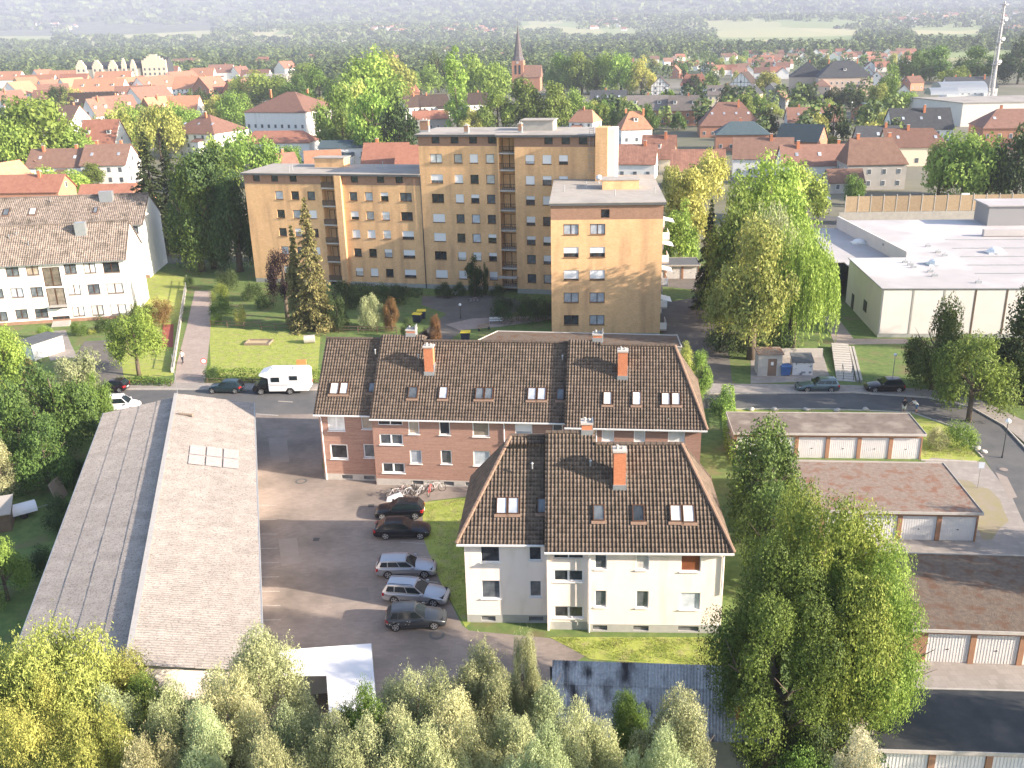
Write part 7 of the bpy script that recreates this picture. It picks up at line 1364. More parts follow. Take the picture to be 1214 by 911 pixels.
def car(label, a, b, kind, pm, L, W=1.76, H=1.46, front=None, cat='car', name='parked_car', debris=False, rails=False, damage=False):
    """a, b = pixels where the rear and the front wheel stand on the near side"""
    p, q = P(*a, .016), P(*b, .016); d = (q - p); an = math.atan2(d.y, d.x); wb = min(max(d.length, 2.3), 2.85); u = d.normalized(); s = Vector((-u.y, u.x, 0))
    if s.y < 0: s = -s
    c = (p + q) / 2 + s * (W / 2 - .13); rear_oh = {'wagon': .98, 'hatch': .72, 'sedan': 1.05, 'van': .9}[kind]; front_oh = L - wb - rear_oh
    root = thing(name, label, cat, (c.x, c.y, .018), an); x0 = -wb / 2 - rear_oh; x1 = wb / 2 + front_oh; fx, rx = wb / 2, -wb / 2
    R = .32; w = W / 2; belt = .93 if kind != 'van' else 1.05; A = R + .06
    def st(x, wf, zb, zs, dome=.04): return (x, w * wf, zb, zs, dome)
    S_ = [st(x0, .80, .42, belt - .26 if kind == 'sedan' else belt - .20), st(x0 + .06, .90, .30, belt - .05), st(x0 + .25, .96, .24, belt), st(rx - A - .02, .985, .20, belt), st(rx - A, .99, .22, belt), st(rx - A * .75, 1, R + A * .62, belt), st(rx, 1, R + A * .98, belt), st(rx + A * .75, 1, R + A * .62, belt), st(rx + A, .995, .22, belt), st(rx + A + .02, .99, .18, belt), st(0, .985, .18, belt - .01), st(fx - A - .02, .99, .18, belt - .02), st(fx - A, .995, .22, belt - .02), st(fx - A * .75, 1, R + A * .62, belt - .04), st(fx, 1, R + A * .98 if True else 0, belt - .09, .06), st(fx + A * .75, .985, R + A * .62, belt - .14, .06), st(fx + A, .965, .22, belt - .18, .06), st(x1 - .22, .92, .20, belt - .24, .05), st(x1 - .06, .80, .24, belt - .33, .04), st(x1, .68, .34, belt - .42, .02)]
    mb = MB(); rings = []
    for (x, hw, zb, zs, dm) in S_:
        half = [(hw * .90, zb), (hw * .985, zb + .05), (hw, zb + (zs - zb) * .45), (hw * .985, zs - .10), (hw * .93, zs - .02), (hw * .5, zs + dm * .7), (0, zs + dm)]
        ring = half + [(-y, z) for (y, z) in reversed(half[:-1])]; rings.append([len(mb.v) + i for i in range(len(ring))]); mb.v += [(x, y, z) for y, z in ring]
    for i in range(len(rings) - 1):
        for k in range(len(rings[0]) - 1): mb.grid_face((rings[i][k], rings[i + 1][k], rings[i + 1][k + 1], rings[i][k + 1]))
    mb.grid_face(rings[0]); mb.grid_face(rings[-1][::-1])
    bd = mb.obj('body', pm, root, smooth=True); sb = bd.modifiers.new('s', 'SUBSURF'); sb.levels = sb.render_levels = 1
    mb = MB(); mb.box(x0 + .2, x1 - .25, -w * .82, w * .82, .2, belt - .2); mb.obj('underbody', M['plastic'], root)
    # greenhouse
    g = {'wagon': (fx - .62, fx - 1.42, x0 + .42, x0 + .10), 'hatch': (fx - .55, fx - 1.30, x0 + .48, x0 + .08), 'sedan': (fx - .62, fx - 1.45, rx - .12 + .05, rx - .78), 'van': (fx - .15, fx - .95, x0 + .25, x0 + .08)}[kind]
    wb_, wt = w * .93, w * .74; zb = belt - .03; zm = H
    def Lo(x): return zb
    cs = [(g[3], zb, wb_ * .95), (g[2], H - .06, wt * .96), ((g[1] + g[2]) / 2, H, wt), (g[1], H - .035, wt), (g[0], zb - .04, wb_)]
    mb = MB(); bot = [(g[3], wb_ * .95), (g[2] - .0, wb_), ((g[1] + g[2]) / 2, wb_), (g[1], wb_), (g[0], wb_)]
    top = [(c_[0], c_[2], c_[1]) for c_ in cs]
    for sg in (-1, 1):
        for i in range(1, 3): mb.poly([(bot[i][0], sg * bot[i][1], zb), (bot[i + 1][0], sg * bot[i + 1][1], zb), (top[i + 1][0], sg * top[i + 1][1], top[i + 1][2]), (top[i][0], sg * top[i][1], top[i][2])])
        mb.poly([(bot[0][0], sg * bot[0][1], zb), (bot[1][0], sg * bot[1][1], zb), (top[1][0], sg * top[1][1], top[1][2])]); mb.poly([(bot[3][0], sg * bot[3][1], zb), (bot[4][0], sg * bot[4][1], zb - .04), (top[3][0], sg * top[3][1], top[3][2])])
    for i in range(1, 3): 
        a_, b_ = top[i], top[i + 1]
        for sg in (-1, 1): mb.poly([(a_[0], sg * a_[1], a_[2]), (b_[0], sg * b_[1], b_[2]), (b_[0], sg * b_[1] * .55, b_[2] + .04), (a_[0], sg * a_[1] * .55, a_[2] + .04)])
        mb.poly([(a_[0], a_[1] * .55, a_[2] + .04), (b_[0], b_[1] * .55, b_[2] + .04), (b_[0], -b_[1] * .55, b_[2] + .04), (a_[0], -a_[1] * .55, a_[2] + .04)])
    def endcap(i0, i1, zz): 
        a_, b_ = (g[i0], wb_ * (.95 if i0 == 3 else 1), zz), top[i1]; mb.poly([(a_[0], -a_[1], a_[2]), (a_[0], a_[1], a_[2]), (b_[0], b_[1], b_[2]), (b_[0], b_[1] * .55, b_[2] + .04), (b_[0], -b_[1] * .55, b_[2] + .04), (b_[0], -b_[1], b_[2])])
    endcap(3, 1, zb); endcap(0, 3, zb - .04); mb.obj('cabin', pm, root)
    def quad_on(c4, s0, s1, t0, t1, off):
        A_, B_, C2, D_ = [Vector(v) for v in c4]
        def bl(s, t): return A_.lerp(B_, s).lerp(D_.lerp(C2, s), t)
        n = (B_ - A_).cross(D_ - A_).normalized(); n = n if n.dot(Vector(off)) > 0 else -n; pts = [bl(s0, t0), bl(s1, t0), bl(s1, t1), bl(s0, t1)]
        m2 = MB(); m2.hexa([v + n * .002 for v in pts] + [v + n * .016 for v in pts]); return m2
    quad_on([(g[0], -wb_, zb - .03), (g[0], wb_, zb - .03), (g[1], wt, H - .03), (g[1], -wt, H - .03)], .06, .94, .06, .92, (1, 0, 1)).obj('windscreen', M['car_glass'], root)
    quad_on([(g[3], -wb_ * .95, zb), (g[3], wb_ * .95, zb), (g[2], wt * .96, H - .05), (g[2], -wt * .96, H - .05)], .08, .92, .12 if kind != 'van' else .3, .88, (-1, 0, .5)).obj('rear_window', M['car_glass'], root)
    n_side = {'wagon': 3, 'hatch': 3 if kind == 'hatch' else 2, 'sedan': 2, 'van': 1}[kind]
    for sg in (-1, 1):
        xr0, xf0 = g[3] + (g[2] - g[3]) * .35 + .1, g[0] - .12; xr1, xf1 = g[2] + .12, g[1] + .02
        if kind == 'van': xr0 = xr1 = g[1] - .95
        cuts = {3: [0, .25, .61, 1], 2: [.06, .50, 1], 1: [0, 1]}[n_side]
        for i in range(n_side): quad_on([(xr0, sg * wb_, zb), (xf0, sg * wb_, zb), (xf1, sg * wt, H - .04), (xr1, sg * wt, H - .05)], cuts[i] + .012, cuts[i + 1] - .012, .16, .86, (0, sg, .3)).obj('side_window', M['car_glass'], root)
    for sg in (-1, 1):
        m2 = MB(); m2.hexa([(x1 - .20, sg * w * .50, belt - .46), (x1 - .05, sg * w * .52, belt - .46), (x1 - .26, sg * w * .90, belt - .42), (x1 - .40, sg * w * .86, belt - .42), (x1 - .24, sg * w * .50, belt - .32), (x1 - .10, sg * w * .52, belt - .33), (x1 - .30, sg * w * .93, belt - .27), (x1 - .46, sg * w * .88, belt - .26)]); m2.obj('headlight', M['lamp_clear'], root)
        zt_ = belt - .02; m2 = MB(); m2.box(x0 - .01, x0 + .22, sg * w * .70 - .12, sg * w * .70 + .14 if sg > 0 else sg * w * .70 + .12, zt_ - .28, zt_ - .05) if False else m2.hexa([(x0 - .01, sg * w * .60, zt_ - .30), (x0 + .03, sg * w * .60, zt_ - .30), (x0 + .24, sg * w * .985, zt_ - .26), (x0 + .10, sg * w * .97, zt_ - .28), (x0 + .0, sg * w * .60, zt_ - .08), (x0 + .06, sg * w * .60, zt_ - .08), (x0 + .27, sg * w * .985, zt_ - .06), (x0 + .12, sg * w * .97, zt_ - .06)]); m2.obj('tail_light', M['lamp_red'], root)
        m2 = MB(); m2.box(g[0] - .30, g[0] - .14, sg * (w + .02) - .0 if sg > 0 else -(w + .18), sg * (w + .18) if sg > 0 else -(w + .02), belt - .02, belt + .12); m2.obj('mirror', pm, root)
        for xd in ((fx - .45, rx + .35) if kind in ('wagon', 'sedan', 'hatch') else (fx - .6,)): m2 = MB(); m2.box(xd - 1.0 + .0, xd - .85, sg * w * 1.0 - .015, sg * w * 1.0 + .02, belt - .16, belt - .125); m2.obj('door_handle', pm, root)
        if rails: m2 = MB(); m2.path([(g[2] + .1, sg * wt * .9, H - .02), (g[2] + .2, sg * wt * .9, H + .05), (g[1] - .2, sg * wt * .9, H + .06), (g[1] - .08, sg * wt * .9, H - .0)], .022, 5); m2.obj('roof_rail', M['plastic'], root)
        for k in range(1): m2 = MB(); m2.box(rx + A + .05, fx - A - .05, sg * (w * .995) - .012, sg * (w * .995) + .014, .40, .46); m2.obj('side_trim', M['plastic'], root)
    m2 = MB(); m2.box(x1 - .02, x1 + .012, -w * .40, w * .40, .36, .50); m2.obj('grille', M['plastic'], root); m2 = MB(); m2.box(x0 - .02, x0 + .02, -.26, .26, .52, .63); m2.obj('number_plate', M['plate'], root)
    wheels(root, L, W, wb, fx, R)
    if damage:
        rd = random.Random(4); m2 = MB()
        for k in range(16):
            xx = rx + rd.uniform(-.7, 1.1); zz = rd.uniform(.5, .86); s_ = rd.uniform(.03, .10)
            m2.poly([(xx, -w - .006, zz), (xx + s_, -w - .006, zz + rd.uniform(-.03, .03)), (xx + s_ * .8, -w - .006, zz + s_ * .6), (xx + s_ * .1, -w - .006, zz + s_ * .5)])
        m2.obj('scratches', mat('bare_scratched_filler', (.70, .70, .68)), root, kind='stuff')
    if debris:
        rd = random.Random(6); m2 = MB()
        for k in range(22):
            xx = rd.uniform(x0 + .3, x1 - .5); yy = rd.uniform(-wt, wt); z_ = (H + .035) if g[2] < xx < g[1] else None
            if z_ is None: continue
            s_ = rd.uniform(.02, .05); m2.poly([(xx, yy, z_), (xx + s_, yy + s_ * .3, z_ + .01), (xx + s_ * .6, yy + s_, z_)])
        m2.obj('fallen_leaves', mat('dry_fallen_leaf', (.22, .12, .06)), root, kind='stuff')
    return root
car('black hatchback with leaf litter on its roof, first of the row under the bicycles', (492.5, 616), (453.5, 617), 'hatch', paint('black_paint', (.008, .009, .012)), 4.15, debris=True)
car('black sedan with leaf litter on its roof, facing the lawn beside the black hatchback', (457.5, 640), (498.5, 639.8), 'sedan', paint('blue_black_paint', (.008, .010, .016)), 4.6, H=1.42, debris=True)
car('silver estate car without roof rails in the middle of the row', (460.5, 686), (503.5, 685.5), 'wagon', paint('silver_paint', (.46, .48, .53), .7), 4.55, H=1.42)
car('silver estate car with dark roof rails between two other cars', (468, 716), (514, 719.5), 'wagon', paint('silver_blue_paint', (.47, .49, .54), .7), 4.8, 1.82, 1.48, rails=True)
car('grey hatchback with scratched and dented rear side', (469.3, 748.5), (515, 746.5), 'hatch', paint('grey_paint', (.085, .095, .105), .6), 4.2, 1.76, 1.48, damage=True)
car('small dark green blue car parked by the hedge in front of the motorhome', (279, 467), (252, 467), 'hatch', paint('teal_paint', (.022, .045, .055), .4), 3.7, 1.65, 1.45)
car('blue grey estate car parked on the right part of the road', (985, 465.5), (957, 465.5), 'wagon', paint('blue_grey_paint', (.10, .15, .18), .5), 4.7, 1.78, 1.47, rails=True)
car('black compact car parked on the right part of the road', (1065.5, 466), (1037, 466), 'hatch', paint('black_paint_b', (.010, .010, .014)), 4.2, 1.76, 1.47)
car('dark car half hidden behind the hedge trees at the left roadside', (142, 466), (118, 466), 'hatch', paint('dark_wine_paint', (.02, .012, .018)), 4.0)
car('white delivery van parked beyond the far left corner of the barn', (126, 491), (156, 489), 'van', paint('white_paint', (.76, .77, .80), .0, .35), 4.4, 1.8, 1.8, cat='van', name='delivery_van')
car('white van standing on the street left of the hall fence', (980, 243), (968, 243), 'van', paint('white_paint', (.76, .77, .80)), 4.4, 1.8, 1.8, cat='van', name='delivery_van')
# motorhome
p, q = P(344.5, 468, .016), P(309.8, 468.5, .016); d = q - p; an = math.atan2(d.y, d.x); c = (p + q) / 2 + Vector((0, 1.05, 0))
mh = thing('motorhome', 'white motorhome with a black driver cab parked beside the hedge', 'motorhome', (c.x, c.y, .018), an)   # local +x is forward (to the left in the photo)
wb = d.length; fx, rx = wb / 2, -wb / 2; wht = mat('motorhome_white', (.78, .78, .80), rough=.35, spec=.5); blk = paint('cab_black', (.012, .013, .016))
mb = MB(); w = 1.1
mb.extr([(rx - 2.15, .42), (rx - .48, .40), (rx - .42, .60), (rx - .2, .78), (rx + .2, .78), (rx + .42, .60), (rx + .48, .40), (fx - .95, .40), (fx - .95, 1.95), (fx + .05, 2.25), (fx + .0, 2.5), (fx - 1.1, 2.82), (rx - 1.9, 2.82), (rx - 2.2, 2.6)][::-1], 'y', -w, w); bo = mb.obj('living_box', wht, mh); bv = bo.modifiers.new('b', 'BEVEL'); bv.width = .07; bv.segments = 2
mb = MB(); wc_ = .98; mb.extr([(fx - .95, .35), (fx - .46, .35), (fx - .4, .62), (fx, .76), (fx + .4, .62), (fx + .46, .35), (fx + .92, .38), (fx + .98, .7), (fx + .82, 1.05), (fx + .35, 1.22), (fx - .28, 1.98), (fx - .95, 1.98)][::-1], 'y', -wc_, wc_); bo = mb.obj('driver_cab', blk, mh); bv = bo.modifiers.new('b', 'BEVEL'); bv.width = .08; bv.segments = 2
mb = MB(); mb.hexa([(fx + .33, -.85, 1.28), (fx + .33, .85, 1.28), (fx + .35, .85, 1.25), (fx + .35, -.85, 1.25), (fx - .22, -.8, 1.96), (fx - .22, .8, 1.96), (fx - .18, .8, 1.97), (fx - .18, -.8, 1.97)]); mb.obj('windscreen', M['car_glass'], mh)
for s in (-1, 1):
    mb = MB(); y = s * (wc_ + .01); mb.poly([(fx - .80, y, 1.22), (fx + .22, y, 1.22), (fx - .18, y, 1.85), (fx - .80, y, 1.85)]); mb.poly([(fx - .80, y + s * .01, 1.22), (fx + .22, y + s * .01, 1.22), (fx - .18, y + s * .01, 1.85), (fx - .80, y + s * .01, 1.85)]); mb.obj('side_window', M['car_glass'], mh)
    y = s * (w + .012)
    for (xa, xb, za, zb) in ((fx - 2.3, fx - 1.35, 1.55, 2.1), (rx - 1.0, rx - .1, 1.75, 2.25)): mb = MB(); mb.box(min(xa, xb), max(xa, xb), y - .02, y + .02, za, zb); mb.obj('side_window', M['car_glass'], mh)
    mb = MB(); mb.box(rx - 2.0, fx - 1.0, y - .006, y + .006, 1.28, 1.32).box(fx - 3.2, fx - 1.1, y - .006, y + .006, 1.12, 1.17); mb.obj('decal_stripe', M['zinc'], mh, kind='stuff')
    mb = MB(); mb.box(fx + .35, fx + .45, s * 1.0 - .0 if s > 0 else -1.22, 1.22 if s > 0 else -1.0, 1.15, 1.45); mb.obj('mirror', M['plastic'], mh)
    mb = MB(); mb.box(fx + .80, fx + .95, s * .75 - .16, s * .75 + .16, .72, .92); mb.obj('headlight', M['lamp_clear'], mh); mb = MB(); mb.box(rx - 2.22, rx - 2.14, s * .95 - .08, s * .95 + .08, .7, 1.1); mb.obj('tail_light', M['lamp_red'], mh)
for (xa, r) in ((fx - 1.8, .35), (rx - .9, .45)): mb = MB(); mb.box(xa - r, xa + r, -.35, .35, 2.80, 2.93); mb.obj('roof_hatch', M['metal_white'], mh)
mb = MB(); mb.box(rx - 1.7, fx - 1.4, -w - .1, -w + .02, 2.60, 2.72); mb.obj('awning_case', M['metal_white'], mh)
wheels(mh, 6, 2.2, wb, fx, .34)
# ---------------------------------------------------------------- bicycles
bk = None
def bicycle(label, pos, an, cm, lean=.12):
    r = thing('bicycle', label, 'bicycle', (pos.x, pos.y, .02), an, 'bicycles standing together'); r.rotation_euler = (lean, 0, an); key = ('bike', cm)
    if key not in CR:
        mb = MB(); n = 20
        for k in range(n):
            a, b = 2 * math.pi * k / n, 2 * math.pi * (k + 1) / n; mb.tube((.34 * math.cos(a), 0, .34 + .34 * math.sin(a)), (.34 * math.cos(b), 0, .34 + .34 * math.sin(b)), .022, n=4, caps=False)
        mb.cur = 1
        for k in range(8): a = math.pi * k / 4; mb.tube((0, 0, .34), (.32 * math.cos(a), 0, .34 + .32 * math.sin(a)), .006, n=3, caps=False)
        w_ = mb.mesh('wheel', [M['tyre'], M['steel']]); fm = MB(); bb, st_, hd, rh, fh_ = (-.05, 0, .30), (-.22, 0, .80), (.32, 0, .82), (-.52, 0, .34), (.55, 0, .34)
        for a, b in ((bb, st_), (st_, hd), (bb, hd), (bb, rh), (st_, rh), (hd, fh_)): fm.tube(a, b, .022, n=5)
        f_ = fm.mesh('frame', mat('bike_' + cm, {'white': (.6, .56, .55), 'pink': (.5, .36, .36), 'black': (.03, .03, .03), 'silver': (.5, .5, .52), 'red': (.45, .05, .05)}[cm], rough=.4)); hb = MB(); hb.path([(.22, -.28, .98), (.33, -.12, 1.0), (.33, .12, 1.0), (.22, .28, .98)], .014, 5).tube(hd, (.33, 0, 1.0), .016, n=5); sd = MB(); sd.hexa([(-.36, -.09, .86), (-.12, -.02, .86), (-.12, .02, .86), (-.36, .09, .86), (-.36, -.09, .91), (-.12, -.02, .90), (-.12, .02, .90), (-.36, .09, .91)]); rk = MB(); rk.box(-.72, -.38, -.07, .07, .70, .72)
        CR[key] = (w_, f_, hb.mesh('handlebar', M['dark_metal']), sd.mesh('saddle', M['tyre']), rk.mesh('luggage_rack', M['steel']))
    w_, f_, hb, sd, rk = CR[key]; link('wheel', w_, r, (.55, 0, 0)); link('wheel', w_, r, (-.52, 0, 0)); link('frame', f_, r); link('handlebar', hb, r); link('saddle', sd, r); link('luggage_rack', rk, r)
for (x, y, a, cm, lb) in ((469, 590, 20, 'white', 'white bicycle at the left end of the bicycle cluster'), (476, 587, 70, 'pink', 'pinkish bicycle second from the left end of the cluster'), (484, 589, 35, 'silver', 'silver bicycle in the left half of the cluster'), (491, 585, 80, 'black', 'black bicycle in the middle of the cluster'), (498, 588, 60, 'silver', 'silver bicycle right of the black one'), (504, 584, 15, 'white', 'white bicycle in the right half of the cluster'), (511, 586, 75, 'red', 'red framed bicycle near the lawn edge'), (517, 583, 5, 'white', 'white bicycle at the lawn end of the cluster')): bicycle(lb, P(x, y), R_(a), cm, rnd.uniform(-.18, .18))
for (x, y, a, cm, lb) in ((536, 352, 40, 'silver', 'silver bicycle in the shade by the columnar conifer'), (542, 351, 60, 'white', 'white bicycle in the shade by the columnar conifer'), (562, 359, 15, 'pink', 'pink bicycle alone on the shaded yard')): bicycle(lb, P(x, y), R_(a), cm)
# white tarpaulin beside the bikes
p = P(468, 593); mb = MB(); mb.hexa([(-.7, -.3, 0), (.9, -.35, 0), (.8, .3, 0), (-.6, .3, 0), (-.6, -.1, .35), (.5, -.1, .75), (.5, .1, .7), (-.5, .1, .3)]); o = mb.obj('covered_bicycle', M['canvas'], None, (p.x, p.y, .02)); tag(o, 'white sheet thrown over a bicycle behind the black hatchback', 'cover')
# ---------------------------------------------------------------- people
def person(label, pos, h, an, top, legs, pose='stand', name='person'):
    """one skinned body; joints laid out by hand, five fingers to each hand"""
    k = h / 1.75; r = thing(name, label, 'person', (pos.x, pos.y, .02), an); r.scale = (k, k, k); lean = .75 if pose == 'bend' else .04; st = .22 if pose == 'walk' else .06
    def hip(z, f=0): return f
    V = []; E = []; Rr = []
    def v(p, rad, par=None): V.append(p); Rr.append(rad); i = len(V) - 1; E.append((par, i)) if par is not None else None; return i
    pel = v((0, 0, .95), .125); cx = math.sin(lean); cz = math.cos(lean)
    def T(f, z, y=0): return (cx * z + f, y, .95 + cz * z - f * .2)
    wa = v(T(0, .15), .11, pel); chs = v(T(0, .38), .135, wa); nk = v(T(.0, .54), .055, chs); hd = v(T(.02, .64), .085, nk); hd2 = v(T(.03, .76), .075, hd)
    hands = []
    for s in (-1, 1):
        kn = v((st * s * .55 + .03, s * .10, .50), .062, None); hp_ = v((0, s * .09, .88), .088, pel); E.append((hp_, kn)); an_ = v((st * s * 1.1 - .03, s * .10, .09), .038, kn); v((st * s * 1.1 + .14, s * .11, .035), .034, an_)
        sh = v(T(0, .46, s * .19), .052, chs); el = (T(-.02 - s * st * .4, .20, s * .25) if pose != 'bend' else T(.22, .34, s * .24)); wr = (T(.06 - s * st * .8, -.04, s * .27) if pose != 'bend' else T(.46, .24, s * .18)); e = v(el, .042, sh); w_ = v(wr, .026, e); d = (Vector(wr) - Vector(el)).normalized(); pm_ = v(tuple(Vector(wr) + d * .07), .030, w_)
        for f in range(4): b = Vector(wr) + d * .09; sd = Vector((1, 0, 0)) * ((f - 1.5) * .019); f1 = v(tuple(b + sd + d * .035), .0085, pm_); v(tuple(b + sd + d * (.07 - abs(f - 1.4) * .008) + Vector((0, -s * .015, 0))), .0075, f1)
        v(tuple(Vector(wr) + d * .06 + Vector((.05, 0, 0))), .009, w_)
    me = bpy.data.meshes.new('body'); me.from_pydata(V, [e for e in E], []); me.update(); o = link('body', me, r); sk_ = o.modifiers.new('skin', 'SKIN'); sd_ = me.skin_vertices[0].data
    for i, rr_ in enumerate(Rr): sd_[i].radius = (rr_, rr_ * (.8 if i in (pel, wa, chs) else 1)); sd_[i].use_root = i == pel
    o.modifiers.new('sub', 'SUBSURF').render_levels = 1
    m_ = bpy.data.materials.new('clothed_figure'); m_.use_nodes = True; nt = m_.node_tree; L = nt.links.new; b = nt.nodes["Principled BSDF"]; b.inputs["Roughness"].default_value = .85
    me.materials.append(mat('skin_tone', (.50, .30, .22), rough=.6))
    mb = MB()   # shirt and trousers follow the body
    def lim(a, b_, r0_, r1_): mb.tube(V[a], V[b_], r0_, r1_, 10)
    mb.tube(T(0, -.08), T(0, .15), .155, .135, 12).tube(T(0, .15), T(0, .44), .135, .165, 12).tube(T(0, .44), T(0, .52), .165, .07, 12)
    for i, e in enumerate(E): pass
    idx = {}; j = 6
    mb2 = MB()
    for s in (-1, 1):
        sh = T(0, .46, s * .17); el = (T(-.02 - s * st * .4, .20, s * .25) if pose != 'bend' else T(.22, .34, s * .24)); mb.tube(sh, el, .068, .055, 10)
        mb2.tube((0, s * .085, .98), (st * s * .55 + .03, s * .10, .50), .108, .085, 10)
        if legs[1]: mb2.tube((st * s * .55 + .03, s * .10, .52), (st * s * 1.1 - .03, s * .10, .11), .08, .06, 10)
        sh_ = MB(); sh_.box(-.10, .17, -.05, .05, 0, .09); sh_.obj('shoe', M['dark_metal'], r, (st * s * 1.1, s * .105, -.015))
    mb.obj('shirt', mat('shirt_' + top, {'white': (.8, .8, .8), 'black': (.03, .03, .035)}[top]), r, smooth=True); mb2.obj('trousers', mat('trousers_' + legs[0], {'dark': (.03, .035, .05), 'white': (.7, .7, .68), 'blue': (.08, .14, .28)}[legs[0]]), r, smooth=True)
    hb = MB(); hc = Vector(T(.02, .73)); hb.ball(hc + Vector((-.015, 0, .03)), .105, 12, 8, .95); hb.obj('hair', mat('dark_hair', (.05, .03, .02)), r, smooth=True)
    fb_ = MB(); fc = hc + Vector((.085, 0, -.015)); fb_.ball(fc, .028, 6, 4, 1.3)
    for s in (-1, 1): fb_.ball(fc + Vector((.002, s * .035, .03)), .011, 6, 4); fb_.ball(hc + Vector((-.0, s * .092, -.01)), .025, 6, 4, 1.3)
    fb_.obj('face', MATS['skin_tone'], r, kind='stuff')
    return r
person('person in a white top walking down the pale footpath', P(217, 431), 1.72, R_(-100), 'white', ('dark', True), 'walk')
person('person in a dark top and white shorts standing at the lawn edge', P(1071, 491), 1.75, R_(80), 'black', ('white', False)); person('person in a white top bending forward beside another person at the lawn edge', P(1086, 490), 1.75, R_(170), 'white', ('blue', False), 'bend')
# ---------------------------------------------------------------- street furniture
def lamp(label, base, top, globe=.22, col='dark_metal', double=False):
    g = P(*base); h = HT(top[0], top[1], g); r = thing('street_lamp', label, 'street lamp', (g.x, g.y, 0)); MB().tube((0, 0, 0), (0, 0, h * .3), .06, .05).tube((0, 0, h * .3), (0, 0, h - globe), .045, .035).obj('pole', M[col], r); MB().ball((0, 0, h - globe * .8), globe, 12, 8).obj('lamp_shade', M['white_lamp'], r, smooth=True); MB().tube((0, 0, 0), (0, 0, .25), .1, .08).obj('base', M[col], r)
lamp('globe street lamp at the corner of the right road', (1188, 543), (1194, 497), .25); lamp('garden lamp with a large white globe before the spruces', (382, 393), (381, 373), .42); lamp('globe lamp in the shaded yard before the tower', (546, 378), (546, 360), .2); lamp('slim lamp on the lawn before the cream hall', (1058, 450), (1058, 419), .2, 'steel'); lamp('slim lamp behind the old brick school garden', (1008, 145), (1009, 121), .3, 'steel'); lamp('slim lamp left of the dark red roofed house', (914, 145), (914, 128), .3, 'steel')
def sign(label, base, top, w, h, m_, shape='box', an=0.0):
    g = P(*base); H_ = HT(top[0], top[1], g); r = thing('road_sign', label, 'sign', (g.x, g.y, 0), an); MB().tube((0, 0, 0), (0, 0, H_), .035).obj('post', M['steel'], r); b = MB()
    if shape == 'round': b.tube((0, -.04, H_ - w / 2), (0, -.07, H_ - w / 2), w / 2, n=20); b.cur = 1; b.tube((0, -.0705, H_ - w / 2), (0, -.078, H_ - w / 2), w / 2 * .72, n=20)
    else: b.box(-w / 2, w / 2, -.07, -.04, H_ - h, H_)
    b.obj('sign_panel', [m_, M['metal_white']], r)
sign('round pale sign at the foot of the path by the hedge', (245, 452), (245, 424), .75, 0, mat('sign_red', (.55, .12, .10)), 'round'); sign('white notice board on a post in the hedge', (355, 452), (353, 433), .55, 1.4, M['metal_white']); sign('blue grey square sign on a white post by the garages', (1008, 0), (1011, 0), .6, .6, M['zinc']) if False else sign('blue grey square sign on a white post by the garages', (1159, 579), (1163, 548), .5, .55, mat('sign_grey_blue', (.35, .40, .48)))
sign('white sign on a post behind the hall fence', (1142, 252), (1142, 229), 1.6, 1.6, M['metal_white'])
def bin_(label, px, c, lid):
    g = P(*px); r = thing('wheelie_bin', label, 'bin', (g.x, g.y, .02), R_(rnd.uniform(-15, 15))); MB().hexa([(-.5, -.38, .08), (.5, -.38, .08), (.5, .38, .08), (-.5, .38, .08), (-.62, -.45, 1.15), (.62, -.45, 1.15), (.62, .45, 1.15), (-.62, .45, 1.15)]).obj('body', c, r); mb = MB(); mb.hexa([(-.66, -.5, 1.155), (.66, -.5, 1.155), (.66, .5, 1.155), (-.66, .5, 1.155), (-.6, -.4, 1.3), (.6, -.4, 1.3), (.6, .4, 1.3), (-.6, .4, 1.3)]); mb.obj('lid', lid, r)
    for x in (-.4, .4): MB().tube((x, -.36, .08), (x, -.28, .08), .08, n=8).obj('wheel', M['tyre'], r)
yl_ = mat('bin_lid_yellow', (.75, .58, .06), rough=.5); bb_ = mat('bin_body_blue_black', (.02, .03, .06), rough=.5)
bin_('yellow lidded bin by the pale tree, left one', (495, 382), bb_, yl_); bin_('yellow lidded bin by the pale tree, right one', (500, 378), bb_, yl_); bin_('yellow lidded bin behind the terrace ridge by the low flat roof', (552, 404), bb_, yl_); bin_('blue bin between the kiosk and the painted shed', (930, 445), mat('bin_blue', (.05, .12, .30), rough=.5), mat('bin_blue_lid', (.05, .12, .30), rough=.5))
def bench(label, px, an, col='metal_white'):
    g = P(*px); r = thing('park_bench', label, 'bench', (g.x, g.y, .02), R_(an))
    for k in range(3): MB().box(-.9, .9, -.22 + k * .16, -.1 + k * .16, .43, .47).obj('slat', M[col], r)
    for k in range(2): MB().box(-.9, .9, .25, .28, .55 + k * .18, .68 + k * .18).obj('slat', M[col], r)
    for s in (-.75, .75): MB().box(s - .03, s + .03, -.2, .27, 0, .43).obj('leg', M['dark_metal'], r)
bench('white bench beside the dark clipped bushes', (588, 384), 0); bench('bench on the terrace before the tower bushes', (574, 392), 30, 'wood')
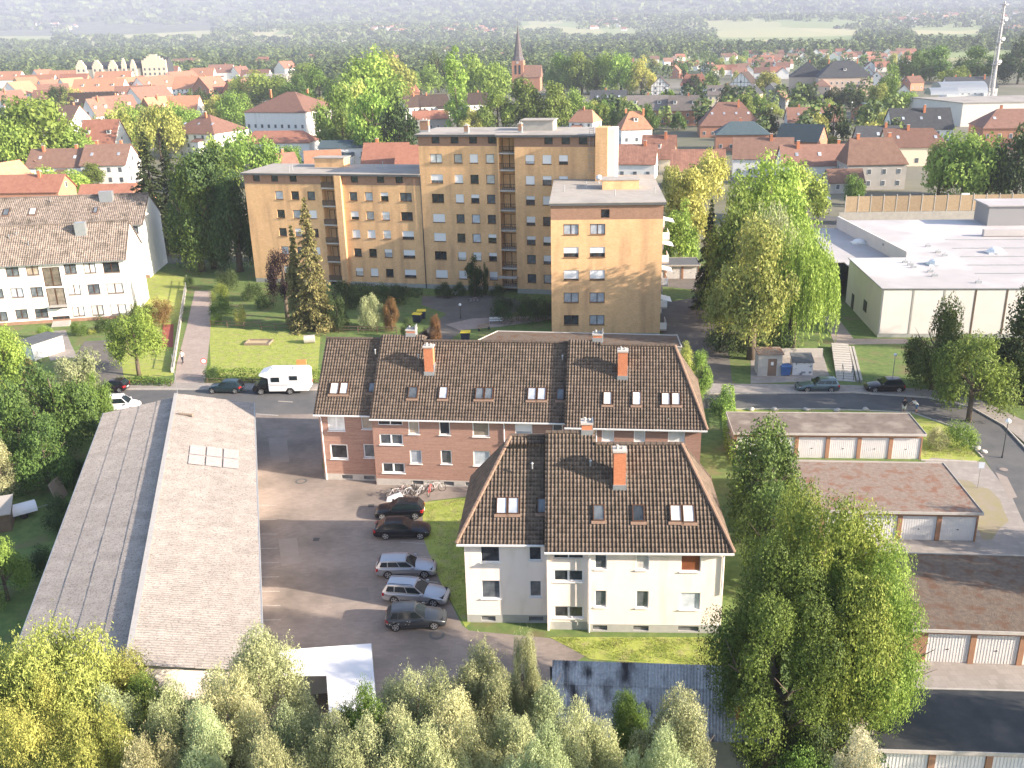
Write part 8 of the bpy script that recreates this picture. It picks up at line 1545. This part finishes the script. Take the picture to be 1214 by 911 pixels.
# electric kiosk and painted shed
g = P(898, 446); ks = thing('transformer_kiosk', 'small rendered kiosk with a mossy roof and brown door beside the road', 'kiosk', (g.x, g.y, 0), R_(-5)); mb = MB(); wall(mb, (0, 0, 0), (1, 0), 2.7, 2.6, [(1.1, 0, 1.0, 2.1)], .1); mb.poly([(2.7, 0, 0), (2.7, 2.4, 0), (2.7, 2.4, 2.6), (2.7, 0, 2.6)]).poly([(0, 2.4, 0), (0, 0, 0), (0, 0, 2.6), (0, 2.4, 2.6)]).poly([(2.7, 2.4, 0), (0, 2.4, 0), (0, 2.4, 2.6), (2.7, 2.4, 2.6)]); mb.obj('wall', M['concrete_light'], ks); MB().box(-.15, 2.85, -.15, 2.55, 2.605, 2.75).obj('roof', M['roof_moss'], ks); MB().box(1.1, 2.1, .06, .1, 0, 2.1).obj('door', M['ridge_rust'], ks); MB().box(1.45, 1.75, .03, .058, 1.3, 1.7).obj('notice', M['metal_white'], ks)
g = P(939, 445); ks = thing('painted_shed', 'white panelled shed with grey blotches on its front next to the kiosk', 'shed', (g.x, g.y, 0), R_(-5)); MB().box(0, 2.3, 0, 1.6, 0, 1.55).obj('wall', mat('graffiti_panel', (.72, .70, .70), (.68, .67, .68), 1.2, .8, c3=(.22, .22, .25), s3=1.6, t3=(.56, .62)), ks); MB().hexa([(-.1, -.15, 1.56), (2.4, -.15, 1.56), (2.4, 1.8, 2.1), (-.1, 1.8, 2.1), (-.1, -.15, 1.64), (2.4, -.15, 1.64), (2.4, 1.8, 2.18), (-.1, 1.8, 2.18)]).obj('roof', M['roof_felt_dark'], ks)
g = P(925, 424); w_ = P(975, 424); rw_ = thing('retaining_wall', 'low pale retaining wall behind the painted shed', 'wall', (g.x, g.y, 0), math.atan2(w_.y - g.y, w_.x - g.x)); MB().box(0, (w_ - g).length, 0, .25, 0, 1.1).obj('wall', M['concrete_light'], rw_)
# steps and railing to the hall
a, b = P(992, 452), P(985, 412); c_ = P(1022, 452); d_ = b - a; L_ = d_.length; stp = thing('outdoor_steps', 'wide concrete steps with a rail leading up to the hall', 'steps', (a.x, a.y, .02), math.atan2(d_.y, d_.x) - math.pi / 2); nst = 16; wst = (c_ - a).length
for k in range(nst): MB().box(0, wst * .72, L_ * k / nst, L_ * (k + .96) / nst, 0, .02 + .035 * (k + 1)).obj('step', M['concrete_light'], stp)
for k in range(2): MB().box(wst * (.76 + k * .13), wst * (.85 + k * .13), 0, L_, 0, .3).obj('ramp_strip', M['concrete'], stp)
rl_ = MB(); rl_.path([(.7, .3, .1), (.7, .3, 1.1), (.7, 2.6, 1.2), (.7, 2.6, .2)], .03, 6); rl_.obj('rail', M['dark_metal'], stp); rl_ = MB(); rl_.path([(1.8, .3, .1), (1.8, .3, 1.1), (1.8, 2.6, 1.2), (1.8, 2.6, .2)], .03, 6); rl_.obj('rail', M['dark_metal'], stp)
# fences
def railfence(label, px, h=1.0, sp=2.4, rails=2, col='wood_dark', name='rail_fence', mesh=False):
    pts = [P(*q) for q in px]; o = pts[0]; r = thing(name, label, 'fence', (o.x, o.y, .01))
    for a, b in zip(pts[:-1], pts[1:]):
        d = b - a; n = max(1, round(d.length / sp)); 
        for k in range(n + (1 if b is pts[-1] else 0)): p = a + d * (k / n) - o; MB().box(p.x - .05, p.x + .05, p.y - .05, p.y + .05, 0, h).obj('fence_post', M[col], r)
        for k in range(n):
            p, q = a + d * (k / n) - o, a + d * ((k + 1) / n) - o
            for j in range(rails): z = h * (.45 + .45 * j / max(1, rails - 1)); MB().tube(p + Vector((0, 0, z)), q + Vector((0, 0, z)), .045, n=4).obj('rail', M[col], r)
railfence('low dark wooden fence along the garden side of the sunny lawn', [(250, 388), (310, 391), (380, 394), (470, 396)]); railfence('low dark fence before the hedge by the parked small car', [(246, 455), (300, 456), (384, 457)], .7); railfence('dark fence on the pavement before the flats garden', [(140, 455), (203, 458)], .9); railfence('steel fence on the wall left of the footpath', [(206, 440), (212, 400), (219, 360), (222, 335)], 1.3, 2.6, 2, 'steel', 'steel_fence'); railfence('wire fence between the brick terrace lawn and the verge', [(866, 476), (872, 515), (882, 552)], 1.1, 2.5, 2, 'steel', 'steel_fence')
a, b = P(206, 442), P(221, 345); d_ = b - a; w_ = thing('garden_wall', 'pale low wall along the left side of the footpath', 'wall', (a.x, a.y, 0), math.atan2(d_.y, d_.x)); MB().box(0, d_.length, 0, .3, 0, .55).obj('wall', M['concrete_light'], w_)
# low garage by the flats
g = P(41, 428); lg = thing('small_garage', 'small flat roofed garage with a white side at the flats driveway', 'garage', (g.x, g.y, 0), R_(62)); MB().box(0, 4.6, 0, 3.0, 0, 2.1).obj('wall', M['white_wall'], lg); MB().box(-.2, 4.8, -.2, 3.2, 2.11, 2.22).obj('roof', M['roof_felt_dark'], lg); MB().box(.6, 2.2, -.03, -.004, .1, 1.9).obj('door', M['metal_white'], lg)
# garages behind the front block
gb = P(821, 331); garages('low pair of white doored garages seen past the front block balconies', (gb.x + 1, gb.y), R_(-4), 4, 5, M['roof_felt_dark'], 2.7, 2.2)
# lawn furniture
g = P(304, 410); sbx = thing('sandpit', 'square timber framed sandpit on the sunny lawn', 'sandpit', (g.x, g.y, .012), R_(-5))
for (x0_, x1_, y0_, y1_) in ((-1.7, 1.7, 0, .15), (-1.7, 1.7, 1.85, 2.0), (-1.7, -1.55, .15, 1.85), (1.55, 1.7, .15, 1.85)): MB().box(x0_, x1_, y0_, y1_, 0, .3).obj('plank', M['wood'], sbx)
MB().box(-1.54, 1.54, .16, 1.84, 0, .12).obj('sand', mat('sand', (.45, .36, .22), (.38, .30, .19), 3), sbx)
g = P(367, 407); o = MB(); o.tube((-.7, 0, .5), (.7, .2, .5), .55, .55, 14); o = o.obj('concrete_tube', M['concrete'], None, (g.x, g.y, .02)); tag(o, 'squat grey concrete play tube on the lawn', 'play tube')
g = P(358, 436); o = MB().box(-.6, .6, -.15, .15, .1, 1.0); o = o.obj('timber_crate', mat('orange_board', (.50, .27, .10), (.42, .22, .09), 3), None, (g.x, g.y, .01)); tag(o, 'orange brown board standing behind the motorhome', 'board')
for i, (x, y) in enumerate(((890, 487), (918, 487), (956, 487), (992, 488), (1026, 487), (1166, 537), (1158, 533))):
    p = P(x, y); mb = MB(); mb.ball((0, 0, .12), .38, 9, 6, .55)
    mb.v = [(v_[0] * (1 + .18 * math.sin(v_[1] * 9 + i)), v_[1] * .8, v_[2] * (1 + .2 * math.sin(v_[0] * 7 + i * 2))) for v_ in mb.v]; o = mb.obj('boulder', M['concrete_light'], None, (p.x, p.y, .02), smooth=True); tag(o, ['pale boulder on the road verge nearest the terrace', 'second pale boulder on the road verge', 'third pale boulder on the road verge', 'pale boulder on the verge behind the far garage roof', 'pale boulder on the verge near the two people', 'pale boulder by the round bush, nearer the road', 'pale boulder right beside the round bush'][i], 'boulder', 'pale boulders on the verges')
# left garden: shed, covered trailer, leaning board
g = P(3, 628); gs = thing('garden_shed', 'grey felt roofed garden shed cut by the left picture edge', 'shed', (g.x, g.y, 0), R_(20)); MB().box(-2.2, .8, -.6, 1.8, 0, 1.7).obj('wall', M['wood_dark'], gs); MB().hexa([(-2.4, -.8, 1.6), (1.0, -.8, 1.6), (1.0, 2.0, 2.1), (-2.4, 2.0, 2.1), (-2.4, -.8, 1.7), (1.0, -.8, 1.7), (1.0, 2.0, 2.2), (-2.4, 2.0, 2.2)]).obj('roof', M['roof_felt'], gs)
g = P(28, 612); tr_ = thing('covered_trailer', 'trailer under a grey sheet standing in the left garden', 'trailer', (g.x, g.y, 0), R_(35)); mb = MB(); n = 8; mb.extr([(.75 * math.cos(math.pi * i / n), .5 + .7 * math.sin(math.pi * i / n)) for i in range(n + 1)], 'x', -1.1, 1.1); mb.obj('cover', M['canvas'], tr_)
for s in (-.7, .7): MB().tube((0, s, .3), (0, s + .12, .3), .3, n=14).obj('wheel', M['tyre'], tr_)
MB().box(1.1, 2.0, -.04, .04, .4, .48).obj('drawbar', M['steel'], tr_)
g = P(74, 592); o = MB().hexa([(-.1, -1, 0), (.1, -1, 0), (.1, 1, 0), (-.1, 1, 0), (-.5, -1, 1.9), (-.42, -1, 1.9), (-.42, 1, 1.9), (-.5, 1, 1.9)]).obj('garden_board', M['wood'], None, (g.x, g.y, 0)); tag(o, 'grey wooden board leaning among the shrubs by the barn', 'board')
# ---------------------------------------------------------------- haze
mb = MB(); mb.box(-14000, 14000, -260, 12700, -1, 760)
hm = bpy.data.materials.new('summer_haze'); hm.use_nodes = True; nt = hm.node_tree; nt.nodes.remove(nt.nodes["Principled BSDF"])
pv = _n(nt, "ShaderNodeVolumePrincipled"); pv.inputs["Color"].default_value = (.66, .72, .92, 1); pv.inputs["Density"].default_value = 1.5e-4; pv.inputs["Anisotropy"].default_value = 0.0
nt.links.new(pv.outputs[0], nt.nodes["Material Output"].inputs["Volume"])
mb.obj('haze', hm, kind='stuff')
